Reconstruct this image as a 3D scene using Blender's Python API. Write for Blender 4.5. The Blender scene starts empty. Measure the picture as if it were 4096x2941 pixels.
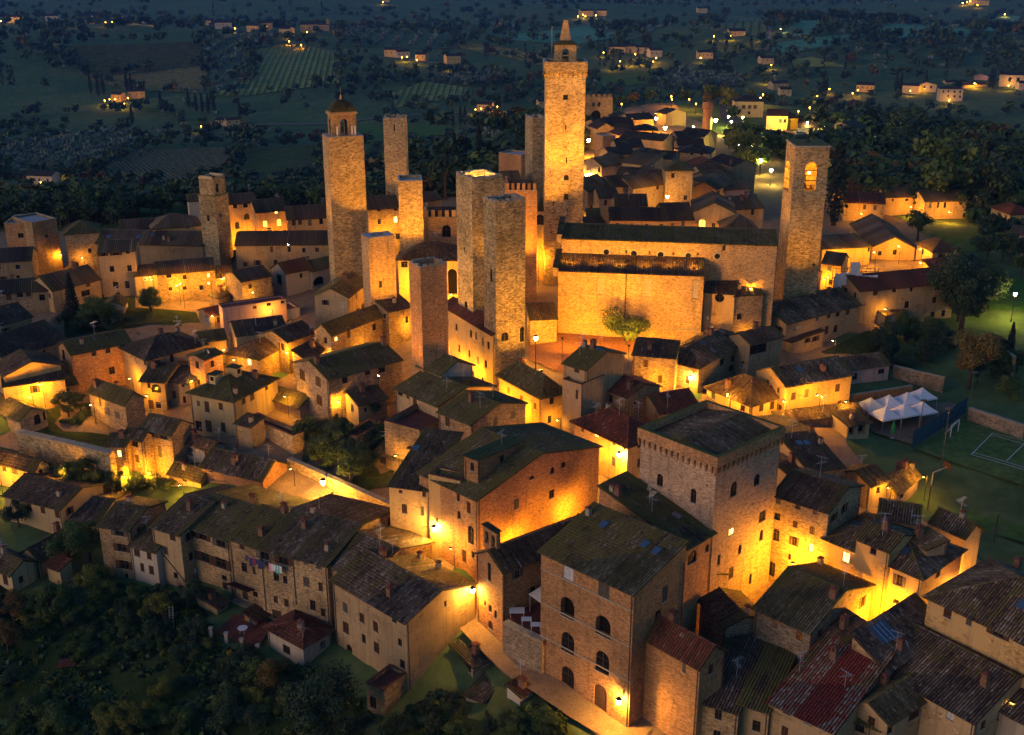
import bpy, bmesh, math, random
import numpy as np
from mathutils import Vector, Matrix
random.seed(7); RNG=np.random.default_rng(7)
S=bpy.context.scene; COL=S.collection
# ---------------------------------------------------------------- camera
cam=bpy.data.cameras.new('camera'); camo=bpy.data.objects.new('camera',cam); COL.objects.link(camo); S.camera=camo
camo.location=(0,0,68.0); camo.rotation_euler=(math.radians(90-20.3),0,0)
cam.sensor_fit='HORIZONTAL'; cam.sensor_width=36.0; cam.lens=36.0*4600/4096; cam.clip_start=1.0; cam.clip_end=30000
# ---------------------------------------------------------------- dusk sky, soft afterglow, exposure
SUN_AZ=math.radians(212); SUN_EL=math.radians(6)     # afterglow comes from behind the camera's left shoulder
w=bpy.data.worlds.new('World'); S.world=w; w.use_nodes=True
nt=w.node_tree; nt.nodes.clear()
sk=nt.nodes.new('ShaderNodeTexSky'); sk.sky_type='NISHITA'; sk.sun_disc=False
sk.sun_elevation=math.radians(2.0); sk.sun_rotation=math.radians(90)-SUN_AZ; sk.altitude=300; sk.air_density=1.2; sk.dust_density=0.6; sk.ozone_density=3.8
bg=nt.nodes.new('ShaderNodeBackground'); bg.inputs['Strength'].default_value=0.10
wo=nt.nodes.new('ShaderNodeOutputWorld'); nt.links.new(sk.outputs[0],bg.inputs[0]); nt.links.new(bg.outputs[0],wo.inputs[0])
sl=bpy.data.lights.new('sun','SUN'); sl.energy=0.46; sl.angle=math.radians(50); sl.color=(1,.60,.36)
so=bpy.data.objects.new('sun',sl); COL.objects.link(so)
_d=Vector((math.cos(SUN_AZ)*math.cos(SUN_EL),math.sin(SUN_AZ)*math.cos(SUN_EL),math.sin(SUN_EL)))
so.rotation_euler=_d.to_track_quat('Z','Y').to_euler(); so.location=(-150,-60,120)
S.view_settings.view_transform='Standard'; S.view_settings.look='None'; S.view_settings.exposure=2.3; S.view_settings.gamma=1.0
S.view_settings.use_curve_mapping=False
S.render.engine='CYCLES'; S.cycles.use_denoising=True; S.cycles.max_bounces=4; S.cycles.diffuse_bounces=2; S.cycles.glossy_bounces=1; S.cycles.transmission_bounces=2; S.cycles.volume_bounces=0; S.cycles.transparent_max_bounces=6
S.cycles.sample_clamp_indirect=4.0; S.cycles.use_adaptive_sampling=True
SODIUM=(1.0,.40,.012); WARM=(1.0,.62,.16)
# ---------------------------------------------------------------- materials
MATS={}
def newmat(n):
    m=bpy.data.materials.new(n); m.use_nodes=True; t=m.node_tree; t.nodes.clear()
    o=t.nodes.new('ShaderNodeOutputMaterial'); b=t.nodes.new('ShaderNodeBsdfPrincipled'); t.links.new(b.outputs[0],o.inputs[0])
    b.inputs['Roughness'].default_value=.9; b.inputs['Specular IOR Level'].default_value=.2
    MATS[n]=m
    return m,t,b
def N(t,k,**p):
    n=t.nodes.new(k)
    for a,v in p.items(): setattr(n,a,v)
    return n
def ramp(t,fac,stops,interp='LINEAR'):
    r=t.nodes.new('ShaderNodeValToRGB'); r.color_ramp.interpolation=interp
    e=r.color_ramp.elements
    while len(e)<len(stops): e.new(.5)
    for i,(p,c) in enumerate(stops): e[i].position=p; e[i].color=(*c,1)
    if fac is not None: t.links.new(fac,r.inputs[0])
    return r
def mixc(t,fac,a,b,mode='MIX'):
    m=t.nodes.new('ShaderNodeMix'); m.data_type='RGBA'; m.blend_type=mode
    for s,v in ((0,fac),(6,a),(7,b)):
        if isinstance(v,(int,float)): m.inputs[s].default_value=v
        elif isinstance(v,tuple): m.inputs[s].default_value=(*v,1)
        else: t.links.new(v,m.inputs[s])
    return m.outputs[2]
def noise(t,vec,scale,detail=4,rough=.6):
    n=t.nodes.new('ShaderNodeTexNoise'); n.inputs['Scale'].default_value=scale; n.inputs['Detail'].default_value=detail; n.inputs['Roughness'].default_value=rough
    if vec is not None: t.links.new(vec,n.inputs['Vector'])
    return n
def objrand(t):
    return t.nodes.new('ShaderNodeObjectInfo').outputs['Random']
def shifted(t,vec):
    """uv shifted by the object's own random so no two walls repeat"""
    a=N(t,'ShaderNodeVectorMath',operation='ADD'); m=N(t,'ShaderNodeMath',operation='MULTIPLY'); t.links.new(objrand(t),m.inputs[0]); m.inputs[1].default_value=53.0
    t.links.new(vec,a.inputs[0]); t.links.new(m.outputs[0],a.inputs[1]); return a.outputs[0]
def wallmat(n,c1,c2,mortar,bw,bh,stain=(.05,.04,.025),stainamt=.55,plaster=0.0,bump=.35):
    sat=lambda c:(lambda m_:tuple(max(.012,m_+(x-m_)*1.5) for x in c))(sum(c)/3)
    c1,c2,mortar=sat(c1),sat(c2),sat(mortar)
    """coursed stone or brick, optionally under a broken plaster skin; weathering is fixed to the wall"""
    m,t,b=newmat(n)
    uv=N(t,'ShaderNodeUVMap',uv_map='UV').outputs[0]; v=shifted(t,uv)
    wob=noise(t,v,1.1,3); add=N(t,'ShaderNodeVectorMath',operation='MULTIPLY_ADD'); t.links.new(wob.outputs['Color'],add.inputs[0]); add.inputs[1].default_value=(bh*.5,bh*.5,0); t.links.new(v,add.inputs[2])
    br=N(t,'ShaderNodeTexBrick'); t.links.new(add.outputs[0],br.inputs['Vector'])
    br.offset=.5; br.squash=1.0
    br.inputs['Color1'].default_value=(*c1,1); br.inputs['Color2'].default_value=(*c2,1); br.inputs['Mortar'].default_value=(*mortar,1)
    br.inputs['Scale'].default_value=1; br.inputs['Brick Width'].default_value=bw; br.inputs['Row Height'].default_value=bh; br.inputs['Mortar Size'].default_value=bh*.07; br.inputs['Mortar Smooth'].default_value=.3; br.inputs['Bias'].default_value=0
    vo=N(t,'ShaderNodeTexVoronoi'); vo.inputs['Scale'].default_value=1.0
    mp=N(t,'ShaderNodeMapping'); mp.inputs['Scale'].default_value=(1/bw,1/bh,1); t.links.new(add.outputs[0],mp.inputs[0]); t.links.new(mp.outputs[0],vo.inputs['Vector'])
    g=N(t,'ShaderNodeSeparateColor'); t.links.new(vo.outputs['Color'],g.inputs[0])
    var=ramp(t,g.outputs[0],[(0,(.42,.40,.38)),(.5,(1,1,1)),(1,(1.45,1.4,1.3))])
    c=mixc(t,.8,br.outputs['Color'],var.outputs[0],'MULTIPLY')
    big=noise(t,v,.16,5,.65)
    if plaster>0:
        pn=noise(t,v,.42,6,.7); pr=ramp(t,pn.outputs[0],[(plaster-.06,(1,1,1)),(plaster+.05,(0,0,0))])
        pc=ramp(t,big.outputs[0],[(.25,tuple(x*.72 for x in c2)),(.6,c2),(.85,tuple(min(1,x*1.15) for x in c2))])
        c=mixc(t,pr.outputs[0],c,pc.outputs[0])
    st=ramp(t,big.outputs[0],[(.42,(0,0,0)),(.68,(1,1,1))])
    mu=N(t,'ShaderNodeMath',operation='MULTIPLY'); t.links.new(st.outputs[0],mu.inputs[0]); mu.inputs[1].default_value=stainamt
    c=mixc(t,mu.outputs[0],c,stain)
    # vertical run-off streaks
    ms=N(t,'ShaderNodeMapping'); ms.inputs['Scale'].default_value=(1.3,.09,1); t.links.new(v,ms.inputs[0]); sn=noise(t,ms.outputs[0],1.0,4,.7)
    sr=ramp(t,sn.outputs[0],[(.52,(0,0,0)),(.75,(1,1,1))]); mu2=N(t,'ShaderNodeMath',operation='MULTIPLY'); t.links.new(sr.outputs[0],mu2.inputs[0]); mu2.inputs[1].default_value=.5
    c=mixc(t,mu2.outputs[0],c,(.06,.052,.03))
    hv=N(t,'ShaderNodeHueSaturation'); vr=N(t,'ShaderNodeMapRange'); t.links.new(objrand(t),vr.inputs[0]); vr.inputs[3].default_value=.78; vr.inputs[4].default_value=1.12; t.links.new(vr.outputs[0],hv.inputs['Value']); t.links.new(c,hv.inputs['Color'])
    t.links.new(hv.outputs[0],b.inputs['Base Color'])
    bp=N(t,'ShaderNodeBump'); bp.inputs['Strength'].default_value=bump; bp.inputs['Distance'].default_value=.05
    hm=N(t,'ShaderNodeMath',operation='MULTIPLY_ADD'); t.links.new(g.outputs[1],hm.inputs[0]); hm.inputs[1].default_value=.6; t.links.new(br.outputs['Fac'],hm.inputs[2])
    inv=N(t,'ShaderNodeMath',operation='SUBTRACT'); inv.inputs[0].default_value=1; t.links.new(br.outputs['Fac'],inv.inputs[1])
    ad=N(t,'ShaderNodeMath',operation='MULTIPLY_ADD'); t.links.new(g.outputs[1],ad.inputs[0]); ad.inputs[1].default_value=.7; t.links.new(inv.outputs[0],ad.inputs[2])
    t.links.new(ad.outputs[0],bp.inputs['Height']); t.links.new(bp.outputs[0],b.inputs['Normal'])
    return m
wallmat('st',(.33,.245,.16),(.43,.34,.235),(.20,.15,.10),.34,.14)
wallmat('sg',(.26,.21,.16),(.35,.29,.23),(.16,.13,.10),.34,.15)
wallmat('br',(.34,.20,.12),(.44,.28,.18),(.33,.25,.18),.28,.085,stainamt=.4,bump=.2)
wallmat('tw',(.40,.31,.20),(.56,.46,.32),(.20,.15,.09),.5,.24,stain=(.12,.085,.035),stainamt=.5,bump=.5)
wallmat('tg',(.34,.28,.19),(.55,.47,.34),(.14,.11,.06),.46,.24,stain=(.10,.085,.03),stainamt=.65,bump=.6)
wallmat('tb',(.40,.29,.18),(.50,.38,.26),(.34,.26,.18),.3,.11,stainamt=.35,bump=.25)
wallmat('ta',(.32,.235,.15),(.43,.335,.23),(.30,.24,.17),.4,.19,stainamt=.5,plaster=.56)
wallmat('cr',(.34,.26,.17),(.47,.38,.25),(.3,.25,.18),.4,.19,stainamt=.28,plaster=.85,bump=.1)
wallmat('wh',(.36,.30,.23),(.50,.45,.38),(.35,.3,.25),.4,.19,stain=(.16,.14,.11),stainamt=.35,plaster=.82,bump=.1)
wallmat('oc',(.40,.28,.16),(.54,.40,.24),(.34,.25,.16),.4,.17,stain=(.22,.13,.05),stainamt=.35,plaster=.55,bump=.2)  # plaster of lamplit fronts, amber of the lamplight mixed into its colour
wallmat('pk',(.36,.24,.2),(.52,.38,.34),(.3,.22,.2),.4,.19,stainamt=.35,plaster=.8,bump=.1)
wallmat('kp',(.44,.33,.25),(.55,.43,.34),(.36,.27,.2),.3,.09,stain=(.2,.14,.1),stainamt=.35,bump=.25)
wallmat('ye',(.5,.42,.2),(.72,.64,.42),(.4,.35,.2),.4,.19,stainamt=.1,plaster=.95,bump=.05)
wallmat('yb',(.6,.45,.08),(.75,.6,.1),(.4,.35,.1),.4,.19,stainamt=.1,plaster=.95,bump=.05)
def roofmat(n,stops,moss,mosscol=(.070,.060,.012)):
    """fired clay tiles: every tile carries its own tint; lichen and moss grow in patches"""
    m,t,b=newmat(n)
    at=N(t,'ShaderNodeAttribute',attribute_name='tint'); tc=N(t,'ShaderNodeTexCoord')
    am=N(t,'ShaderNodeAttribute',attribute_name='moss')
    fine=noise(t,tc.outputs['Object'],5.0,3,.7)
    f=N(t,'ShaderNodeMath',operation='MULTIPLY_ADD'); t.links.new(fine.outputs[0],f.inputs[0]); f.inputs[1].default_value=.5; t.links.new(at.outputs['Fac'],f.inputs[2])
    f2=N(t,'ShaderNodeMath',operation='SUBTRACT'); t.links.new(f.outputs[0],f2.inputs[0]); f2.inputs[1].default_value=.25
    c=ramp(t,f2.outputs[0],stops).outputs[0]
    pn=noise(t,tc.outputs['Object'],.55,5,.65)
    ms=N(t,'ShaderNodeMath',operation='ADD'); t.links.new(pn.outputs[0],ms.inputs[0]); t.links.new(am.outputs['Fac'],ms.inputs[1])
    mr=ramp(t,ms.outputs[0],[(1-moss-.08,(0,0,0)),(1-moss+.12,(1,1,1))])
    mm=N(t,'ShaderNodeMath',operation='MULTIPLY'); t.links.new(mr.outputs[0],mm.inputs[0]); mm.inputs[1].default_value=.85
    c=mixc(t,mm.outputs[0],c,mosscol)
    t.links.new(c,b.inputs['Base Color']); b.inputs['Roughness'].default_value=.8; b.inputs['Specular IOR Level'].default_value=.3
    return m
roofmat('rg',[(0,(.013,.009,.007)),(.25,(.042,.027,.018)),(.5,(.105,.068,.044)),(.75,(.175,.135,.10)),(1,(.26,.225,.18))],.40,(.085,.072,.013))
roofmat('rm',[(0,(.013,.010,.006)),(.25,(.042,.029,.014)),(.5,(.09,.064,.033)),(.75,(.15,.12,.075)),(1,(.22,.19,.14))],.52,(.09,.08,.013))
roofmat('rd',[(0,(.013,.009,.007)),(.3,(.045,.026,.017)),(.6,(.10,.058,.037)),(.85,(.14,.095,.07)),(1,(.22,.19,.155))],.36,(.08,.066,.013))
roofmat('rr',[(0,(.025,.009,.006)),(.35,(.085,.026,.014)),(.65,(.145,.04,.021)),(.9,(.18,.07,.042)),(1,(.23,.165,.125))],.27)
roofmat('rs',[(0,(.03,.008,.006)),(.3,(.14,.02,.012)),(.55,(.19,.03,.017)),(.75,(.18,.12,.08)),(1,(.30,.26,.21))],.30)
roofmat('rk',[(0,(.011,.009,.008)),(.4,(.034,.026,.021)),(.7,(.07,.054,.043)),(1,(.15,.13,.11))],.30)
def flat(n,c,rough=.7,spec=.3,metal=0,var=.25,scale=3.0,em=None,es=0):
    m,t,b=newmat(n)
    if var>0:
        tc=N(t,'ShaderNodeTexCoord'); nn=noise(t,tc.outputs['Object'],scale,4); r=ramp(t,nn.outputs[0],[(.3,tuple(x*(1-var) for x in c)),(.7,tuple(min(1,x*(1+var)) for x in c))]); t.links.new(r.outputs[0],b.inputs['Base Color'])
    else: b.inputs['Base Color'].default_value=(*c,1)
    b.inputs['Roughness'].default_value=rough; b.inputs['Specular IOR Level'].default_value=spec; b.inputs['Metallic'].default_value=metal
    if em: b.inputs['Emission Color'].default_value=(*em,1); b.inputs['Emission Strength'].default_value=es
    return m
flat('glass',(.012,.012,.014),.12,.5,var=0); flat('interior_shade',(.01,.009,.008),.9,.05,var=0); flat('curtain',(.42,.42,.46),.8); flat('litpane',(.5,.35,.15),.4,var=0,em=(1,.5,.08),es=2.2)  # interior tone: near-black backing, painted shade inside arches and putlog holes
flat('litdim',(.4,.28,.12),.4,var=0,em=(1,.5,.08),es=.55)
flat('wood',(.06,.032,.018),.7); flat('shutter_brown',(.07,.032,.016),.65); flat('shutter_grey',(.10,.085,.07),.7); flat('frame_white',(.5,.48,.44),.6); flat('sill',(.34,.29,.23),.8)
flat('metal',(.12,.12,.13),.45,.5,.6); flat('rust',(.10,.045,.02),.7); flat('steel',(.45,.46,.48),.4,.5,.5); flat('gutter',(.06,.05,.045),.5,.4,.3); flat('iron',(.02,.02,.02),.6)
flat('skyglass',(.05,.08,.13),.05,.9,var=0); flat('panel_blue',(.02,.03,.06),.12,.8); flat('white',(.62,.62,.64),.6,var=.1); flat('dish',(.55,.55,.57),.5,var=.1)
flat('moss',(.075,.075,.012),.95); flat('slab',(.30,.29,.31),.8,var=.3); flat('terracotta',(.12,.036,.022),.8,var=.35,scale=1.2); flat('brickflat',(.17,.09,.055),.85); flat('stone_trim',(.30,.25,.18),.85)
flat('bronze',(.10,.075,.03),.45,.5,.7); flat('bulb',(1,.8,.4),.4,var=0,em=(1,.66,.2),es=60); flat('bulb_pale',(1,.95,.5),.4,var=0,em=(1,.86,.3),es=50); flat('bulb_small',(1,.8,.4),.4,var=0,em=(1,.60,.12),es=26); flat('bulb_far',(1,.6,.2),.4,var=0,em=(1,.42,.05),es=7)
flat('lampblue',(1,1,1),.4,var=0,em=(.85,.9,1),es=14)
flat('bark',(.05,.035,.022),.95,scale=6); flat('cloth_white',(.6,.6,.63),.8,var=.12); flat('cloth_cream',(.62,.58,.48),.8,var=.12); flat('cloth_blue',(.03,.04,.10),.8); flat('cloth_teal',(.05,.35,.32),.8); flat('cloth_pink',(.55,.25,.33),.8); flat('cloth_purple',(.16,.03,.10),.8); flat('cloth_green',(.01,.17,.06),.7)
flat('netblue',(.015,.055,.09),.8); flat('plastic_white',(.6,.6,.62),.5,var=0); flat('tyre',(.015,.015,.015),.9,var=0); flat('carglass',(.01,.012,.016),.08,.8,var=0); flat('tail_red',(.3,.02,.01),.4,var=0,em=(1,.05,.02),es=2)
def foliage(n,stops,trans=.15):
    m,t,b=newmat(n)
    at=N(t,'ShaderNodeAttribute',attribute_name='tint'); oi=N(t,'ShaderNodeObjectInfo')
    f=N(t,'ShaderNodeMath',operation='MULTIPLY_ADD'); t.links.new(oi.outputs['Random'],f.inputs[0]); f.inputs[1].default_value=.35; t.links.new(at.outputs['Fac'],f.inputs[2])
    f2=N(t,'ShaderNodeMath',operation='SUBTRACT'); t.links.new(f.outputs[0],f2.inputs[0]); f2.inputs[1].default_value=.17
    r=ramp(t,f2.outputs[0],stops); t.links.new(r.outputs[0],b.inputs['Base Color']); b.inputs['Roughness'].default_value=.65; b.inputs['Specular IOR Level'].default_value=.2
    return m
foliage('leaf_dark',[(0,(.012,.022,.012)),(.5,(.032,.054,.022)),(1,(.065,.095,.036))])
foliage('leaf_green',[(0,(.02,.036,.008)),(.5,(.055,.085,.018)),(1,(.105,.14,.032))])
foliage('leaf_autumn',[(0,(.05,.028,.008)),(.4,(.12,.065,.015)),(.7,(.14,.10,.02)),(1,(.18,.14,.03))])
foliage('leaf_yellow',[(0,(.06,.06,.008)),(.5,(.13,.13,.018)),(1,(.2,.19,.03))])
foliage('leaf_olive',[(0,(.045,.065,.048)),(.5,(.11,.145,.105)),(1,(.19,.235,.18))])
foliage('leaf_cypress',[(0,(.006,.010,.007)),(.5,(.014,.022,.013)),(1,(.03,.042,.022))])
foliage('leaf_vine',[(0,(.05,.045,.014)),(.5,(.085,.08,.022)),(1,(.13,.115,.03))])
foliage('leaf_grass',[(0,(.03,.045,.01)),(.5,(.05,.075,.015)),(1,(.08,.11,.025))])
def fieldmat(n,c1,c2,c3,scale,rows=0,rowdir=0):
    m,t,b=newmat(n)
    tc=N(t,'ShaderNodeTexCoord'); v=tc.outputs['Object']
    a=noise(t,v,scale,6,.7); bb=noise(t,v,scale*9,4,.7)
    r=ramp(t,a.outputs[0],[(.3,c1),(.5,c2),(.72,c3)])
    r2=ramp(t,bb.outputs[0],[(.3,(.6,.6,.6)),(.7,(1.3,1.3,1.3))])
    c=mixc(t,1.0,r.outputs[0],r2.outputs[0],'MULTIPLY')
    t.links.new(c,b.inputs['Base Color']); b.inputs['Roughness'].default_value=1; b.inputs['Specular IOR Level'].default_value=.05
    return m
fieldmat('ground',(.050,.088,.036),(.078,.122,.046),(.12,.135,.05),.018)
fieldmat('garden',(.020,.030,.009),(.034,.052,.013),(.055,.055,.024),.12)
fieldmat('lawn',(.05,.10,.018),(.07,.135,.026),(.095,.13,.034),.08)
fieldmat('meadow',(.08,.20,.13),(.10,.25,.15),(.125,.25,.15),.012)
fieldmat('soil',(.11,.09,.05),(.14,.115,.062),(.17,.14,.08),.03)
fieldmat('vinefield',(.13,.15,.052),(.18,.19,.066),(.23,.20,.075),.02)
fieldmat('yellowfield',(.22,.23,.05),(.29,.28,.065),(.34,.29,.075),.015)
fieldmat('darkfield',(.05,.095,.045),(.075,.125,.06),(.10,.135,.066),.02)
fieldmat('asphalt',(.06,.06,.062),(.075,.075,.078),(.09,.09,.09),.3)
fieldmat('paving',(.17,.12,.075),(.22,.155,.10),(.27,.19,.12),.5)
fieldmat('brickpave',(.22,.10,.055),(.27,.125,.07),(.31,.15,.085),.3)
fieldmat('turf',(.07,.11,.03),(.09,.14,.04),(.13,.135,.07),.10)
fieldmat('gravelpath',(.16,.145,.12),(.20,.18,.15),(.24,.22,.19),.5)
M=MATS
# ---------------------------------------------------------------- helpers
def tag(o,label=None,cat=None,group=None,kind=None):
    for k,v in (('label',label),('category',cat),('group',group),('kind',kind)):
        if v: o[k]=v
    return o
def empty(name,loc,rz=0):
    o=bpy.data.objects.new(name,None); COL.objects.link(o); o.location=loc; o.rotation_euler=(0,0,rz); o.empty_display_size=.5; return o
class MB:
    def __init__(s): s.v=[]; s.f=[]; s.m=[]; s.uv=[]
    def quad(s,a,b,c,d,mi=0,uv=None):
        i=len(s.v); s.v+=[a,b,c,d]; s.f.append((i,i+1,i+2,i+3)); s.m.append(mi); s.uv.append(uv)
    def poly(s,pts,mi=0,uv=None):
        i=len(s.v); s.v+=list(pts); s.f.append(tuple(range(i,i+len(pts)))); s.m.append(mi); s.uv.append(uv)
    def box(s,x0,y0,z0,x1,y1,z1,mi=0):
        p=[(x0,y0,z0),(x1,y0,z0),(x1,y1,z0),(x0,y1,z0),(x0,y0,z1),(x1,y0,z1),(x1,y1,z1),(x0,y1,z1)]
        for f in ((0,3,2,1),(4,5,6,7),(0,1,5,4),(1,2,6,5),(2,3,7,6),(3,0,4,7)): s.quad(*[p[k] for k in f],mi)
    def obox(s,c,ax,ay,az,mi=0):
        """box from centre and three half-axis vectors"""
        c=Vector(c); ax=Vector(ax); ay=Vector(ay); az=Vector(az)
        p=[c+sx*ax+sy*ay+sz*az for sz in(-1,1) for (sx,sy) in((-1,-1),(1,-1),(1,1),(-1,1))]
        for f in ((0,3,2,1),(4,5,6,7),(0,1,5,4),(1,2,6,5),(2,3,7,6),(3,0,4,7)): s.quad(*[tuple(p[k]) for k in f],mi)
    def tube(s,a,b,r,n=6,mi=0,r2=None):
        a=Vector(a); b=Vector(b); d=(b-a).normalized(); u=d.orthogonal().normalized(); v=d.cross(u); r2=r if r2 is None else r2
        A=[a+u*math.cos(k*2*math.pi/n)*r+v*math.sin(k*2*math.pi/n)*r for k in range(n)]; B=[b+u*math.cos(k*2*math.pi/n)*r2+v*math.sin(k*2*math.pi/n)*r2 for k in range(n)]
        for k in range(n): s.quad(tuple(A[k]),tuple(A[(k+1)%n]),tuple(B[(k+1)%n]),tuple(B[k]),mi)
        s.poly([tuple(p) for p in reversed(A)],mi); s.poly([tuple(p) for p in B],mi)
    def lathe(s,c,prof,n=10,mi=0):
        c=Vector(c)
        for (r0,z0),(r1,z1) in zip(prof,prof[1:]):
            for k in range(n):
                a0,a1=k*2*math.pi/n,(k+1)*2*math.pi/n
                P=lambda r,z,a:(c.x+r*math.cos(a),c.y+r*math.sin(a),c.z+z)
                s.quad(P(r0,z0,a0),P(r0,z0,a1),P(r1,z1,a1),P(r1,z1,a0),mi)
    def build(s,name,mats,parent=None,smooth=False):
        me=bpy.data.meshes.new(name); me.from_pydata([tuple(v) for v in s.v],[],s.f)
        if isinstance(mats,str): mats=[mats]
        for q in mats: me.materials.append(M[q])
        me.polygons.foreach_set('material_index',s.m)
        if any(u is not None for u in s.uv):
            l=me.uv_layers.new(name='UV'); k=0
            arr=[]
            for f,u in zip(s.f,s.uv):
                if u is None: arr+= [0,0]*len(f)
                else:
                    for q in u: arr+=[q[0],q[1]]
            l.data.foreach_set('uv',arr)
        if smooth: me.polygons.foreach_set('use_smooth',[True]*len(s.f))
        me.update()
        return link(name,me,parent)
def link(name,me,parent=None):
    o=bpy.data.objects.new(name,me); COL.objects.link(o)
    if parent is not None: o.parent=parent
    return o
def npmesh(name,V,Fq,mats,parent=None,tint=None,moss=None,matidx=None):
    """V (n,3), Fq (m,4) quads (or (m,3))"""
    me=bpy.data.meshes.new(name); n=len(V); k=Fq.shape[1]
    me.vertices.add(n); me.vertices.foreach_set('co',np.ascontiguousarray(V,dtype=np.float32).ravel())
    me.loops.add(Fq.size); me.loops.foreach_set('vertex_index',np.ascontiguousarray(Fq,dtype=np.int32).ravel())
    me.polygons.add(len(Fq)); me.polygons.foreach_set('loop_start',np.arange(0,Fq.size,k,dtype=np.int32)); me.polygons.foreach_set('loop_total',np.full(len(Fq),k,dtype=np.int32))
    if isinstance(mats,str): mats=[mats]
    for q in mats: me.materials.append(M[q])
    if matidx is not None: me.polygons.foreach_set('material_index',np.asarray(matidx,dtype=np.int32))
    for nm,a in (('tint',tint),('moss',moss)):
        if a is not None:
            at=me.attributes.new(nm,'FLOAT','FACE'); at.data.foreach_set('value',np.asarray(a,dtype=np.float32))
    me.update(calc_edges=True)
    return link(name,me,parent) if name else me
# ---------------------------------------------------------------- measured layout (metres; camera stands over the origin)
HILLS=[(-150,1250,200,10),(330,1500,260,16),(620,1150,240,9),(-620,1350,260,12),(150,2300,350,24),(900,2400,420,34),(-700,2700,500,36),(560,860,160,7)]
CP=np.array([(9.7,201.7,0),(26.5,202.3,0),(4.4,189.1,-1),(26.5,182.9,-2),(3.2,110.7,-10),(12.5,103,-12),(-4.1,119.4,-8.5),(-7.4,131.1,-6.5),(-1.1,115.5,-9.6),(-12.3,113.9,-15),(-36.7,126.2,-16),(-54.5,120.8,-19),(-62.3,115.9,-22),(-4.1,110.7,-18),(-16.4,111.4,-18.5),(-68.6,137.9,-17),(-57.6,142.7,-16),(-47.9,138.6,-15.5),(-32.8,132.2,-15.3),(-22.8,126.2,-15),(-76.4,152.3,-15),(-66.3,150,-14.5),(-61.2,150.2,-15),(-43,113.3,-20),(-31.9,112,-19),(18.6,103.6,-13),(28.4,103.6,-13),(39.4,102.3,-12),(55.7,104.3,-11),(32.3,126.6,-7),(50.3,122.7,-8.5),(64.8,140,-9),(28.5,111.4,-11),(74.2,171.2,-8),(85.8,177.4,-8),(76.9,159.8,-8),(68.3,168.2,-8),(66.9,150.4,-11),(72.6,148.1,-11),(63.1,175.1,-7),(77.7,184.2,-7.5),(15.2,148,-5),(4.8,171.8,-3.5),(-71.3,163.8,-12.5),(-56.7,162.8,-12),(-82.3,166.8,-14),(-79.1,166.6,-12.8),(-74.2,168,-5),(-68,163.8,-5.5),(-43.5,165.6,-4.5),(-35,162.1,-7),(-28.6,157.7,-9),(-82.5,213.5,-3),(-91.2,225.7,-2.5),(-74.9,228.3,-2),(-84.5,178.5,-3),(-43.2,185.7,-2.5),(-28.9,169.2,-4.5),(-23,174.3,-4),(-23.7,159.9,-5.5),(-11.8,219.7,0),(-22.5,224.9,0),(-86.6,231.6,-2),(-108.5,278.4,-3),(-30.1,269.5,0),(7.2,269.5,0),(39.5,216,-1),(69.3,217.3,-3),(86.7,218.4,-4),(78.4,215,-6),(70.3,198.5,-6.5),(103.4,226.3,-3),(97.9,219.5,-5),(44.7,172.9,-5),(60.4,191.9,-6),(22.3,325.5,0),(32.8,460.4,-4),(102.2,507.1,-10),(105.5,570.5,-11),(118.7,498.7,-10),(137.8,496.9,-11),(101.8,314.8,-2),(117.2,311.1,-2),(153.7,484.2,-14),(120.9,288.4,-2),(66.1,495,-6),(57.4,395.8,-2),(87.4,255.6,-1),(99.8,256.2,-1.5)],float)
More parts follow.
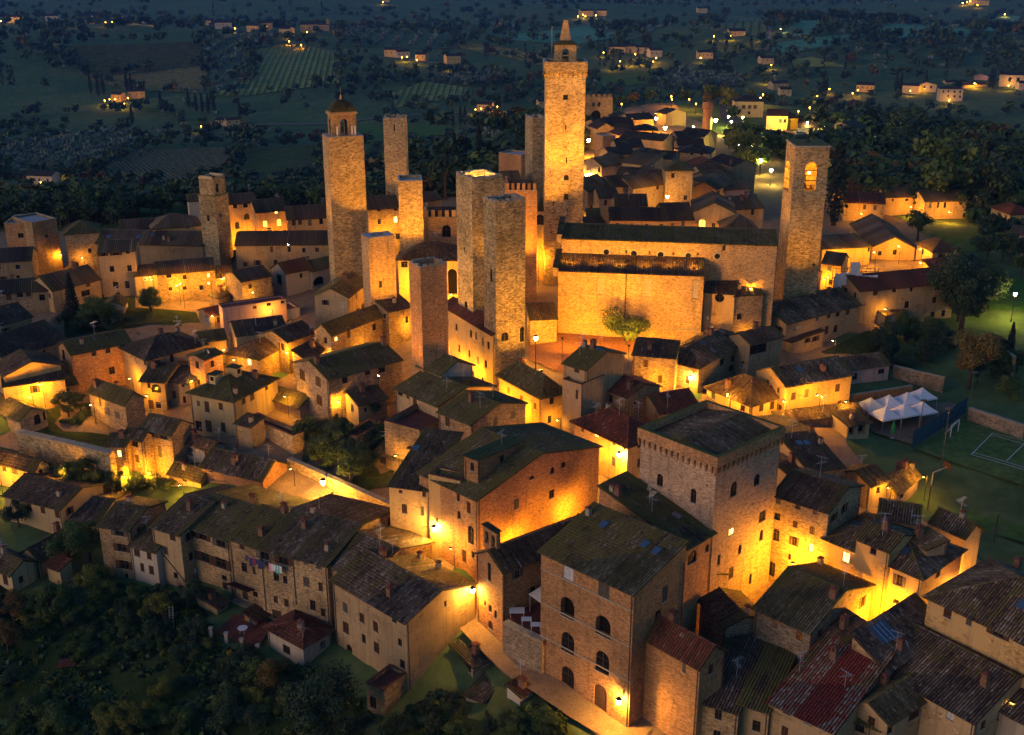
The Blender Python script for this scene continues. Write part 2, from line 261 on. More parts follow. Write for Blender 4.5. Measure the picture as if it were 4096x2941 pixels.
HOUSES=[
('palazzo','tall five-storey brick palazzo with big arched windows, beside the sloping lane',12.64,103.58,.8085,12.98,9.01,-13.13,4.82,'sx+',2.4,'br','rm','A 8.27 1.51 2.6 1.86 g|A 3.22 1.52 2.48 1.81 c|A 8.01 2.01 -2.16 2.57 o|A 2.9 2.08 -2.21 2.48 o|A 7.92 1.94 -6.6 2.57 a|A 2.93 1.94 -6.86 2.71 a|A 7.83 1.94 -11.47 2.99 a|A 3.1 1.84 -11.94 3.41 D|B 5.02 .98 1.3 1.93 c|B 3.98 .97 -.66 1.36 w',[('sk',6.63,9.53),('sk',6.35,3.55),('sk',6.12,1.8),('ch',7.16,12.25),('bd',12.89,2.54,-.05,2.55),('bd',12.83,-1.99,-.04,-1.68),('bd',12.78,-6.53,-.13,-5.78)]),
('chapel_hall','long low chapel with a two-bell gable on its roof, between lane and palazzo',-1.12,116.95,.6496,5.13,15.63,-11.59,-.36,'gx',1.5,'br','rd','A 2.26 .67 -3 2.45 w|A 3.35 .31 -6.85 .74 w|A 2.13 .64 -7.16 .94 w|A 1.17 .45 -7.46 1.04 w|A 1.94 .92 -9.54 1.16 D',[]),
('row_end_house','wide corner house with a bare stained gable wall above the dark sheds',-12.22,114.18,.8041,13.69,11.06,-16.16,-5.41,'gy',1.75,'ta','rg','A 10.97 .92 -9.2 1.33 c|A 7.79 .89 -9.27 1.31 c|A 5.2 .92 -9.38 1.4 c|A 1.7 .83 -6.53 .84 w|A 10.96 1.17 -12.28 1.57 c|A 7.71 .74 -12.08 1.22 w|A 5.16 1.02 -12.34 1.42 c|A .9 .69 -9.32 .95 w|A .51 .88 -12.3 1.18 w|B 6.02 .34 -6.25 .82 w|A 10.53 1.08 -14.89 1.14 a',[('ch',1.81,4.84),('ch',10.54,5.88),('ch',6.12,11.28),('an',7.15,13.19),('ch',10.56,9.36)]),
('narrow_row_house','narrow tall row house with three stacked windows, leftmost of the garden row',-52.52,140.26,1.2748,4.89,8.7,-16.59,-7.6,'gy',1.3,'st','rg','A .97 1.35 -8.83 1.15 s|A .88 1.36 -11.29 1.21 s|A .82 1.37 -14.02 1.34 s|A 1.15 .5 -15.68 .99 w',[]),
('low_row_house','low row house with a sunken roof between two taller garden row houses',-48.47,138.13,1.1378,4.56,7.33,-16.37,-9.7,'gy',1.2,'wh','rg','A 2.92 1.05 -11.37 1.58 c|A .9 .82 -11.32 1.33 c|A 2.49 .66 -13.58 1.3 c|A .78 .87 -13.65 1.34 c',[]),
('pipe_row_house','garden row house with a long diagonal drainpipe across its plain wall',-44.67,137.32,1.0759,5.12,13.71,-16.3,-6.68,'gy',1.7,'ta','rg','A .91 1.04 -8.03 .95 c|A 2.61 .8 -10.54 1.21 c|A 1.31 .72 -13.93 .86 w',[('ch',4.49,2.17),('pi',4.66,-9.68,-.48,-14.37)]),
('brick_patch_row_house','widest garden row house with a brick patch and a wall air conditioner',-37.74,135.82,1.0398,8.94,13.73,-16.12,-6.7,'gy',1.75,'st','rm','A 6.14 1.46 -8.16 .96 s|A 4.18 1.44 -8.08 .95 s|A .75 1.55 -8.29 1.42 s|A 6.56 .94 -11.49 1.27 c|A 4.02 1.6 -11.55 1.45 s|A .99 1.85 -11.64 1.56 s|A 6.54 .83 -15.51 1.74 d|A 1.12 .86 -13.38 .73 w|A 1.13 .86 -14.8 1.1 c',[('ch',4.78,5.23),('aw','A',7.18,-13.33),('ch',7.18,2.12)]),
('laundry_row_house','garden row house with laundry lines and an iron balcony on its front',-33.08,132.25,1.0179,5.15,13.41,-16.25,-5.79,'gy',1.75,'st','rm','A 2.45 .89 -7.04 1.17 c|A 2.32 .98 -10.42 1.41 w|A .79 .53 -10.21 1.17 c|A 2.63 .94 -14.66 1.68 d|A .76 .89 -13.69 .83 w',[('ch',1.96,1.05),('ch',6.63,1.22),('ba','A',3.04,-14.96)]),
('pipes_row_house','stone garden row house with two forked drainpipes, beside the laundry',-23.06,125.95,1.1289,10.59,16.35,-16.33,-4.81,'gy',1.75,'st','rg','A 8.93 1.33 -6.38 1.46 s|A 6.02 1.38 -6.43 1.45 s|A 2.88 .7 -5.57 .68 c|A .93 .73 -5.73 .77 c|A 7.62 .82 -9.19 1.24 w|A 6.31 .67 -9.21 1.13 w|A 2.87 .94 -8.76 1.34 c|A .88 .65 -8.9 1.26 c|A 8.08 .66 -12.53 1.04 c|A 6.38 .7 -12.65 1.15 c|A 2.19 .82 -12.1 1.47 w|A .75 .65 -12.57 1.13 w|A 7.67 1.47 -15.03 1.4 d',[('ch',5.2,6.86),('ch',2.36,1.49),('pi',10.08,-5.16,10.06,-14.1),('pi',5.15,-4.84,5.13,-11.87),('ch',8.21,7.59)]),
('cream_house_upper','long cream house with dark shuttered windows under the lit town wall',-65.58,149.73,1.15,11.19,8.76,-15.37,-9.2,'gy',1.4,'cr','rd','A 9.01 .85 -10.67 1.39 c|A 5.86 .93 -11.01 1.42 c|A 3.26 .85 -10.82 1.29 c|A .47 .9 -10.97 1.28 c',[('ch',2,2.13)]),
('cream_house_lower','cream house with a low roof beside the narrow tall row house',-60.65,149.52,1.3663,5.71,10.42,-15.61,-11.46,'gy',1.3,'cr','rg','A 3.21 .49 -12.26 .72 w|A 2.12 .49 -12.51 .98 w',[]),
('cream_long_cottage','low cream cottage with a long red-edged roof among garden trees',-66.05,141.18,1.095,3.72,8.28,-16.82,-12.65,'gx',1.2,'cr','rd','',[]),
('cream_gable_cottage','small cream cottage cut by the left picture edge above the garden',-68.51,137.67,1.0003,6.5,3.89,-17.52,-12.97,'gy',1.2,'cr','rg','A 1.02 1.09 -15.17 1.68 c',[]),
('red_porch_annex','tiny annex with a faded red roof against the cream cottage',-65.01,140.73,-.5363,2,2.97,-16.8,-13.19,'sy+',.6,'cr','rr','A 1.53 .32 -15.74 .45 w',[]),
('garden_shed','small plastered shed with a sagging roof under the garden row',-38.95,131.34,.9839,3.89,2,-16.92,-14.32,'sy+',.7,'ta','rd','B .65 .63 -15.03 .63 w',[]),
('flat_roofed_outhouse','white flat-fronted outhouse with a wide terracotta roof below the row',-25.57,120.14,.8927,6.68,4.54,-16.65,-12.73,'hip',.5,'wh','rr','A 2.57 1.33 -15.22 1.15 w|B 2.69 .97 -14.7 1.06 o',[('an',.97,1.13)]),
('terrace_kitchen','small brick lean-to with a rust roof on the red terrace',-33.17,128.38,.9743,2.22,2,-16.99,-14.39,'sy+',.5,'br','rr','B .36 .89 -15.58 1.08 o',[]),
('lane_shed_upper','black-roofed shed nearest the lane lamp, below the corner house',-4.59,114.14,.6451,4.52,2.86,-13.79,-11.48,'sy+',.5,'sg','rk','A .36 3.18 -12.78 1.47 w',[]),
('lane_shed_lower','black-roofed long shed with a tin wall, below the lane',-3.05,109.83,1.0451,2.64,6.16,-15.78,-13.14,'sx+',.5,'sg','rk','A 1.11 .82 -13.71 .49 w',[]),
('small_rust_shed','tiny rust-roofed shed between the lane and the long black shed',.89,108.06,.7561,2.1,2,-13.96,-11.13,'sy+',.4,'wh','rr','B .23 .59 -11.8 .59 w',[]),
('walled_outbuilding','roofless stone outbuilding with red tile coping below the corner house',-14.67,111.02,.9776,2.72,4.26,-17.84,-12.99,'flat',.4,'st','rr','A 1.34 .94 -15.84 1.61 w',[]),
('near_tower_annex',"tiny stone annex with a mossy pitched roof at the square tower's foot",21.64,117.56,.6363,2.34,4.76,-11.89,-2.8,'gy',.9,'st','rm','A .66 .94 -4.27 1.18 w|B 3.5 .59 -5.14 1.07 w',[]),
('tower_lean_house','house with a steep mossy lean-to roof between palazzo and square tower',19.62,114.41,.7922,12.94,5.21,-12.48,4.1,'sy+',3.2,'br','rm','B .41 1.71 1.55 1.62 a|B 3.83 .69 1.85 .92 w',[('an',1.55,6.21),('sk',3.63,4.15),('ch',.5,11.36),('ch',.5,10.5)]),
('terrace_house','brown house with a railed terrace on its front, right of the palazzo',19.31,100.03,.7445,7.37,4.07,-13.61,-1.6,'gy',1.6,'br','rr','A 1.76 .49 -3.48 1.43 c',[]),
('courtyard_back_house','dark house with a drooping ragged roof closing a small courtyard',24.04,110.97,.3365,6.04,4.92,-12.57,-4,'gy',.9,'sg','rd','B .46 .49 -8.34 1.12 w|B 1.14 .49 -8.4 1.23 w|B 2.81 .5 -9.79 1.14 w',[('ch',2.95,.55)]),
('mossy_broad_house','broad stone house with a two-toned mossy roof facing the dark courtyard',32.21,106.37,.7929,7.05,13.48,-13.05,-1.64,'gy',2.2,'sg','rm','A 4.01 .74 -3.28 1.21 c|A .97 .72 -3.41 1.1 c|A 4.16 .75 -7.26 1.89 c|A .57 .45 -6.25 .74 w|A 4.52 1.14 -9.93 2.02 o|A 2.12 .64 -9.03 1.14 w',[('ch',5.19,.5),('an',7.31,.5),('ch',12.98,6.55)]),
('valley_roof_link','low dark roof wedged between the mossy house and the solar panel roof',36.21,106.31,.5331,4.32,3.38,-12.86,-3,'sx+',1,'sg','rd','',[]),
('solar_panel_house','stone house with a blue solar panel on its steep tiled roof',39.21,102.17,.7057,4.24,12.22,-12.94,-3.6,'sy+',2.2,'st','rg','A 1.01 .58 -3.32 .49 w',[('sp',3.66,2.9),('an',3.08,.84),('ch',3.78,.72),('ds',4.5,.5)]),
('front_wing','wing with a long sloping eave and small dark windows in the corner',37.76,95.98,.6757,4.78,9.33,-13.13,-5.5,'gx',1.1,'ta','rm','B .15 .89 -7.11 1.01 c|B 3.94 1.96 -7.39 1.56 c|B 6.06 1 -7.22 1.46 c|B 6.56 1.09 -10.32 1.07 c',[]),
('mossy_porch_house','low front house with a mossy strip roof and a shuttered window',37.54,96.89,1.0095,4.41,7.64,-13.2,-7,'sx+',.7,'ta','rm','A 1.19 2.24 -8.25 1.17 s',[]),
('red_roof_house','house with a streaked red and grey roof in the lower right',32.07,94.63,.8424,7.31,12.73,-13.59,-5.5,'sx+',2.6,'ta','rs','A 4.92 .82 -6.17 .59 g|A 2.39 1.04 -6.22 .64 g|A .75 1.02 -6.02 .44 g|A 4.94 .75 -8.86 1.16 c',[('an',5.63,1.89),('an',5.12,6.81)]),
('patched_front_house','low stone front house with a patched brown roof and dim square windows',23.39,98.99,1.1217,4.35,12.16,-13.63,-6.5,'sx+',1,'st','rd','A 1.7 .75 -8.13 1.25 w|A 1.7 .76 -10.42 .89 w',[]),
('small_front_house','little front house with a loose mossy roof beside the streaked red roof',26.5,98.85,1.084,3.16,10.01,-13.59,-6.3,'sx+',1,'ta','rm','A .75 .86 -9.22 1.29 w',[]),
('wide_roof_house','house under the widest tiled roof, running to the lit street',46.18,95.27,.6536,11.76,14.26,-12.9,-4.8,'gy',2.2,'ta','rg','A 2.28 .83 -6.27 1.39 g',[('an',8.44,6.86),('ch',9.37,7.22),('ch',4.32,1.86)]),
('corner_white_house','white-walled house in the far lower right corner with two flat vents',51.84,95.77,.6341,5.37,13.32,-12.29,-5.5,'gy',2,'wh','rg','A 3.4 .54 -6.01 .43 w|A 1.55 .68 -6.12 .54 w',[]),
('lit_street_house_tall','tall amber-lit stone house with three rows of windows behind the square tower',37.69,122.38,.8702,7.23,9.15,-9.5,4.5,'gy',1.5,'st','rd','A 6.21 .69 3.29 .9 c|A 3.61 .68 3.44 .98 c|A 1.44 .57 3.47 .88 c|A 6.12 .84 1.12 .91 w|A 3.77 .64 .92 .9 c|A 1.52 .67 .78 1.03 c|A 6 .9 -1.78 1.67 a|A 3.71 .63 -1.55 1.21 s|A 1.48 .58 -1.67 1.16 l|A 4.24 .4 -3.7 .82 w|A 6.19 .87 -6.86 2.09 a',[]),
('lit_street_house_long','long amber-lit house with framed windows and a hip roof on the street',46.16,113.2,.7462,12.55,9.37,-11.15,1,'hip',1.6,'oc','rg','A 9.15 .97 -1.25 1.36 l|A 5.82 .75 -1.29 1.33 s|A 2.23 .79 -1.32 1.4 s|A 2.29 .81 -3.68 .57 w|A .64 .44 -2.35 .34 w|B 3.47 .97 -.51 1.43 w',[('sk',2.42,3.57),('sk',4.84,11.51)]),
('raised_attic_block','raised attic block with its own roof on the long lit house',43.06,115.72,.7538,4.2,5.35,-10.85,3,'gy',1,'oc','rg','A 1.59 .78 1.63 1.13 a',[]),
('rear_attic_roof','second raised roof with a pale edge behind the attic block',47.76,116.78,.3832,3.47,2.83,-10.18,2.6,'sx+',.5,'ta','rg','',[]),
('rear_gable_roof','small gabled roof beside the lit street lamp by the green court',51.48,125.84,-.9667,3,4.87,-9.82,1.5,'gx',1.2,'ta','rg','',[]),
('hip_corner_house','hip-roofed house across the lit street in the right corner',55.51,96.84,.6749,15.94,12.85,-12.01,1,'hip',3,'oc','rg','A 13.03 .93 -.57 1.49 c|A 10.67 .65 -.26 1.18 c|A 7.1 1.24 -.04 .96 s|A 4.98 .75 .35 .57 s',[('sk',3.46,7.35),('ch',12.08,12.52)]),
('twin_foot_house','hip-roofed house with an amber side wall below the twin towers',4.42,162.78,.5882,11.76,4.4,-5.55,3.2,'hip',2.2,'oc','rm','A 8.49 1.52 2.5 .62 w|A 4.48 1.25 2.45 .67 l|A 1 1.01 2.5 .62 w|A 8.58 .78 .67 1.03 c|A 4.88 .84 .48 1.01 c|A 1.18 .81 .36 1.12 c',[('ch',3.9,10.78)]),
('terrace_base_house','tall plastered house carrying a cluttered roof terrace with plants',10.37,159.94,.8554,3.6,5.63,-6.19,5.2,'flat',.9,'ta','rr','A .62 .43 3.59 1.45 c',[]),
('terrace_upper_house','mossy-roofed top storey opening on the cluttered roof terrace',11.15,161.07,.8484,4.41,9.39,-6.02,8.2,'gy',1.5,'ta','rm','A 1.35 1 7.14 .98 d',[('an',8.89,3.91),('ch',4.58,2.37),('ch',4.5,3.91),('an',3.91,3.91),('bl',4.62,1.24)]),
('cream_rubble_house','cream-fronted house with a rubble gable end above the red roof',17.53,162.47,.6753,5.7,7.03,-6.09,3.2,'gy',1.3,'st','rr','A 3.18 .75 1.06 1.24 c|B 1.51 .49 1.42 .5 w',[('ch',1.6,1.1)]),
('red_hip_house','amber-lit corner house with a red hip roof beside the bright lamp',16.37,148.91,.669,11.64,7.54,-6.67,1.15,'hip',2.2,'oc','rr','A 9.2 .73 .03 1.04 c|A 6.14 .87 .09 .98 l|A 2.41 .74 .22 .84 c|A 6.12 .87 -3.16 1.56 c|A 2.33 .84 -3.1 1.53 c|B 1.94 .76 .19 .88 c|B 2.1 .76 -2.95 1.33 c',[('an',2.05,8.95),('an',3.43,5.43),('an',7.04,5.14)]),
('low_lit_house','low building with one dark roof and a sloping amber wall near the tree',20.05,179.55,-.2509,5,6.98,-3.51,4,'sy+',1.2,'st','rd','',[]),
('skylight_corner_house','amber corner house with four blue skylights near the church square',31.12,179.76,.9359,7.79,19.16,-4.77,1.62,'hip',1.8,'st','rg','A 1.62 .7 -1.78 1.34 w|A 4.13 .57 -.42 1.61 c|B 8.02 1.49 -.73 1.21 w|B 12.44 1.55 -1.34 1.18 w|B 11.79 1.85 -2.89 1.04 w',[('sk',8.57,6.26),('sk',7.11,3.19),('sk',7.23,1.18),('sk',13.96,6.56),('sk',14.61,3.24),('ac',18.66,7.29),('ac',18.66,7.29),('ac',18.66,7.29),('ch',11.27,3.76)]),
('dark_link_house','dark-roofed house with two pale skylights behind the skylight house',41.13,187.9,.5495,5.33,7.77,-6.23,3,'gx',1,'ta','rd','B .17 3.93 .71 1.7 w',[('sk',7.27,4.83),('sk',7.27,4.83)]),
('many_window_house','long pale house with two rows of shutters above the dark gardens',51.15,203.92,.6141,11.15,21.13,-5.42,1.38,'gx',2,'ta','rg','B 8.19 .87 .19 1.08 c|B 11.39 1.11 .18 1.12 c|B 14.01 1.13 -.01 1.3 w|B 16.9 1.14 -.23 1.53 c|B 11.17 1.12 -2.99 1.57 c|B 13.82 1.13 -3.2 1.43 w|B 13.64 1.36 -6.6 1.6 w|B 10.99 1.12 -6.35 1.59 w',[('ch',1.43,2.91),('ch',16.74,4.42)]),
('brown_awning_annex','annex with a long rust awning on the pale long house',52.28,202.75,.6623,3,9.33,-5.84,-1.93,'sx+',.4,'ta','rr','B 4.02 .92 -3.04 .93 s|B 6.26 1.16 -3.24 1.09 s',[]),
('stained_long_house','long stained plaster house beside white scaffolding sheets',68.78,218.63,.2938,9.47,22.29,-5.3,3.37,'gx',1.8,'ta','rr','B 3.11 1.15 2.05 .95 c|B 7.55 .88 2.3 .99 w|B 11.57 .71 2.12 1.17 w|B 17.42 1.44 1.9 1.22 w|B 10.8 1.07 -1.31 1.45 w|B 17.28 1.08 -.78 1.29 w|B 10.92 .89 -4.84 1.62 w|B 13.4 .72 -4.41 .81 w|B 17.2 1.09 -3.82 1.14 w|B 19.9 .91 -3.9 1.31 w|B 17.23 1.09 -6.42 1.15 w',[]),
('balcony_annex','small annex with a tiled lean-to roof and white window on the stained house',74.23,218.27,.4623,4,5.58,-5.93,-1.58,'sy+',.6,'ta','rd','B 1.74 1.63 -3.54 1.62 g',[]),
('pyramid_roof_house','amber-lit house with a pyramid roof and red tiles beside the tent terrace',38.43,171.16,.6157,9.98,8.27,-6.13,-1.65,'hip',2.6,'oc','rd','B 1.94 1 -3.42 1.35 c|B 4.48 1.02 -3.64 1.36 c',[('ch',1.1,6.42),('an',7.77,9.48),('ch',7.77,4.26)]),
('amber_block_house','square amber-lit house with four shuttered windows by the white tents',44.26,173.13,.4267,8,13.35,-7.7,.83,'gx',1.8,'oc','rg','B 1.22 .92 -1.95 1.34 c|B 3.87 .87 -1.85 1.35 c|B 10.17 .95 -1.96 1.37 c|B 1.12 .92 -4.99 1.22 c|B 3.75 .93 -4.91 1.23 c|B 7.74 .95 -4.92 1.1 c|B 11 .8 -4.79 1.11 c',[('sk',4.47,2.58),('ch',8.52,1.62)]),
('pinkish_low_house','low pinkish house with two windows behind the tents',59.96,191.62,.3444,5.65,8.53,-7.39,-3.19,'gx',1.2,'pk','rg','B .87 1.03 -5.38 1.31 a|B 6.27 1.31 -4.93 .88 w',[]),
('long_low_shed','long low roof with a dim wall running toward the tent terrace',42.83,170.12,.2683,2.06,15.24,-7.97,-4.15,'sy+',.8,'st','rd','B 2.2 .82 -5.18 .67 w',[]),
('loggia_porch','small loggia with two dark openings at the end of the low roof',53.56,168.64,.4076,4,4.34,-8.12,-4.25,'sy+',.7,'cr','rd','B .24 1.22 -5.98 1.66 o|B 2.04 1.54 -6.06 1.73 o',[]),
('blue_skylight_house','brown-roofed house with a large blue skylight beside the square tower',41.77,146.8,.2317,19.64,5.51,-9.47,-1.8,'gx',1.4,'ta','rd','',[('sk',1.88,6.88),('sk',2.99,6.69),('ch',5.01,6.38),('ch',5.01,9.36)]),
('lower_tile_house','house with a broad brown roof below the blue skylight',41.39,143.6,.4893,14.77,6.93,-9.58,-3.5,'gx',1.2,'ta','rd','',[]),
('court_side_house','house with an amber end wall and buttress by the sports court',51.26,148.43,.5837,5.67,4.01,-10.24,-4.87,'gx',1.2,'ta','rg','',[]),
('court_end_house','house with an amber end wall nearest the sports court',55.83,150.12,.8489,3.23,8.03,-10.55,-6.86,'gx',1.2,'ta','rg','B 1.27 1.33 -8.44 .94 w',[('ch',6.76,2.73),('ch',6.06,1.69),('ch',7.53,1.15)]),
('long_mossy_hall','huge brick hall with a long mossy gable roof above the bright lamp',-4.25,128.12,.7773,11.25,22.74,-9.99,3.19,'gy',2.7,'br','rm','B 5.36 .81 2.94 .95 w|B 9.11 .89 2.71 1.19 a|B 13.06 .78 2.15 1.28 a|B 15.14 .89 2.32 1.11 w|B 6.3 .96 -.58 1.41 c|B 12.89 1.02 -1.41 1.23 w|A 3.36 .57 1.59 1.28 w|A 1.33 .73 .61 1.59 c|A 3.28 .58 -.84 1.08 a|A .78 1.13 -3.54 2.49 a|A 2.26 .87 -6.8 1.77 d|A .77 .48 -5.46 .87 w',[]),
('hall_clerestory','raised clerestory box with a sloping moss roof on the long hall',-4.3,131.32,.902,2.24,9.19,-9.43,6.5,'sx-',.6,'br','rm','A .62 .62 5.28 1.43 a',[]),
('hall_upper_house',"stepped mossy-roofed house joined to the long hall's upper end",-5.88,151.92,.7898,6.85,11.17,-8.71,3.2,'gy',1.6,'sg','rm','A 4.51 .99 1.28 1.84 c',[('an',3.35,1.61)]),
('moss_pair_house','house with two mossy roof planes above a red-tiled terrace',-11.19,160.85,.7627,10.3,11.63,-7.44,2.4,'gy',1.5,'ta','rm','A 8.55 1.15 1.38 .94 w|A 6.87 .75 1.42 .9 d|A 5.06 .93 .41 1.53 d',[('an',9.66,8.21),('an',3.71,2.2)]),
('white_wall_house','small house with a bright white side wall below the brick tower',-11.15,168.7,.7305,5.88,6.47,-6.43,4.5,'gy',1.4,'wh','rm','',[('an',2.65,.62)]),
('lit_front_house','amber-lit front with dark shutters under a grey shed roof, beside the town wall',-10.98,134.9,1.2959,5.39,14.38,-11.96,1.16,'sx+',2,'oc','rg','A 2.97 .74 -2.76 1.34 c|A .55 .53 -2.74 1.33 c|A 3.52 .53 .16 .44 c|A .27 .52 .06 .99 c',[('sk',9.16,4.89)]),
('lit_corner_block','flat-topped lit corner block with arched openings and a red terrace',-6.59,131.86,1.1109,4.64,2.5,-9.19,3.36,'flat',.5,'oc','rr','A 1.6 1.24 -2.86 1.98 a|A 1.14 1.25 -7.4 1.57 D|A 2.08 .89 .98 1.08 w',[]),
('red_shutter_house','small house with one brown window over a red lean-to by the lamp wall',-16,156.11,1.0777,5.7,5.88,-7.9,-4.44,'sx+',1.2,'ta','rg','A 3.41 1.11 -5.99 1.26 c',[('an',2.59,5.2)]),
('monitor_roof_house','low house with a row of roof-light windows in its white monitor',-8.97,152.19,1.0999,7.02,4.39,-8.82,-2,'sx+',.5,'cr','rr','',[('ch',1.6,4.43)]),
('ivy_terrace_house','weathered terrace block hung with ivy below the mossy pair',-13.49,154.4,1.0015,6.59,9.16,-8.35,.3,'flat',.8,'st','rr','',[]),
('corner_terrace_block','small terrace block with a red floor and flower pots',-23.66,161.06,.9985,2.86,6.59,-7.45,-3.5,'flat',.6,'st','rr','',[]),
('long_dark_house','long dark stone house with shuttered windows right of the lamp lane',-29.17,170.33,.7048,10.38,14.21,-5.97,3.07,'gx',1.7,'sg','rm','A 7.2 1.73 .43 1.92 c|A 2.29 1.66 .84 1.74 c|A 2.18 1.67 -2.41 1.77 c|B .75 .84 -4.49 1.29 a|B 2.62 .98 1.53 1.45 w|B 6.95 1.01 1.89 1.1 w|B 9.59 1.32 1.61 1.38 w|B 4.02 .71 -1.4 1.42 w|B 6.04 .72 -1.4 1.56 c|B 3.41 .71 -4.28 1.3 a',[('ch',.5,4.08),('ch',13.71,4.36)]),
('lamp_gable_house','mossy-roofed house with a lamp on each end of its front',-31.94,192.19,.9514,4.02,15.14,-5.34,3.2,'gx',1.5,'st','rm','B .97 .75 1.48 .83 l|B 3.99 .96 1.19 1.4 c|B 10.78 1.02 .76 1.29 w|B 14.08 .91 .15 1.46 w',[]),
('tower_side_house','low house with a lamplit ridge beside the slim brick tower',-22.66,201.47,.6784,6,5.19,-4.3,4.5,'sy+',1.6,'st','rd','B 3.65 .67 1.36 1.32 w',[]),
('green_slope_house','narrow house with a dark green slope below the pale-topped tower',-30.65,205.57,1.3462,6.57,11.67,-4.8,6,'gx',1.5,'ta','rm','',[]),
('modern_white_house','narrow modern house with white gable walls and a red sloping roof',-47.88,235.09,.7232,5.69,6.35,-3.95,2.41,'gx',1.6,'wh','rr','A 1.9 1.92 -.72 2.06 w|B 3.33 .74 .57 .99 w',[]),
('balcony_white_house','white-sided house with a roofed balcony beside the red sloping roof',-43.14,238.63,.8029,6,7.18,-3.68,1.86,'gx',1.3,'wh','rm','B .42 3.18 -1.84 2 o',[]),
('pink_terrace_house','long white house with a red roof terrace and pink attic band',-55.56,213.38,.5618,5.34,15.08,-5.35,-1.47,'flat',.5,'wh','rr','B .59 .45 -2.78 .76 w|B 4.42 .92 -2.87 .77 g|B 10.38 .47 -2.61 .62 w',[]),
('pink_attic','pink attic strip set back on the red roof terrace',-56.13,213.08,.4916,3,12.72,-5.36,1.3,'flat',.2,'pk','rr','B 5.96 .75 .37 .61 w|B 8.71 .91 .57 .61 w|B 11.62 .76 .63 .59 w',[]),
('stair_street_house','house with broken dark roof and a lamplit wall facing the lamp lane',-43.64,186.6,1.1393,6.89,9.93,-5.36,.67,'hip',1.4,'st','rd','B 6.91 1.1 -1.38 1.1 c|B 6.59 1.33 -4.18 1.11 c|A 1.81 .81 -.98 1.57 l',[]),
('lamp_slope_house','dark-roofed house just below the small lane lamp with an air conditioner',-35.73,187.93,1.1164,2.87,6.15,-5.25,0,'sy+',1.2,'st','rd','',[('ac',5.65,2.37)]),
('crowded_dish_house','big dark hip roof scattered with aerials and white pipes',-63.25,186.78,.7734,9.29,11.6,-8.59,.5,'hip',2,'ta','rk','A .15 .75 -.81 1.18 w|A 2.32 .87 -.04 .46 w',[('an',11.1,8.79),('an',11.1,8.79),('an',9.9,.5),('ch',7.69,8.79),('ch',11.1,8.79)]),
('brick_barrack_house','long three-storey dark brick house with a pale gable end',-76.42,187.61,.6821,6.23,10.67,-7.73,1.11,'gx',1.4,'br','rm','B 3.54 .83 -.21 1.14 w|B 6.01 .92 -.21 1.24 w|B 8.73 .8 -.1 .97 w|B 6.2 1.06 -4.25 1.39 w|A 3.44 1.29 -1.14 1.9 w',[('ch',2.72,1.82)]),
('lit_gable_house','house with a glowing orange gable under a big dark roof, at left edge',-84.88,179.94,.6245,7.29,9.13,-7.34,0,'gy',1.6,'oc','rd','B 4.66 .88 .2 .36 c',[]),
('lit_lower_annex','low dark-roofed annex with an orange wall at the left edge',-84.95,178.93,.3989,6,9.64,-7.8,-1.5,'sy+',1,'oc','rd','',[]),
('big_dark_roof_house','large house seen only as a broad dark roof at the left edge',-90.14,192.07,1.0433,11.73,13.41,-6.93,-1.5,'gx',2.6,'ta','rk','',[]),
('arcade_house','stone house with dark arches opening on a walled garden',-80.31,172.96,.893,9.1,4.66,-10.43,-5.03,'gy',1.4,'st','rm','A 4.19 1.57 -7.5 1.62 a|A 2.91 1.56 -10.12 .89 w|B 2.39 1.15 -6.9 1.93 a|B 4.02 .49 -6.58 1.55 a',[]),
('garden_rear_wing','long low wing with a sloping tile strip behind the walled garden',-84.62,179.8,.5909,3.56,11.14,-7.88,-3.61,'sy+',1,'st','rm','B 8.92 .86 -5.3 .95 w|B 6.56 1.46 -8.48 1.77 o',[]),
('pale_garden_house','three-window stone house beside the walled garden',-63.58,175.01,.9431,9.78,3.69,-9.86,-3.03,'gy',1.5,'st','rm','A 6.6 .65 -5.19 2 c|A 4.39 .64 -3.68 .57 w|A 1.99 .63 -3.78 .56 w|A 4.41 1.51 -6.39 1.43 c|A 1.8 1.27 -6.39 1.28 c|A 3.44 1.51 -9.71 1.3 a|A 1.38 .64 -9.05 .57 a',[('ch',3.19,6.4),('ch',.89,8.72)]),
('triple_window_house','plastered house with a triple arched window under a ribbed roof',-59.16,182.75,1.4191,4.4,10.48,-9.04,-2.16,'gy',1.4,'ta','rg','A 2.59 .6 -3.49 .97 w|A .79 1.73 -4.25 1.53 a|A 2.45 .97 -7.39 1.69 c|A 1.09 .96 -7.16 1.12 w',[]),
('red_roof_terrace_house','house carrying a red roof terrace with chairs above a grey lean roof',-55.04,182.92,1.2145,5.14,10.19,-8.39,-2.55,'gy',1,'ta','rg','A 3.22 .62 -3.04 .4 w|A .97 .62 -3.43 .79 w|A 2.98 .72 -5.8 1.42 c|A 1 .62 -6.35 1.28 w',[]),
('roof_terrace_cabin','small red cabin on the roof terrace with white dishes',-52.34,183.78,.9901,3.7,4.11,-6.96,1.5,'gx',.4,'br','rm','',[('di',1.38,.5)]),
('hip_balcony_house','cream house with a broad hip roof, two dormers and an iron balcony',-44.01,168.3,1.113,8.79,11.25,-9.19,.21,'hip',2,'cr','rm','A 6.84 .63 -2.04 .93 c|A 4.96 .94 -2.78 1.86 d|A 2.16 .86 -1.87 1.19 c|A 6.94 1.27 -6.49 1.77 w|A 4.88 1.26 -6.22 2.02 d|A 2.01 .93 -5.77 1.74 d|B 2.04 .9 -1.37 1.12 c|B 4.13 1.1 -1.5 1.38 c|B 8.04 .69 -.99 .76 c',[('do',2.88,5.62),('do',5.65,3.99),('ch',1.84,.91),('ch',8.04,1.84)]),
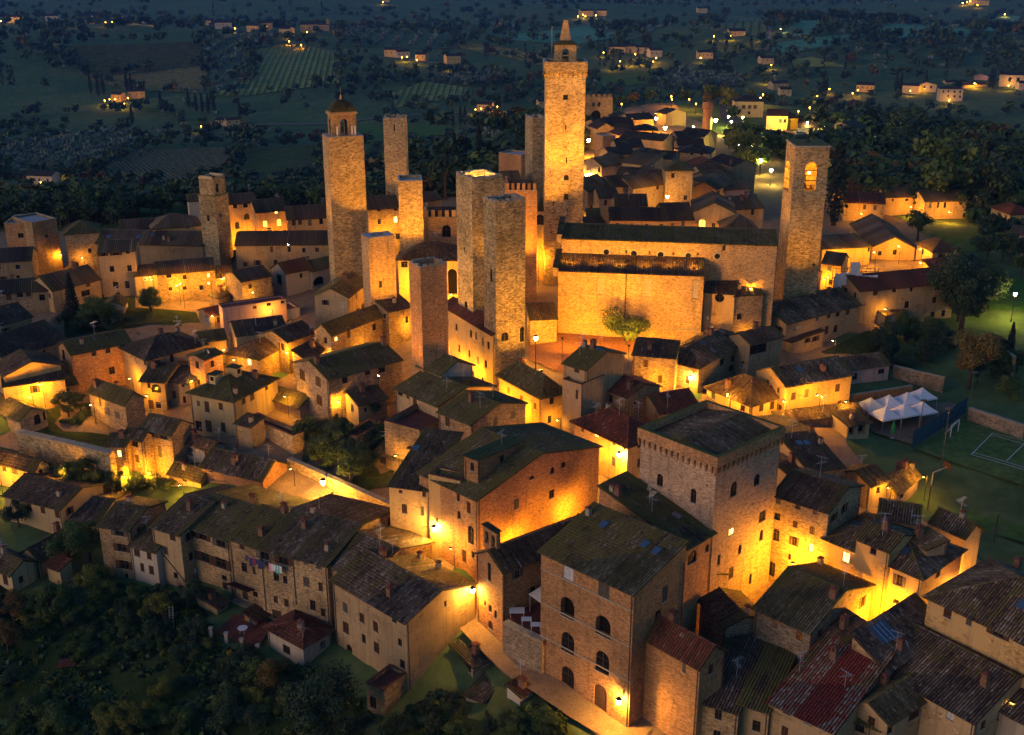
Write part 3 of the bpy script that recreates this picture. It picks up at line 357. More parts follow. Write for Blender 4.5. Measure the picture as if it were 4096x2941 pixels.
('front_ridge_house','tall narrow stone house with a steep grey roof at the lit town wall',-52.31,162.03,1.1146,6.11,4.55,-12.16,-2.75,'gy',1.4,'st','rg','A 3.14 1.78 -4.1 1.27 s|A .87 1.79 -4.04 1.21 s|A 2.33 .78 -7.31 1.98 c',[]),
('wall_side_annex','stone annex with arched windows beside the steep grey roof',-56.75,161.75,1.0774,3.89,2.05,-12.5,-3.55,'gy',.8,'st','rd','A 1.06 1.31 -5.21 1.44 a|A 1.17 .99 -7.88 1.33 c',[]),
('wall_low_house','low lit house built onto the town wall with one glowing window',-59.27,161.15,1.5329,2.97,3.19,-12.33,-4.35,'sx+',.6,'st','rg','A .78 .66 -6.39 1.2 l',[]),
('ribbed_roof_house','house with a wide ribbed roof by the curved lamp wall',-36.82,153.58,1.1253,11.5,5.96,-9.68,-6.42,'gy',1.8,'br','rg','A 9.25 .88 -7.27 .77 w|A 6.27 .87 -7.15 .51 w',[('ch',1.36,6.1),('ch',5.46,9.13),('an',5.46,2.88)]),
('lit_step_house','small dark-roofed house with an orange lower wall before the ribbed roof',-47.14,157.18,1.0926,6.3,3.2,-11.97,-8.29,'gy',1.1,'oc','rm','A 2.73 .93 -9.22 .78 w',[]),
('white_garden_house','low white house with two brown windows behind dark shrubs',-46.34,161.53,.9707,6.26,2.75,-10.54,-5.28,'gy',.8,'wh','rd','A 4.28 1.16 -7.4 1.34 c|A .38 1.13 -6.76 1.06 c',[('an',2.25,.5)]),
('table_terrace_house','stone house with a railed terrace of white and pink tables',-33.77,162.39,.8562,11.53,2.22,-7.95,-3.89,'flat',.6,'st','rr','A 5.93 1.18 -5.62 1.34 g|A 8.31 1.01 -8.39 .96 w|A 6.57 .8 -8.23 .95 w|A 3.64 .78 -7.34 .8 w|A .65 1.52 -7.34 .93 o',[]),
('small_turret_house','small square lit block with a brown roof beside the table terrace',-43.1,164.96,-.5017,3,3.21,-7.11,-2.16,'sy+',.5,'ta','rd','A 1.21 .74 -4.41 .67 w',[]),
('table_porch','tiled porch roof sheltering the table terrace',-34.66,173.82,.9358,7.04,4.37,-6.39,-3.07,'gy',1.2,'ta','rm','',[]),
('lit_left_house','amber-lit house with three shuttered windows at the left wall end',-72.73,158.93,1.1358,10.76,2.64,-13.35,-7.39,'gy',1.2,'oc','rd','A 6.12 .83 -8.9 1.21 c|A 3.76 1.15 -8.97 1.2 c|A .89 .65 -8.59 1.06 w|B .7 .75 -8.75 .94 w',[]),
('blue_skylight_row','long purple-grey roof with two turquoise skylights at the left',-92.7,222.73,.9096,8.03,10.94,-3.56,2.25,'gx',2.2,'ta','rg','B 7.65 1.02 1.02 1.14 c|B 6.33 2.04 -.74 1.26 w',[('sk',6.69,7.53),('sk',10.44,7.53)]),
('tall_bare_house','tall bare house with paired windows left of the lit yard',-85.8,231.93,.2088,9,7.19,-3.35,7.72,'gx',1.3,'ta','rg','B .36 1.04 6.8 .83 s|B 2.9 1.19 6.82 .81 s|B 5.45 .75 7.02 .62 w|B 1.84 .9 3.33 1.29 w|B 5.36 .9 3.29 1.3 w|B 2.09 1.05 -.29 1.47 w|B 4.51 .9 -.44 1.63 w',[]),
('lit_yard_house','amber-lit stone house with four small windows in the lit yard',-72.71,228.07,.3323,8,11.37,-3.64,4.14,'gx',1.5,'st','rd','B 1.65 .98 3.05 1.01 w|B 4.88 .75 2.44 .96 w|B 1.81 .74 .3 .8 w|B 4.66 .75 .19 .81 w|B 7.98 .76 -.13 1.04 w|B 9.74 .61 2.48 .81 l',[]),
('lit_yard_cottage','pale lit cottage with a purple awning left of the lit yard',-78.91,232.01,.3726,7,4.8,-3.32,2.62,'gx',1.2,'cr','rd','B 1.18 .75 -2.3 1.96 d|B 2.39 1.06 -2.12 1.31 w',[('aw','B',2.12,1.75)]),
('tiny_lit_house','little lit house with a square dark roof right of the lit yard',-63.22,235.7,.1996,7,3.55,-3.84,1.35,'gx',1.4,'oc','rd','',[]),
('orange_stair_house','tiny terraced block with an orange wall below the little lit house',-60.44,226.94,1.2182,2.18,6.4,-3.9,-.77,'sy+',.5,'oc','rd','',[]),
('cream_balcony_house','cream upper house with a railed balcony behind the tall bare house',-89.06,265.28,.1892,7,4.57,-4.29,.08,'gx',1.1,'cr','rg','B 1.61 1.03 -2.41 1.65 d|B .17 .68 -2.52 .73 w',[]),
('amber_back_house','amber-lit back house with a dark doorway and lamplit porch',-83.82,263.86,.1327,7,10.87,-4.3,.88,'gx',1.4,'st','rd','B .59 .69 -2.15 1.46 l|B 5.01 1.73 -3.06 1.65 w|B 9.24 .87 -2.27 1.1 l',[]),
('dark_slate_house','low dark slate house left of the modern white house',-56.94,229.59,.6566,7,7.9,-4.04,.06,'gx',1.6,'sg','rk','B 4.2 .85 -1.26 1.14 w',[]),
('pointed_slate_house','dark slate-roofed house with a pale rim behind the slate house',-63.16,252.29,.276,7,4.84,-3.97,.6,'gx',1.2,'sg','rk','',[]),
('white_rim_house','small dark roof with a white curled rim near the modern house',-59.96,258.19,.3052,6,4.48,-3.78,-1.33,'gx',.9,'wh','rk','',[]),
('garden_kiosk','small white gabled kiosk among the dark garden trees',-81.75,220.35,.1402,5,3.64,-3.72,-.34,'gy',1,'wh','rm','',[]),
('red_yard_wall_house','reddish low house with a bare wall beside the garden trees',-96.75,222.94,.3175,6,4.47,-3.58,2.03,'gx',1,'ta','rd','B 1.07 1.13 -.18 1.26 w',[]),
('left_green_door_house','grey house with faded green doors at the left edge',-105.07,222.7,.2775,7,7.81,-3.98,1.63,'gx',1.6,'sg','rk','B 2.71 .98 -.22 1.76 c|B 6.47 .99 .27 1.28 c|B 4.78 1.13 .25 1.3 w',[]),
('left_plain_house','plain dark house at the left edge under the brick tower block',-112.87,241.63,.235,8,8.13,-4.53,3.12,'gx',1.8,'ta','rk','',[]),
('brick_tower_block','squat square brick block with a flat roof at the far left',-114.71,254.8,.1231,9,6.02,-4.47,8,'flat',.4,'br','rg','B 2.65 1.24 5.01 1.04 w',[]),
('stone_tower_block','squat stone half-tower joined to the brick block at the far left',-107.66,252.99,.8605,9,5.89,-4.36,8.6,'flat',.4,'st','rg','B 2.68 .71 5 .68 w',[]),
('hip_outer_house','brown hip-roofed house right of the squat stone half-tower',-100.62,253.11,.3451,8,7.22,-4.21,6.5,'hip',1.8,'st','rm','',[]),
('purple_roof_house','house with a long purple-grey roof and orange chimneys behind the yard',-93.65,252.77,-.0732,9,24.43,-4.19,4.5,'gx',1.9,'ta','rg','B .53 1.05 2.85 .7 w',[('ch',15.14,1.55),('ch',16.51,1.07),('sk',2.25,1.98),('sk',12.04,3.03),('sk',9.01,2.17)]),
('low_lit_window_house','low dark house with a glowing window strip at the rear left',-89.5,257.01,.2715,7,7.15,-4.25,6.5,'gx',1.4,'ta','rd','B 1.26 1.63 5.67 .7 l',[]),
('hip_lit_house','broad hip-roofed house with an amber wall left of the ruined tower',-81.68,255.94,.3744,9,10.56,-4.24,7,'hip',2,'oc','rg','B 7.4 .83 6.43 .49 w|B 2.32 .82 5.82 .52 w',[]),
('white_end_house','slanted white-walled house end left of the ruined tower',-78.71,276.23,.3189,6,2.77,-4.38,9,'gx',1,'wh','rg','',[]),
('amber_row_house','three-storey amber house right of the ruined tower',-65.9,263.56,.3422,8,6.39,-4.09,11,'gx',1.4,'oc','rd','B 1.07 .92 9.83 .88 w|B 3.39 1.03 9.83 1.06 w|B 3.35 1.31 6.96 1.43 a|B 1.12 1.03 4.99 1.61 a',[('an',5.89,7.5)]),
('arched_lit_row_house','amber row house with two glowing arched windows',-58.69,259.61,.4106,8,7.15,-3.73,10,'gx',1.9,'oc','rd','B 4.31 .7 9.16 .76 l|B 1.33 1.14 6.16 1.65 m|B 4.58 1.12 6.11 1.77 m',[('sk',3.65,7.5),('an',6.65,7.5)]),
('paired_window_row_house','amber row house with paired windows left of the domed tower',-51.06,256.78,.2737,8,9.62,-3.14,9,'gx',2,'oc','rd','B .95 .91 7.34 1.39 c|B 2.39 .85 7.43 1.39 c|B 4.58 .85 7.11 1.4 c|B 7.16 .86 7.3 1.4 a',[('ch',4.97,7.5),('an',9.12,7.5)]),
('front_dark_roof_house','long dark-roofed house in front of the amber row',-60.5,245.06,.052,9,20.6,-3.89,6,'gx',1.8,'ta','rd','',[('ch',6.22,8.5)]),
('amber_small_window_house','amber house with small lit windows between the domed and plain towers',-32.84,258.25,.3502,8,7.42,-1.44,11,'gx',1.9,'st','rd','B 2.09 .81 10.22 .7 w|B 6.09 .85 10.09 .83 w|B 2.15 .78 7.23 1.23 w|B 5.99 .85 7.27 1.41 l|B 6.28 .99 3.33 1.42 w',[('ch',6.92,7.5)]),
('loggia_palace','palace with a deep lit loggia arch and a dark hip roof on the square',-22.46,219.91,-.0383,10,11.98,-1.4,9.5,'hip',2.4,'oc','rd','B 9.73 1.88 2.27 5.26 O|B .56 1.34 7.74 1.23 w',[]),
('dark_gap_house','dark little house peeping between the plain tower and the crenellated wall',-21.53,276.75,.4673,7,4.67,-1.7,9,'gx',1.2,'ta','rd','',[]),
('behind_grossa_house','low grey-roofed house behind the crenellated palace',-1.55,264.95,.2354,8,3.85,-1.27,16,'gx',1.6,'sg','rg','',[]),
('brick_wing_house','brown brick wing joined to the slim dark tower',2.39,292.16,.9731,7,5.36,-2.33,17,'flat',.3,'br','rg','',[]),
('arch_window_link','narrow lit link with a tall arched window beside the great tower',5.1,243.62,-.2189,8,2.04,-2.8,14,'sy+',1,'oc','rd','B .15 1.72 10.75 2.31 a',[]),
('church_chapel','small stone chapel with a gabled roof against the church flank',40.65,206.95,-.1014,6,7.37,-4.22,12.2,'gy',1.6,'st','rd','B 3.68 .55 11.53 .86 w|B 3.15 1.21 7.9 2.18 a',[]),
('lower_chapel_roof',"lower chapel range with a lean-to roof at the church's end",40.49,201.55,.2186,5,5.75,-4.47,7.5,'sy+',1.6,'st','rd','',[]),
('round_window_wing','plain plastered church wing with one dark round window',35.31,202.76,-.3009,6,5.53,-3.47,8,'sy+',2.2,'oc','rd','B 1.97 1.72 6.04 1.63 r',[]),
('wing_end_block','low stone block beside the round-window wing',41.57,206.06,.0969,5,2.01,-3.25,6,'sy+',.5,'st','rd','',[]),
('church_rear_house','long low house with seven shuttered windows behind the church',21.7,250.14,-.0538,8,12.06,-3.76,10.5,'gx',1.8,'oc','rd','B 1.36 .73 8.43 1.17 c|B 4.5 .73 8.41 1.14 c|B 7.72 .76 8.36 1.17 c|B 10.96 .79 8.4 1.17 c',[('ch',5.17,7.5)]),
('church_rear_annex','amber annex with two shuttered windows under the small square tower',33.73,249.19,.1203,10,6.48,-4.04,10.6,'gx',2.6,'oc','rd','B 1.39 .81 8.58 1.2 c|B 3.75 .84 8.57 1.56 c',[]),
('gabled_lit_palace','gabled amber facade with two twin-arched windows behind the church',40.38,251.43,-.1203,12,8.9,-4.31,12,'gy',2.1,'oc','rg','B 1.17 1.6 8.31 1.86 m|B 5.97 1.65 8.44 1.86 m|B 4.07 .79 7.59 1.83 d',[('ch',4.31,2.45),('ch',8.4,11.5)]),
('stone_heap_roof','rough stone-slab roof right of the gabled amber facade',45.93,242.46,0,8,7.08,-4.45,10,'hip',2.4,'sg','rg','',[]),
('grey_cluster_house','grey-roofed house with chimneys beyond the gabled facade',51.17,260.52,.2883,9,7.44,-4.13,10.5,'gx',1.9,'ta','rg','',[('ch',3.07,2.9),('ch',4.56,3.51)]),
('left_rear_roof','small mossy roof left of the seven-window house',17.08,255.82,0,7,2.85,-2.27,9.5,'gx',1.4,'oc','rm','',[]),
('corner_rear_roof','dark corner roof with a blue sheet beside the great tower',16.87,251.89,.4227,6,4.71,-2.58,8.5,'gx',1.4,'ta','rg','',[]),
('rear_lit_window_house','dim stone house with two square black windows in the rear town',31.07,293.13,.2422,8,8.85,-3.01,11,'gx',1.4,'st','rd','B 1.44 1.08 10.12 .8 w',[]),
('rear_peak_house','rear house with a pale peaked gable left of the small square tower',30.54,287.39,.5879,8,10.73,-3.08,10,'gx',2,'ta','rg','B 7.67 .89 8.58 1.03 w',[]),
('rear_broad_roof','broad dark roof slope with pale slats near the lamp street',18.76,283.28,.7982,10,9.27,-2.42,10,'gx',2.2,'ta','rg','',[]),
('rear_mid_roof','brown roof in the rear town with a dark eave line',25.08,288.07,.2471,9,6.91,-2.78,10.2,'gx',1.8,'ta','rd','',[]),
('rear_ridge_roof',"ribbed dark roof just behind the church's rear house",21.35,277.75,.1621,8,4.82,-2.31,9.5,'gx',1.6,'ta','rd','',[]),
('rear_aerial_roof','dark roof crowded with aerials behind the seven-window house',24.41,268.06,0,8,7.51,-2.85,9.8,'gx',1.7,'ta','rd','',[('an',3.27,1.74)]),
('rear_pale_wall_house','rear house with a pale lit end wall and slanting roof',30.66,323.74,-.6009,8,9.08,-1.68,10,'sy+',1.6,'cr','rg','B 7.12 1.8 8.61 1.1 w',[]),
('rear_brown_house','brown rear house with a plain lit eave near the second street',41.99,342.61,-.4356,8,5.82,-2.88,8,'gx',1.6,'st','rg','B 1.48 .82 6.76 .78 w',[]),
('rear_slope_house','slope-roofed rear house between the two lamp streets',37.52,345.42,-.9202,8,7.12,-2.63,8.5,'gx',1.5,'ta','rg','B 3.74 .85 8.09 .33 w',[]),
('rear_dormer_house','rear house with a dormer and satellite dish between the lamp streets',33.13,363.3,.1502,9,8.36,-3.35,7.5,'gx',1.8,'ta','rg','',[]),
('rear_long_roof','long grey roof across the rear town below the amber eave house',37.23,397.04,-.5577,9,15.91,-3.25,5.5,'gx',1.6,'ta','rg','',[]),
('amber_eave_house','amber-lit hip-roofed house on the second lamp street',43.68,415.16,0,9,8.44,-4.3,5,'hip',1.6,'oc','rd','B 3.73 .71 3.82 .71 w|B 6.34 .71 3.82 .71 w',[]),
('rear_stack_house',"rear house with a stack of white chimneys at the town's end",45.23,447.7,.351,9,10.31,-5.52,4,'gx',1.7,'ta','rg','',[('ch',9.81,8.5),('ch',9.81,8.5)]),
('rear_gate_house','tall rear house with a lit side by the far lamp',65.86,498.96,.5134,6.88,10.83,-7.71,-.86,'gy',1.6,'cr','rd','A 4.47 .95 -1.29 .34 w|A 1.88 1.13 -1.55 .6 w',[]),
('rear_lamp_row_house','long rear house with a lit plaster end below the far lamps',59.61,410.79,-.7394,8,10.12,-3.53,4.5,'gx',1.8,'cr','rg','',[]),
('rear_cross_house','stone rear house with two dim windows right of the lamp street',51.1,353.02,-.3026,9,9.51,-3.51,8,'hip',2,'st','rg','B 3.49 .81 6.99 .6 w|B 6.52 .8 7.14 .6 w',[]),
('rear_red_strip_house','rear house with a red tile strip and a slim brick chimney',60.56,350.58,-1.1566,8,12.09,-3.59,6,'gx',1.5,'ta','rr','',[('ch',10.13,.5)]),
('lamp_alley_house','lamplit alley house beside the small square tower',52.72,295.59,.9253,6.38,13.25,-3.53,8,'gx',1.5,'oc','rg','A 1.17 .57 7.65 .87 c',[]),
('pale_strip_house','house with a wide pale yellow wall below its grey roof',53.31,298.52,.8555,7,10.86,-3.46,8,'sy+',1.2,'cr','rg','',[]),
('blue_tarp_house','low roof with bluish sheets right of the pale yellow wall',56.24,299.65,.3676,7,7.26,-3.56,7,'gx',1.2,'pk','rg','',[]),
('rear_left_block','brown block between the first lamp street and the rear roofs',29.15,372.12,.3054,7,4.45,-3.51,9,'flat',.5,'br','rd','',[]),
('rear_left_roof','dark roofs left of the brown block by the first lamp street',31.44,427.89,.6008,8,8.79,-5.09,5,'gx',1.5,'ta','rg','',[]),
('rear_far_left_roof','grey far roof beside the town gate',37.36,446.62,-.4858,8,7.4,-5.2,3.5,'gx',1.5,'ta','rg','',[]),
('rear_low_roof','low grey roof filling the gap below the brown block',25.12,320.34,.552,9,7.82,-1.1,9.5,'gx',1.6,'ta','rg','',[]),
('rear_under_roof','low dark roof between the pale wall house and the dormer',27.61,304.09,-.3971,8,4.76,-2.2,10,'gx',1.6,'ta','rd','',[]),
('road_house','pale hip-roofed house with three windows by the lit road',106.57,559.86,-.0717,10,13.65,-12,-3.15,'hip',2.2,'cr','rd','B 3.52 1.69 -6.85 1.75 c|B 6.34 1.63 -6.82 1.75 c|B 8.97 1.63 -6.8 1.75 c|B 6.54 1.13 -9.45 1.38 w',[]),
('yellow_house','pale yellow house with a red roof beside the car park',112.76,516.03,-.2611,9,9.11,-11.3,-3.78,'gx',2.2,'ye','rr','B 5.39 1.3 -6.85 1.64 c|B 7.34 1.3 -6.77 1.64 w',[]),
('yellow_wing','bright yellow lower wing of the pale yellow house',121.74,516.37,.2535,8,5.58,-11.41,-5.15,'gx',1.4,'yb','rr','',[]),
('kiosk_hall','low hall with a wide pale roof and white trim by the car park',124.33,504.34,-.1956,10,11.1,-11.97,-7.31,'gx',1.6,'wh','rr','',[]),
('dim_gable_house','dim gabled house right of the car park hall',135.62,496.97,-.8002,10,11.84,-13.66,-5.26,'gy',1.8,'cr','rd','B 7.3 1.41 -6.3 .93 w|B 9.75 1.4 -9.8 2.49 d',[]),
('white_tall_house','white three-storey house with a red roof on the right ridge',385.47,1057.8,-.1109,10,20.43,-68.16,-55.76,'hip',1.8,'wh','rr','B 2.39 1.31 -59.04 1.99 w|B 6.58 1.31 -58.98 1.99 w|B 11.86 1.57 -59.31 2.12 w|B 16.83 1.57 -59.24 2.12 w|B 7.09 1.31 -62.96 1.99 w|B 12.37 1.57 -63.29 2.12 w|B 17.39 1.57 -63.49 1.99 w',[]),
('white_twin_house','white gabled house left of the white three-storey house',378.56,1105.11,-.1232,10,19.81,-65.8,-57.14,'gy',2,'wh','rd','B 7.8 1.64 -60.48 2.07 w|B 13.97 1.64 -60.8 2.48 w',[]),
('grey_twin_house','grey-roofed neighbour of the white gabled house on the ridge',366.66,1104.38,-.5946,9,15.05,-66.33,-57.75,'gx',1.6,'cr','rd','',[]),
('lamp_ridge_house','house with a bright wall lamp on the right ridge',428.21,1115.23,.2504,9,24.85,-63.57,-58.99,'gx',1.4,'cr','rr','',[]),
('red_ridge_house','red-roofed house behind the wall lamp on the ridge',420.31,1140.49,0,9,20.42,-62.21,-59.01,'gx',1.6,'cr','rr','',[]),
('edge_ridge_house','pale gabled house at the right edge of the ridge',462.69,1117.87,-.2827,12,23.56,-61.83,-49.53,'gx',2.2,'wh','rd','B 7.64 2.64 -55.51 3.46 w|B 14.9 2.63 -55.29 3.45 w',[]),
('ridge_back_house','small pinkish house behind the ridge cypresses',453.12,1156.52,-.5531,9,12.87,-59.76,-54.31,'gy',1.6,'pk','rd','',[]),
('dim_street_house','low dim house with a purple roof beyond the bell tower',89,318.26,.1145,9,5.46,-3.17,3,'gx',1.6,'ta','rd','',[]),
('purple_roof_cottage','cottage with a purplish red roof beyond the bell tower',88.75,303.37,-.1817,9,10.45,-3.16,3,'gx',1.8,'oc','rr','',[]),
('convent_range','long amber convent range with a grey roof among trees',101.78,309.56,.1078,10,11.03,-3.03,3,'gx',2.2,'oc','rg','B 1.72 .64 1.83 .62 w|B 5.58 .86 1.74 .63 w|B 8.37 .65 1.68 .63 w',[]),
('convent_loggia','amber loggia range with tall openings behind the trees',110.66,304.32,.0826,9,11.61,-3.03,3,'gx',1.8,'oc','rg','B 1.32 .63 1.13 1.44 w|B 3.41 .63 1.09 1.44 w|B 5.29 .63 1.06 1.44 w',[]),
('ribbed_long_house','long grey-roofed house with an orange gable end right of the bell tower',83.53,259.81,-.072,23.96,9.75,-3.24,1.73,'gy',2.4,'oc','rg','',[]),
('amber_wall_range','lamplit range of plain walls below the grey-roofed long house',70.21,253.18,.1771,8,11.68,-3.32,3,'sy+',1,'oc','rg','B 11 .53 1.77 1.15 w',[]),
('small_hip_lodge','small hip-roofed lodge on the right slope',94.53,251.15,.1118,8,6.03,-2.56,3,'hip',1.8,'oc','rd','',[]),
('red_low_lodge','low red roof before the small hip-roofed lodge',91.71,243.71,.3592,6,7.13,-3.14,1.2,'gx',1,'oc','rr','',[]),
('slate_side_house','dark slate roof behind the white scaffolding sheets',66.72,239.58,-.4797,7,4,-4.74,3.5,'gx',1.6,'oc','rg','',[]),
('pink_edge_house','pinkish house at the right picture edge',118.84,268.57,-.5678,8,4.2,-3.31,3,'gx',1,'pk','rg','B 1.62 .5 1.97 .72 w',[]),
('orange_edge_house','orange house at the right edge above the pinkish one',127.27,288.85,.1502,9,5.81,-3.09,3,'hip',1.6,'oc','rr','',[]),
('stair_block','low tiled shed and stone stair base at the church corner',3.33,197.73,.1109,5,4.81,-1.84,4.2,'sy+',1.4,'st','rd','',[]),
('slate_cluster_house','wide dark slate roof between the pink terrace and the lamp lane',-49.18,194.49,.3918,8,8.92,-6.14,2.2,'gx',1.4,'ta','rk','',[('an',3.88,1.85),('ch',7.37,1.61)]),
('lamp_lane_link_house','small dark roof above the little lane lamp with a dish',-39.4,190.31,.9159,7,6.8,-5.28,2.5,'gx',1.3,'st','rd','',[('di',6.08,.58)]),
('tiny_moss_cottage','tiny mossy-roofed cottage beside the crowded dark hip roof',-55.82,195.25,.4237,5,4.48,-6.7,.8,'gx',1,'ta','rm','',[]),
('yard_shed_row','low brown shed row below the lit yard wall',-59.18,214.4,.6646,5,4.76,-5.05,-.5,'gx',.9,'ta','rr','',[]),
('north_slate_house','dark roof left of the modern white house with a pale vent',-55.43,226.7,.7111,7,6.95,-4.24,3,'gx',1.3,'sg','rk','',[]),
('row_corner_house','plain-roofed house joining the garden row to the corner house',-18.09,122.89,.8974,6.59,12.28,-15.82,-5.2,'gy',1.75,'st','rg','',[]),
('red_side_house','red-brown roofed house squeezed between the rubble gable and the square keep',22.42,160.93,.4042,7,6.9,-6.44,1.2,'gx',1.6,'ta','rr','',[('an',1.52,.5)]),
('attic_rear_house','low grey roof behind the raised attic block by the court',44.99,125.98,-.3648,5,4.65,-9.7,2,'gx',1.1,'ta','rg','',[]),
('left_long_roof_house','long dark roof at the left edge above the lit gable',-97.09,200,.9433,9,10.07,-6.18,1.5,'gx',1.8,'ta','rk','',[]),
('brown_courtyard_house','small brown-roofed house in the dark courtyard of the long dark house',-24.42,169.08,.6529,6,5.3,-6,-.8,'gx',1.1,'ta','rd','B 1.04 .55 -2.42 .77 w',[]),
('court_lean_house','little lean-to with a tiled roof under the corner terrace',-26.7,161.83,-.5369,5,4.36,-7.71,-4.6,'sy+',.7,'st','rd','',[]),
('twin_base_house','lamplit stone house with small windows carrying the feet of the twin towers',-3.12,178.21,.5102,19,4.6,-5.5,7.9,'gy',.9,'oc','rr','A 1.2 .8 4.8 1.3 w|A 3.2 .8 4.9 1.3 c|A 5.6 .8 5.2 1.3 c|A 7.5 .8 5 1.3 w|A 13 .8 4.6 1.3 a|A 16.5 .8 4.4 1.3 c|A 2.2 .8 1.2 1.3 w|A 5 .8 1 1.3 c|A 8.2 .8 1.2 1.3 a|A 12 .8 1 1.3 w|A 3.4 .8 -2.2 1.3 a|A 6.8 .8 -2.2 1.3 a|A 10.5 .8 -2.3 1.3 a',[]),
('rear_town_house','small brown-roofed house packed into the rear town',33.68,302.83,-.204,7.72,6.08,-4,8.43,'hip',1.78,'sg','rd','',[]),
('rear_town_house','small brown-roofed house packed into the rear town',26.23,311.02,.053,6.59,7.27,-4,6.89,'hip',1.34,'ta','rd','',[]),
('rear_town_house','small brown-roofed house packed into the rear town',36.05,309.54,.473,7.09,7.93,-4,8.5,'gy',1.62,'sg','rg','',[]),
('rear_town_house','small brown-roofed house packed into the rear town',27.22,327.03,.081,8.34,7.77,-4,6.58,'gx',1.79,'ta','rr','',[]),
('rear_town_house','small brown-roofed house packed into the rear town',37.96,326.66,.447,7.82,6.06,-4,7.72,'gx',1.58,'ta','rg','',[]),
('rear_town_house','small brown-roofed house packed into the rear town',27.43,336.44,.074,6.52,8.23,-4,6.94,'hip',1.42,'ta','rr','',[]),
('rear_town_house','small brown-roofed house packed into the rear town',30.53,343.35,.414,8.39,6.52,-4,6.67,'gy',1.32,'ta','rd','',[]),
('rear_town_house','small brown-roofed house packed into the rear town',30.06,351.64,.351,8.48,8.01,-4,7.16,'gx',1.64,'st','rg','',[]),
('rear_town_house','small brown-roofed house packed into the rear town',37.12,354.22,-.133,6.43,6.13,-4,6.69,'gy',1.45,'ta','rg','',[]),
('rear_town_house','small brown-roofed house packed into the rear town',31.33,377.77,.425,6.44,8.73,-4,5.29,'gx',1.54,'ta','rg','',[]),
('rear_town_house','small brown-roofed house packed into the rear town',32.39,385.8,.483,7.23,8.59,-4,4.58,'gx',1.4,'ta','rr','',[]),
('rear_town_house','small brown-roofed house packed into the rear town',37.19,402.82,.361,7.93,8.32,-4,5.24,'gy',1.7,'ta','rr','',[]),
('rear_town_house','small brown-roofed house packed into the rear town',36.48,413.6,-.171,6.99,6.37,-4,5.24,'gx',1.75,'st','rg','',[]),
('rear_town_house','small brown-roofed house packed into the rear town',31.06,419.95,.356,8.4,6.38,-4,4.87,'gy',1.78,'st','rr','',[]),
('rear_town_house','small brown-roofed house packed into the rear town',39.11,419.78,.412,8.26,7.2,-4,4.29,'gy',1.38,'sg','rg','',[]),
('rear_town_house','small brown-roofed house packed into the rear town',38.21,430.01,.103,6.31,6.84,-4,4.41,'gx',1.81,'sg','rr','',[]),
('rear_town_house','small brown-roofed house packed into the rear town',35.42,437.86,.227,7.01,6.4,-4,4.57,'gx',1.41,'sg','rr','',[]),
('rear_town_house','small brown-roofed house packed into the rear town',39.4,455.22,.181,6.18,8.25,-4,4,'gy',1.54,'ta','rd','',[]),
('rear_town_house','small brown-roofed house packed into the rear town',52.99,309.64,.342,8.14,6.14,-4,7.57,'gx',1.66,'sg','rg','',[]),
('rear_town_house','small brown-roofed house packed into the rear town',52.94,318.33,.523,6.02,8.27,-4,7.59,'gx',1.81,'ta','rd','',[]),
('rear_town_house','small brown-roofed house packed into the rear town',51.47,327.32,.099,7.51,8.87,-4,7.77,'gy',1.79,'sg','rr','',[]),
('rear_town_house','small brown-roofed house packed into the rear town',52.14,336.25,.152,6.25,8.82,-4,6.48,'gy',1.47,'sg','rd','',[]),
('rear_town_house','small brown-roofed house packed into the rear town',55.86,360.86,.271,8.04,5.72,-4,6.46,'hip',1.36,'ta','rg','',[]),
('rear_town_house','small brown-roofed house packed into the rear town',56.34,368.71,.451,8.02,7.69,-4,5.08,'hip',1.58,'sg','rr','',[]),
('rear_town_house','small brown-roofed house packed into the rear town',54.48,379.16,.06,6.18,8.56,-4,5.74,'gx',1.47,'sg','rr','',[]),
('rear_town_house','small brown-roofed house packed into the rear town',56.72,394.96,.28,7.14,8.03,-4,5.43,'gx',1.68,'sg','rg','',[]),
]
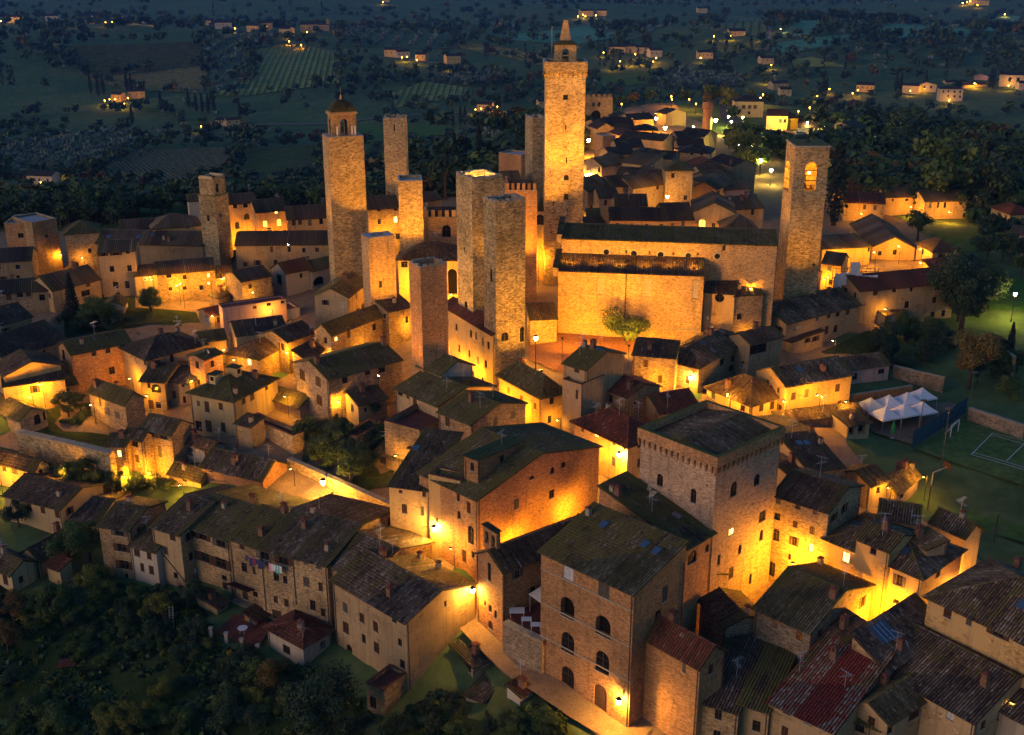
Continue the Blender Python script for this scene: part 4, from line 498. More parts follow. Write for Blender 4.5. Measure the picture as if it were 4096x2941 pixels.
TOWERS={
'great_tower':('tallest square tower with corbelled crown and spired bell cell',6.86,240.53,0,8,8.16,-4.16,44.5,'tw','B 3.6 1.03 37.62 1.01 w|B 4.16 .26 31.51 1.02 w|B 4.38 .26 24.52 1.31 w|B 4.02 1.05 20.99 1.16 a|B 4.08 1.06 16.84 1.34 a'),
'domed_tower':('square stone tower with a small domed bell lantern on top',-37.2,233.87,.3773,5.17,7.39,-4.01,31,'tw',''),
'bell_tower':('church bell tower with lit arched openings and a mossy flat top',53.17,216.3,0,7.5,6.38,-5.78,32,'tw','A 3.14 4.03 22.84 5.67 b|B 2.14 2.22 23.68 5.46 b'),
'rear_twin_tower':('taller of the twin towers with two bright lamps in its open top',-6.63,187.72,.4994,5.84,5.75,-4.82,31.5,'tg','A 2.19 1.17 8.06 1.82 a|A 2.84 .39 18.38 .97 w'),
'near_twin_tower':('nearer twin tower of rough stone with two dark doorways at its base',-2.61,177.92,.5102,4.05,5.47,-5.53,29.7,'tg','A 1.18 .68 16.46 2.1 w|B .97 1.41 6.5 1.52 a|B 4.5 .82 5.82 2.62 a'),
'slim_brick_tower':('slim brick tower with a bluish hollow top above the lamp gable house',-14.1,171.35,.5769,3.83,4.71,-7.1,21,'br',''),
'pale_top_tower':('short brick tower with a pale flat top and a square hatch',-26.13,204.27,.488,3.65,5.13,-5.08,17.5,'tb','B 1.73 .59 7.86 1.3 w'),
'plain_amber_tower':('plain amber-lit stone tower with a flat top behind the pale-topped one',-22.39,224.5,.0962,6,4.75,-2.25,24,'tw',''),
'far_brown_tower':('brown stone tower with a slit window standing alone before the fields',-27.83,303.01,1.5708,5.72,6,-4.92,25,'tw','A 2.69 .39 21.71 1.81 w'),
'slim_dark_tower':('slim dark tower half hidden behind the tallest tower',4.8,269.86,.2857,6,3.45,-2.11,29.6,'tg',''),
'ruined_tower':('slender leaning-looking tower with a broken open top at left',-65.21,249.4,1.1263,4.46,4.6,-4.97,15.5,'tg','A 1.92 .72 9.95 1.37 w|B 1.2 .6 10.74 .83 w'),
'square_keep':('broad square keep with an arcaded cornice and roof sunk behind its parapet',23.15,118.17,.7482,11.28,12.5,-12.66,13.6,'kp','A 7.61 .91 6.99 1.58 a|A 2.58 .83 6.66 1.8 a|B 3.04 1.24 7.33 1.91 a|B 7.63 1.2 7.26 1.44 a|B 3.36 1.06 2.09 .94 l|B 9.32 1.37 1.83 1.34 w|B 9.74 .73 -.86 1.42 a|B 5.46 .62 -1.12 1.29 a|B 1.43 .52 -1.07 1.42 w|B 8.26 .57 -6.42 1.45 w|B 3.89 .93 -3.87 1.51 c'),
'small_square_tower':('small square tower with quoined corners and a mossy pyramid roof',38.94,290.13,0,7,6.87,-4.47,14,'st',''),
}
CHURCH=(8.44,202.75,-.135,26.29,12)
CHWIN=[(7.21,.99,7.6,3.08,'a'),(15.94,.95,7.52,3.4,'a'),(24.31,1.07,7.44,3.52,'a')]
OCULI=[(7.78,1.06,13.4,1.09,'r'),(12.86,1.11,13.29,1.15,'r'),(17.8,1.1,13.24,1.14,'r'),(22.9,1.04,13.31,1.08,'r'),(28.16,1.04,13.32,1.08,'r')]
NAVE_SLOTS=[(11.86,.32,13.75,.71,'w'),(16.14,.34,13.77,.65,'w'),(20.52,.36,13.75,.68,'w'),(24.96,.31,13.66,.75,'w'),(29.52,.53,14.9,1,'a')]
TOWNHALL=(-1.41,225.68,0,6.41,22,-1.7468)
CRENEL=(-18.35,232.72,0,7.06,15,-1.3451)
CRENWIN=[(3.9,1.81,10.72,2.54,'a')]
WALLS=[('town_wall','long lit town wall of rough stone below the walled garden',-78.56,167.21,-.4309,19.16,-4.8,-13.39,1.2,'tw'),('lamp_wall','curving lit stone wall with a bright lamp above the ribbed roof',-34.46,160.22,-.7267,23.89,-6.2,-11.84,.8,'tw'),('terrace_retaining_wall','lit rubble retaining wall with a small door right of the palazzo',12.97,106.01,-.3894,7.43,-8.9,-14.66,1,'st'),('chapel_yard_wall','mossy retaining wall under the terrace with white tables',-1.06,115.61,-.7219,5.92,-6.6,-13.01,.8,'sg'),('tent_wall','low brick wall behind the white tents',57.64,183.67,.3574,13.69,-5.2,-8.87,.4,'br'),('field_wall','rough stone wall at the head of the sports field',76.87,179.19,-.8962,9.86,-5.6,-9.93,.6,'sg'),('garden_wall','stone garden wall below the dark trees',69.23,195.92,-.7121,9.41,-4.2,-9.17,.5,'sg'),('slope_terrace_wall','pale terrace wall with steps on the right slope',90.37,209.58,-1.5216,13.27,-2.6,-8.33,.5,'st')]
LAMPS=[(11.46,103.47,-8.48,900,'bright wall lamp at the palazzo corner over the sloping lane','wall',.34,'bulb','SODIUM',None,0,(.69,.72)),(-4.7,120.35,-5.01,800,'bright lamp where the lane narrows beside the chapel front','wall',.34,'bulb','SODIUM',None,0,(.8,.6)),(-10.11,132.6,-3.27,600,'blazing wall lamp on the amber corner front below the hall','wall',.36,'bulb','SODIUM',None,0,(.44,.9)),(15.22,148.75,-.18,1500,'blazing lamp under the red hip roof beside the square keep','wall',.36,'bulb','SODIUM',None,0,(.78,.62)),(53.17,118.04,-3.45,1600,'bright street lamp beside the green lower court','wall',.36,'bulb','SODIUM',None,0,(-.68,.73)),(-27.38,150.45,-5.34,1500,'blazing lamp on the curved wall above the garden','wall',.4,'bulb','SODIUM',None,0,(.5,.8)),(4.05,185.69,4.63,2600,'bright star-like lamp on the church square by the twin towers','post',.36,'bulb','SODIUM',None,6,(0,1)),(-22.66,204.17,2.86,500,'small lamp at the right end of the lamp gable house','wall',.2,'bulb_small','SODIUM',None,0,(-.81,.58)),(-32.35,191.75,-.29,500,'small lamp at the left foot of the lamp gable house','wall',.2,'bulb_small','SODIUM',None,0,(.58,.81)),(-21.06,220.93,3.25,500,'round white lamp on the pier below the loggia','post',.3,'bulb','SODIUM',None,3.4,(0,1)),(29.89,179.67,-.23,700,'glaring doorway lamp below the skylight house','wall',.3,'bulb','SODIUM',None,0,(.59,.81)),(101.03,221.64,1.78,1500,'pale star-like park lamp on the right lawn','post',.34,'bulb_pale','PALE',None,6,(0,1)),(30.65,427.22,2.17,4500,'farthest lamp of the left street of the rear town','wall',.6,'bulb','SODIUM',None,0,(0,1)),(26.76,403.62,3.21,4500,'second farthest lamp of the left street of the rear town','wall',.6,'bulb','SODIUM',None,0,(0,1)),(28.28,387.55,3.48,4500,'third lamp of the left street of the rear town','wall',.6,'bulb','SODIUM',None,0,(0,1)),(24.64,339.99,5.76,4500,'fourth lamp of the left street of the rear town','wall',.6,'bulb','SODIUM',None,0,(0,1)),(21.31,324.27,5.99,4500,'nearest lamp of the left street of the rear town','wall',.6,'bulb','SODIUM',None,0,(0,1)),(59.29,479.04,.02,4500,'farthest lamp of the right street of the rear town','wall',.6,'bulb','SODIUM',None,0,(0,1)),(58.58,444.12,1.39,4500,'second farthest lamp of the right street of the rear town','wall',.6,'bulb','SODIUM',None,0,(0,1)),(54.02,396.16,3.99,4500,'third lamp of the right street of the rear town','wall',.6,'bulb','SODIUM',None,0,(0,1)),(53.12,368.48,3.68,4500,'nearest lamp of the right street of the rear town','wall',.6,'bulb','SODIUM',None,0,(0,1)),(38.67,283,8.69,1300,'very bright lamp on the foot of the small square tower','wall',.36,'bulb','SODIUM',None,0,(0,1)),(84.76,484.65,-1.58,7000,'large star-like lamp by the lit road and gate tower','post',.7,'bulb_pale','PALE',None,6,(0,1)),(96.4,519.17,-4.88,2200,'small yellow lamp along the road and car park beyond the town','post',.45,'bulb_pale','PALE','lamps along the road and car park',5,(0,1)),(95.08,504.32,-4.92,2200,'small yellow lamp along the road and car park beyond the town','post',.45,'bulb_pale','PALE','lamps along the road and car park',5,(0,1)),(102.45,517.43,-4.97,2200,'small yellow lamp along the road and car park beyond the town','post',.45,'bulb_pale','PALE','lamps along the road and car park',5,(0,1)),(98.52,483.41,-4.5,2200,'small yellow lamp along the road and car park beyond the town','post',.45,'bulb_pale','PALE','lamps along the road and car park',5,(0,1)),(82.38,394.44,2.48,2200,'small yellow lamp along the road and car park beyond the town','post',.45,'bulb_pale','PALE','lamps along the road and car park',5,(0,1)),(79.91,369.5,2.29,2200,'small yellow lamp along the road and car park beyond the town','post',.45,'bulb_pale','PALE','lamps along the road and car park',5,(0,1)),(79.7,352.54,2.3,2200,'small yellow lamp along the road and car park beyond the town','post',.45,'bulb_pale','PALE','lamps along the road and car park',5,(0,1)),(128.25,505.05,-5.48,2200,'small yellow lamp along the road and car park beyond the town','post',.45,'bulb_pale','PALE','lamps along the road and car park',5,(0,1)),(133.56,497.48,-5.97,2200,'small yellow lamp along the road and car park beyond the town','post',.45,'bulb_pale','PALE','lamps along the road and car park',5,(0,1)),(151.48,481.82,-8.91,2200,'small yellow lamp along the road and car park beyond the town','post',.45,'bulb_pale','PALE','lamps along the road and car park',5,(0,1)),(130.53,461.82,-6.32,2200,'small yellow lamp along the road and car park beyond the town','post',.45,'bulb_pale','PALE','lamps along the road and car park',5,(0,1)),(132.3,426.77,-5.94,2200,'small yellow lamp along the road and car park beyond the town','post',.45,'bulb_pale','PALE','lamps along the road and car park',5,(0,1)),(98.81,478.54,-4.38,2200,'small yellow lamp along the road and car park beyond the town','post',.45,'bulb_pale','PALE','lamps along the road and car park',5,(0,1)),(78.42,398.08,2.65,2200,'small yellow lamp along the road and car park beyond the town','post',.45,'bulb_pale','PALE','lamps along the road and car park',5,(0,1))]
LANE_AND_FILL_LAMPS=[(33.82,121.72,-2.19,1600,6),(42.55,113.28,-3.99,1500,6.5),(39.57,116.5,-3.46,1500,6.5),(36.58,119.73,-2.52,1400,6.5),(44.83,106.67,-5.42,1300,6),(48.31,102.31,-5.27,1300,6),(51.3,98.58,-5.12,1200,6),(1.56,130.33,-5.07,900,4),(8.85,137.5,-3.92,700,4),(-7.79,128.58,-4.02,250,4),(-14.25,133.23,-5.06,350,5),(.8,164.61,.09,600,4.5),(-2.14,169.01,.35,600,4.5),(34.66,172.16,-.6,500,4),(43.54,171.1,-1.12,500,4),(49.15,172.06,-.41,600,5),(54.62,174.54,-2.55,300,4),(25.25,180.98,1.83,500,4),(23.36,175.6,.2,500,3),(60.67,153.35,-5.96,250,0),(53.76,148.28,-5.22,250,0),(-78.66,158.93,-8.58,500,3.5),(-59.54,159.84,-8.98,600,2.5),(-55.91,160.23,-8.56,700,3),(-49.97,155.83,-8.5,350,2.5),(-79.42,180.18,-1.67,450,4),(-80.23,177.66,-2.99,450,3),(-39.25,188.95,.83,600,4),(-47.81,185.77,.67,300,4),(-37.14,174.32,-1.52,350,4),(-67.64,225.59,2.67,700,5),(-62.27,227.44,2.32,600,5),(-74.95,229.8,2.92,300,5),(-60.54,233.18,1.76,400,4.5),(-56.99,229.08,.44,300,3.5),(-80.19,261.32,1.85,400,5),(-74.8,262.04,1.86,350,5),(-62.15,260.65,2.15,1100,5),(-55.13,256.8,2.49,1000,5),(-51.19,258.51,2.97,900,5),(-45.35,254.23,3.24,1100,5),(-74.32,254.53,3.07,500,6),(-27.98,255.77,5.35,1100,6),(-19.62,215.8,4.59,1200,5),(-11.88,214.5,3.74,1500,4),(5.23,239.49,4.22,900,6),(23.39,247.85,4.76,600,7),(28.81,247.55,4.45,600,7),(37.21,247.39,4.06,600,7),(42.67,248.13,3.86,900,7),(47.09,247.6,3.72,700,7),(36.77,198.12,2.1,1300,4),(44.01,203.59,8.17,500,11),(42.63,190.32,-.33,250,4),(59.79,202.67,-1.68,120,4),(42.86,203.17,1.34,300,4),(48.74,412.16,2.71,500,5),(49.69,294.74,1.54,500,4),(59.08,407.21,1.92,400,4),(61.56,500.48,-1.04,500,5),(59.14,300.65,2.45,350,5),(115.7,299.72,.96,700,3),(107.69,306.18,.97,400,3),(92.14,298.68,.82,400,3),(88.1,255.47,2.92,500,4),(74.36,249.86,1.9,600,4),(81.26,251.09,2.65,600,4),(96.77,247.38,1.25,400,3),(130.17,285.24,.94,350,3),(67.11,236,1.17,300,5),(439.08,1112.85,-57.25,1500,5),(385.69,1098.18,-61.02,900,4),(392.93,1050.93,-64.22,700,3),(118.51,509.32,-5.09,1500,5),(470.07,1109.48,-56.92,900,4),(-6.9,180.45,-.26,500,3.5),(-10.14,186.25,-.11,500,3.5),(-13.39,192.06,-.11,400,3.5),(-77.2018,163.2838,-8.1467,230,2.8),(-72.8496,161.2831,-7.6189,230,2.8),(-68.4975,159.2823,-7.3309,230,2.8),(-64.1453,157.2816,-9.0115,230,2.8),(-32.8823,154.8034,-5.3363,150,2.8),(-25.7404,148.4543,-6.2177,150,2.8),(-20.384,143.6925,-7.7025,150,2.8),(34.7096,122.5388,-3.9768,120,4),(52.1136,121.753,-4.6418,280,4),(-2.161,169.4033,-.119,180,4),(6.9442,162.2999,-.6378,120,4),(11.975,151.5666,-1.3431,180,4),(74.1664,218.3791,-.4351,120,4),(34.9568,172.9529,-.5527,180,4),(34.4733,152.7596,-2.947,120,4),(45.3417,143.665,-4.528,180,4),(-8.3484,151.8323,-3.8607,120,4),(-6.7325,143.329,-4.7363,180,4),(-17.2142,154.6463,-3.094,120,4),(-26.4248,196.8247,-.2554,120,4),(-18.4869,202.5217,1.3043,280,4),(-58.3432,213.4,-.2236,120,4),(-47.5066,215.6555,.0433,280,4),(-66.8963,187.9381,-3.6081,280,4),(-84.9221,174.3621,-2.9445,280,4),(-70.266,177.6374,-4.3824,180,4),(-62.0547,181.3716,-4.196,180,4),(-54.5876,183.1019,-2.1433,180,4),(-68.9413,227.4664,1.7932,180,4),(-75.3247,231.4787,1.9071,120,4),(-61.1827,234.2757,1.2957,120,4),(-91.7956,269.9952,.7927,120,4),(-85.8969,265.8145,.7484,120,4),(-103.6876,256.3224,.7685,280,4),(-97.2188,252.4199,1.0071,120,4),(-56.2359,258.7152,1.4848,280,4),(-1.8423,292.8637,2.895,280,4),(43.6093,200.3991,.7044,120,4),(37.1245,247.7872,1.0686,120,4),(44.5408,249.1139,.7966,180,4),(33.3392,287.0925,2.1022,280,4),(18.7124,282.7258,3.2757,180,4),(48.2358,296.7138,1.6575,280,4),(29.7362,321.0689,3.9191,120,4),(26.9959,307.2798,3.3799,120,4),(92.6422,316.867,1.963,120,4),(99.2317,316.3778,1.9932,120,4),(74.1048,252.0485,2.0504,120,4),(92.4486,253.5559,2.7229,280,4),(89.5302,244.3947,2.0168,280,4),(66.7937,237.5127,.2326,280,4),(1.1989,200.6037,3.1144,120,4),(-51.8739,195.0552,-.8163,120,4),(-53.143,226.2943,.6634,180,4),(24.8717,160.021,-1.6347,280,4),(-27.7394,170.4573,-.8919,280,4),(-7.386,182.1472,.4002,180,4),(25.2981,340.8497,3.7147,280,4),(26.0493,357.3584,2.508,120,4),(38.2174,352.2571,2.5286,120,4),(49.9456,312.8247,2.2944,180,4)]  # the closing entries are fill lamps added beside houses to spread amber light
SQLAMPS=[(8.77,189.59,3.36,-.135),(14.51,188.81,2.91,-.135),(20.24,188.03,2.56,-.135),(25.97,187.25,2.49,-.135),(31.44,186.51,2.23,-.135)]
PLANTS=[('bush',20.7,197.4,6.6,'dark round tree on the church square against the lit church wall','tree'),('yellow',-46,131.1,4.2,'yellow-green round tree below the garden row','tree'),('broaddark',-21.7,107.8,10,'tall dark ivy-clad tree beside the flat-roofed outhouse','tree'),('broaddark',-20,105.1,9,'dark round tree at the bottom edge below the walled outbuilding','tree'),('yellow',-42.5,117,3.6,'pale yellow-green shrub tree in the middle of the orchard','tree'),('yellow',-45.1,111.5,4.6,'tall yellow-green tree at the bottom of the orchard','tree'),('autumn',81.7,191.7,11,'large rusty autumn tree beside the sports field','tree'),('broaddark',89.4,217.4,15,'very tall dark tree beyond the stained long house','tree'),('broaddark',95.6,225.1,12,'dark tree left of the pale park lamp','tree'),('cypress',-85.9,214.9,11,'dark cypress in the garden left of the lit yard','tree'),('cypress',93.5,203.7,7,'small cypress on the terraced right slope','tree'),('cypress',84.9,298,22,'big dark cypress right of the bell tower','tree'),('cypress',-99.1,974.4,14,'lone cypress beside the field road behind the domed tower','tree'),('cypress',-20.3,408.5,16,'tall cypress behind the amber tower','tree'),('cypress',-11.7,411.6,15,'slim cypress between the amber tower and the slim dark one','tree'),('pine',-19.3,329.9,13,'umbrella pine behind the crenellated wall','tree'),('broad',-55,858.5,26,'huge rounded tree in the valley left of the great tower','tree'),('broad',118,311.1,22,'tall pale-green tree by the convent loggia','tree'),('broad',-185.7,801,14,'bright green tree by the white farmhouse','tree'),('broad',-118.1,307.3,10,'green trees behind the squat stone half-tower','tree'),('broad',-113.9,307,10,'rounded green tree above the hip outer house','tree'),('autumn',-136.3,324.1,9,'brownish tree at the far left above the brick block','tree'),('broad',77.2,213.5,6,'green garden tree below the stained long house','tree'),('broad',101.4,280.9,8,'lamplit yellow-green tree right of the orange gable','tree'),('broaddark',131.7,306,16,'dark tall tree at the right edge','tree'),('broaddark',128.9,311.3,15,'dark broad tree near the right edge','tree'),('autumn',93.9,315,9,'brown tree right of the bell tower','tree'),('broad',-66.4,159.4,5,'dark small tree against the lit town wall','tree'),('broad',-60.8,159.4,4,'lamplit shrub at the foot of the town wall','shrub'),('bush',-73.1,223,3.5,'green shrub thicket below the lit yard','shrub'),('broad',-82.5,213.6,7,'dark garden tree right of the small cypress','tree'),('broad',-79.5,213.6,6,'dark garden tree behind the crowded roof','tree'),('broad',-73.6,223.8,5,'pale green tree before the lit yard wall','tree'),('broaddark',-74.8,179.2,5,'dark round tree in the walled garden','tree'),('broaddark',-73.5,181.2,4,'dark shrub tree by the walled garden house','tree'),('broad',-23.9,153.7,6,'mossy lamplit tree above the lamp wall','tree'),('broaddark',-25.8,162.9,6,'dark tree in the courtyard by the corner terrace','tree'),('broaddark',-21.9,187,5,'dark tree in the courtyard of the long dark house','tree'),('bush',-28.8,159.9,3,'shrub above the curved lamp wall','shrub'),('broad',-62.6,143.1,7,'green tree right of the red porch annex','tree'),('broad',-60.3,144.7,7,'green tree beside the narrow tall row house','tree'),('broaddark',-73.3,152.2,5,'dark tree before the long cream house','tree'),('autumn',-64.7,125.9,5,'rust-brown tree at the left edge of the orchard','tree'),('autumn',-65.6,130.6,5,'brown tree above the orchard path','tree'),('broad',-60.7,130.7,6,'bushy tree in the middle left of the orchard','tree'),('broaddark',-42.9,131.5,5,'dark tree left of the garden shed','tree'),('autumn',-28.6,116.8,5,'rusty tree left of the tall ivy-clad tree','tree')]
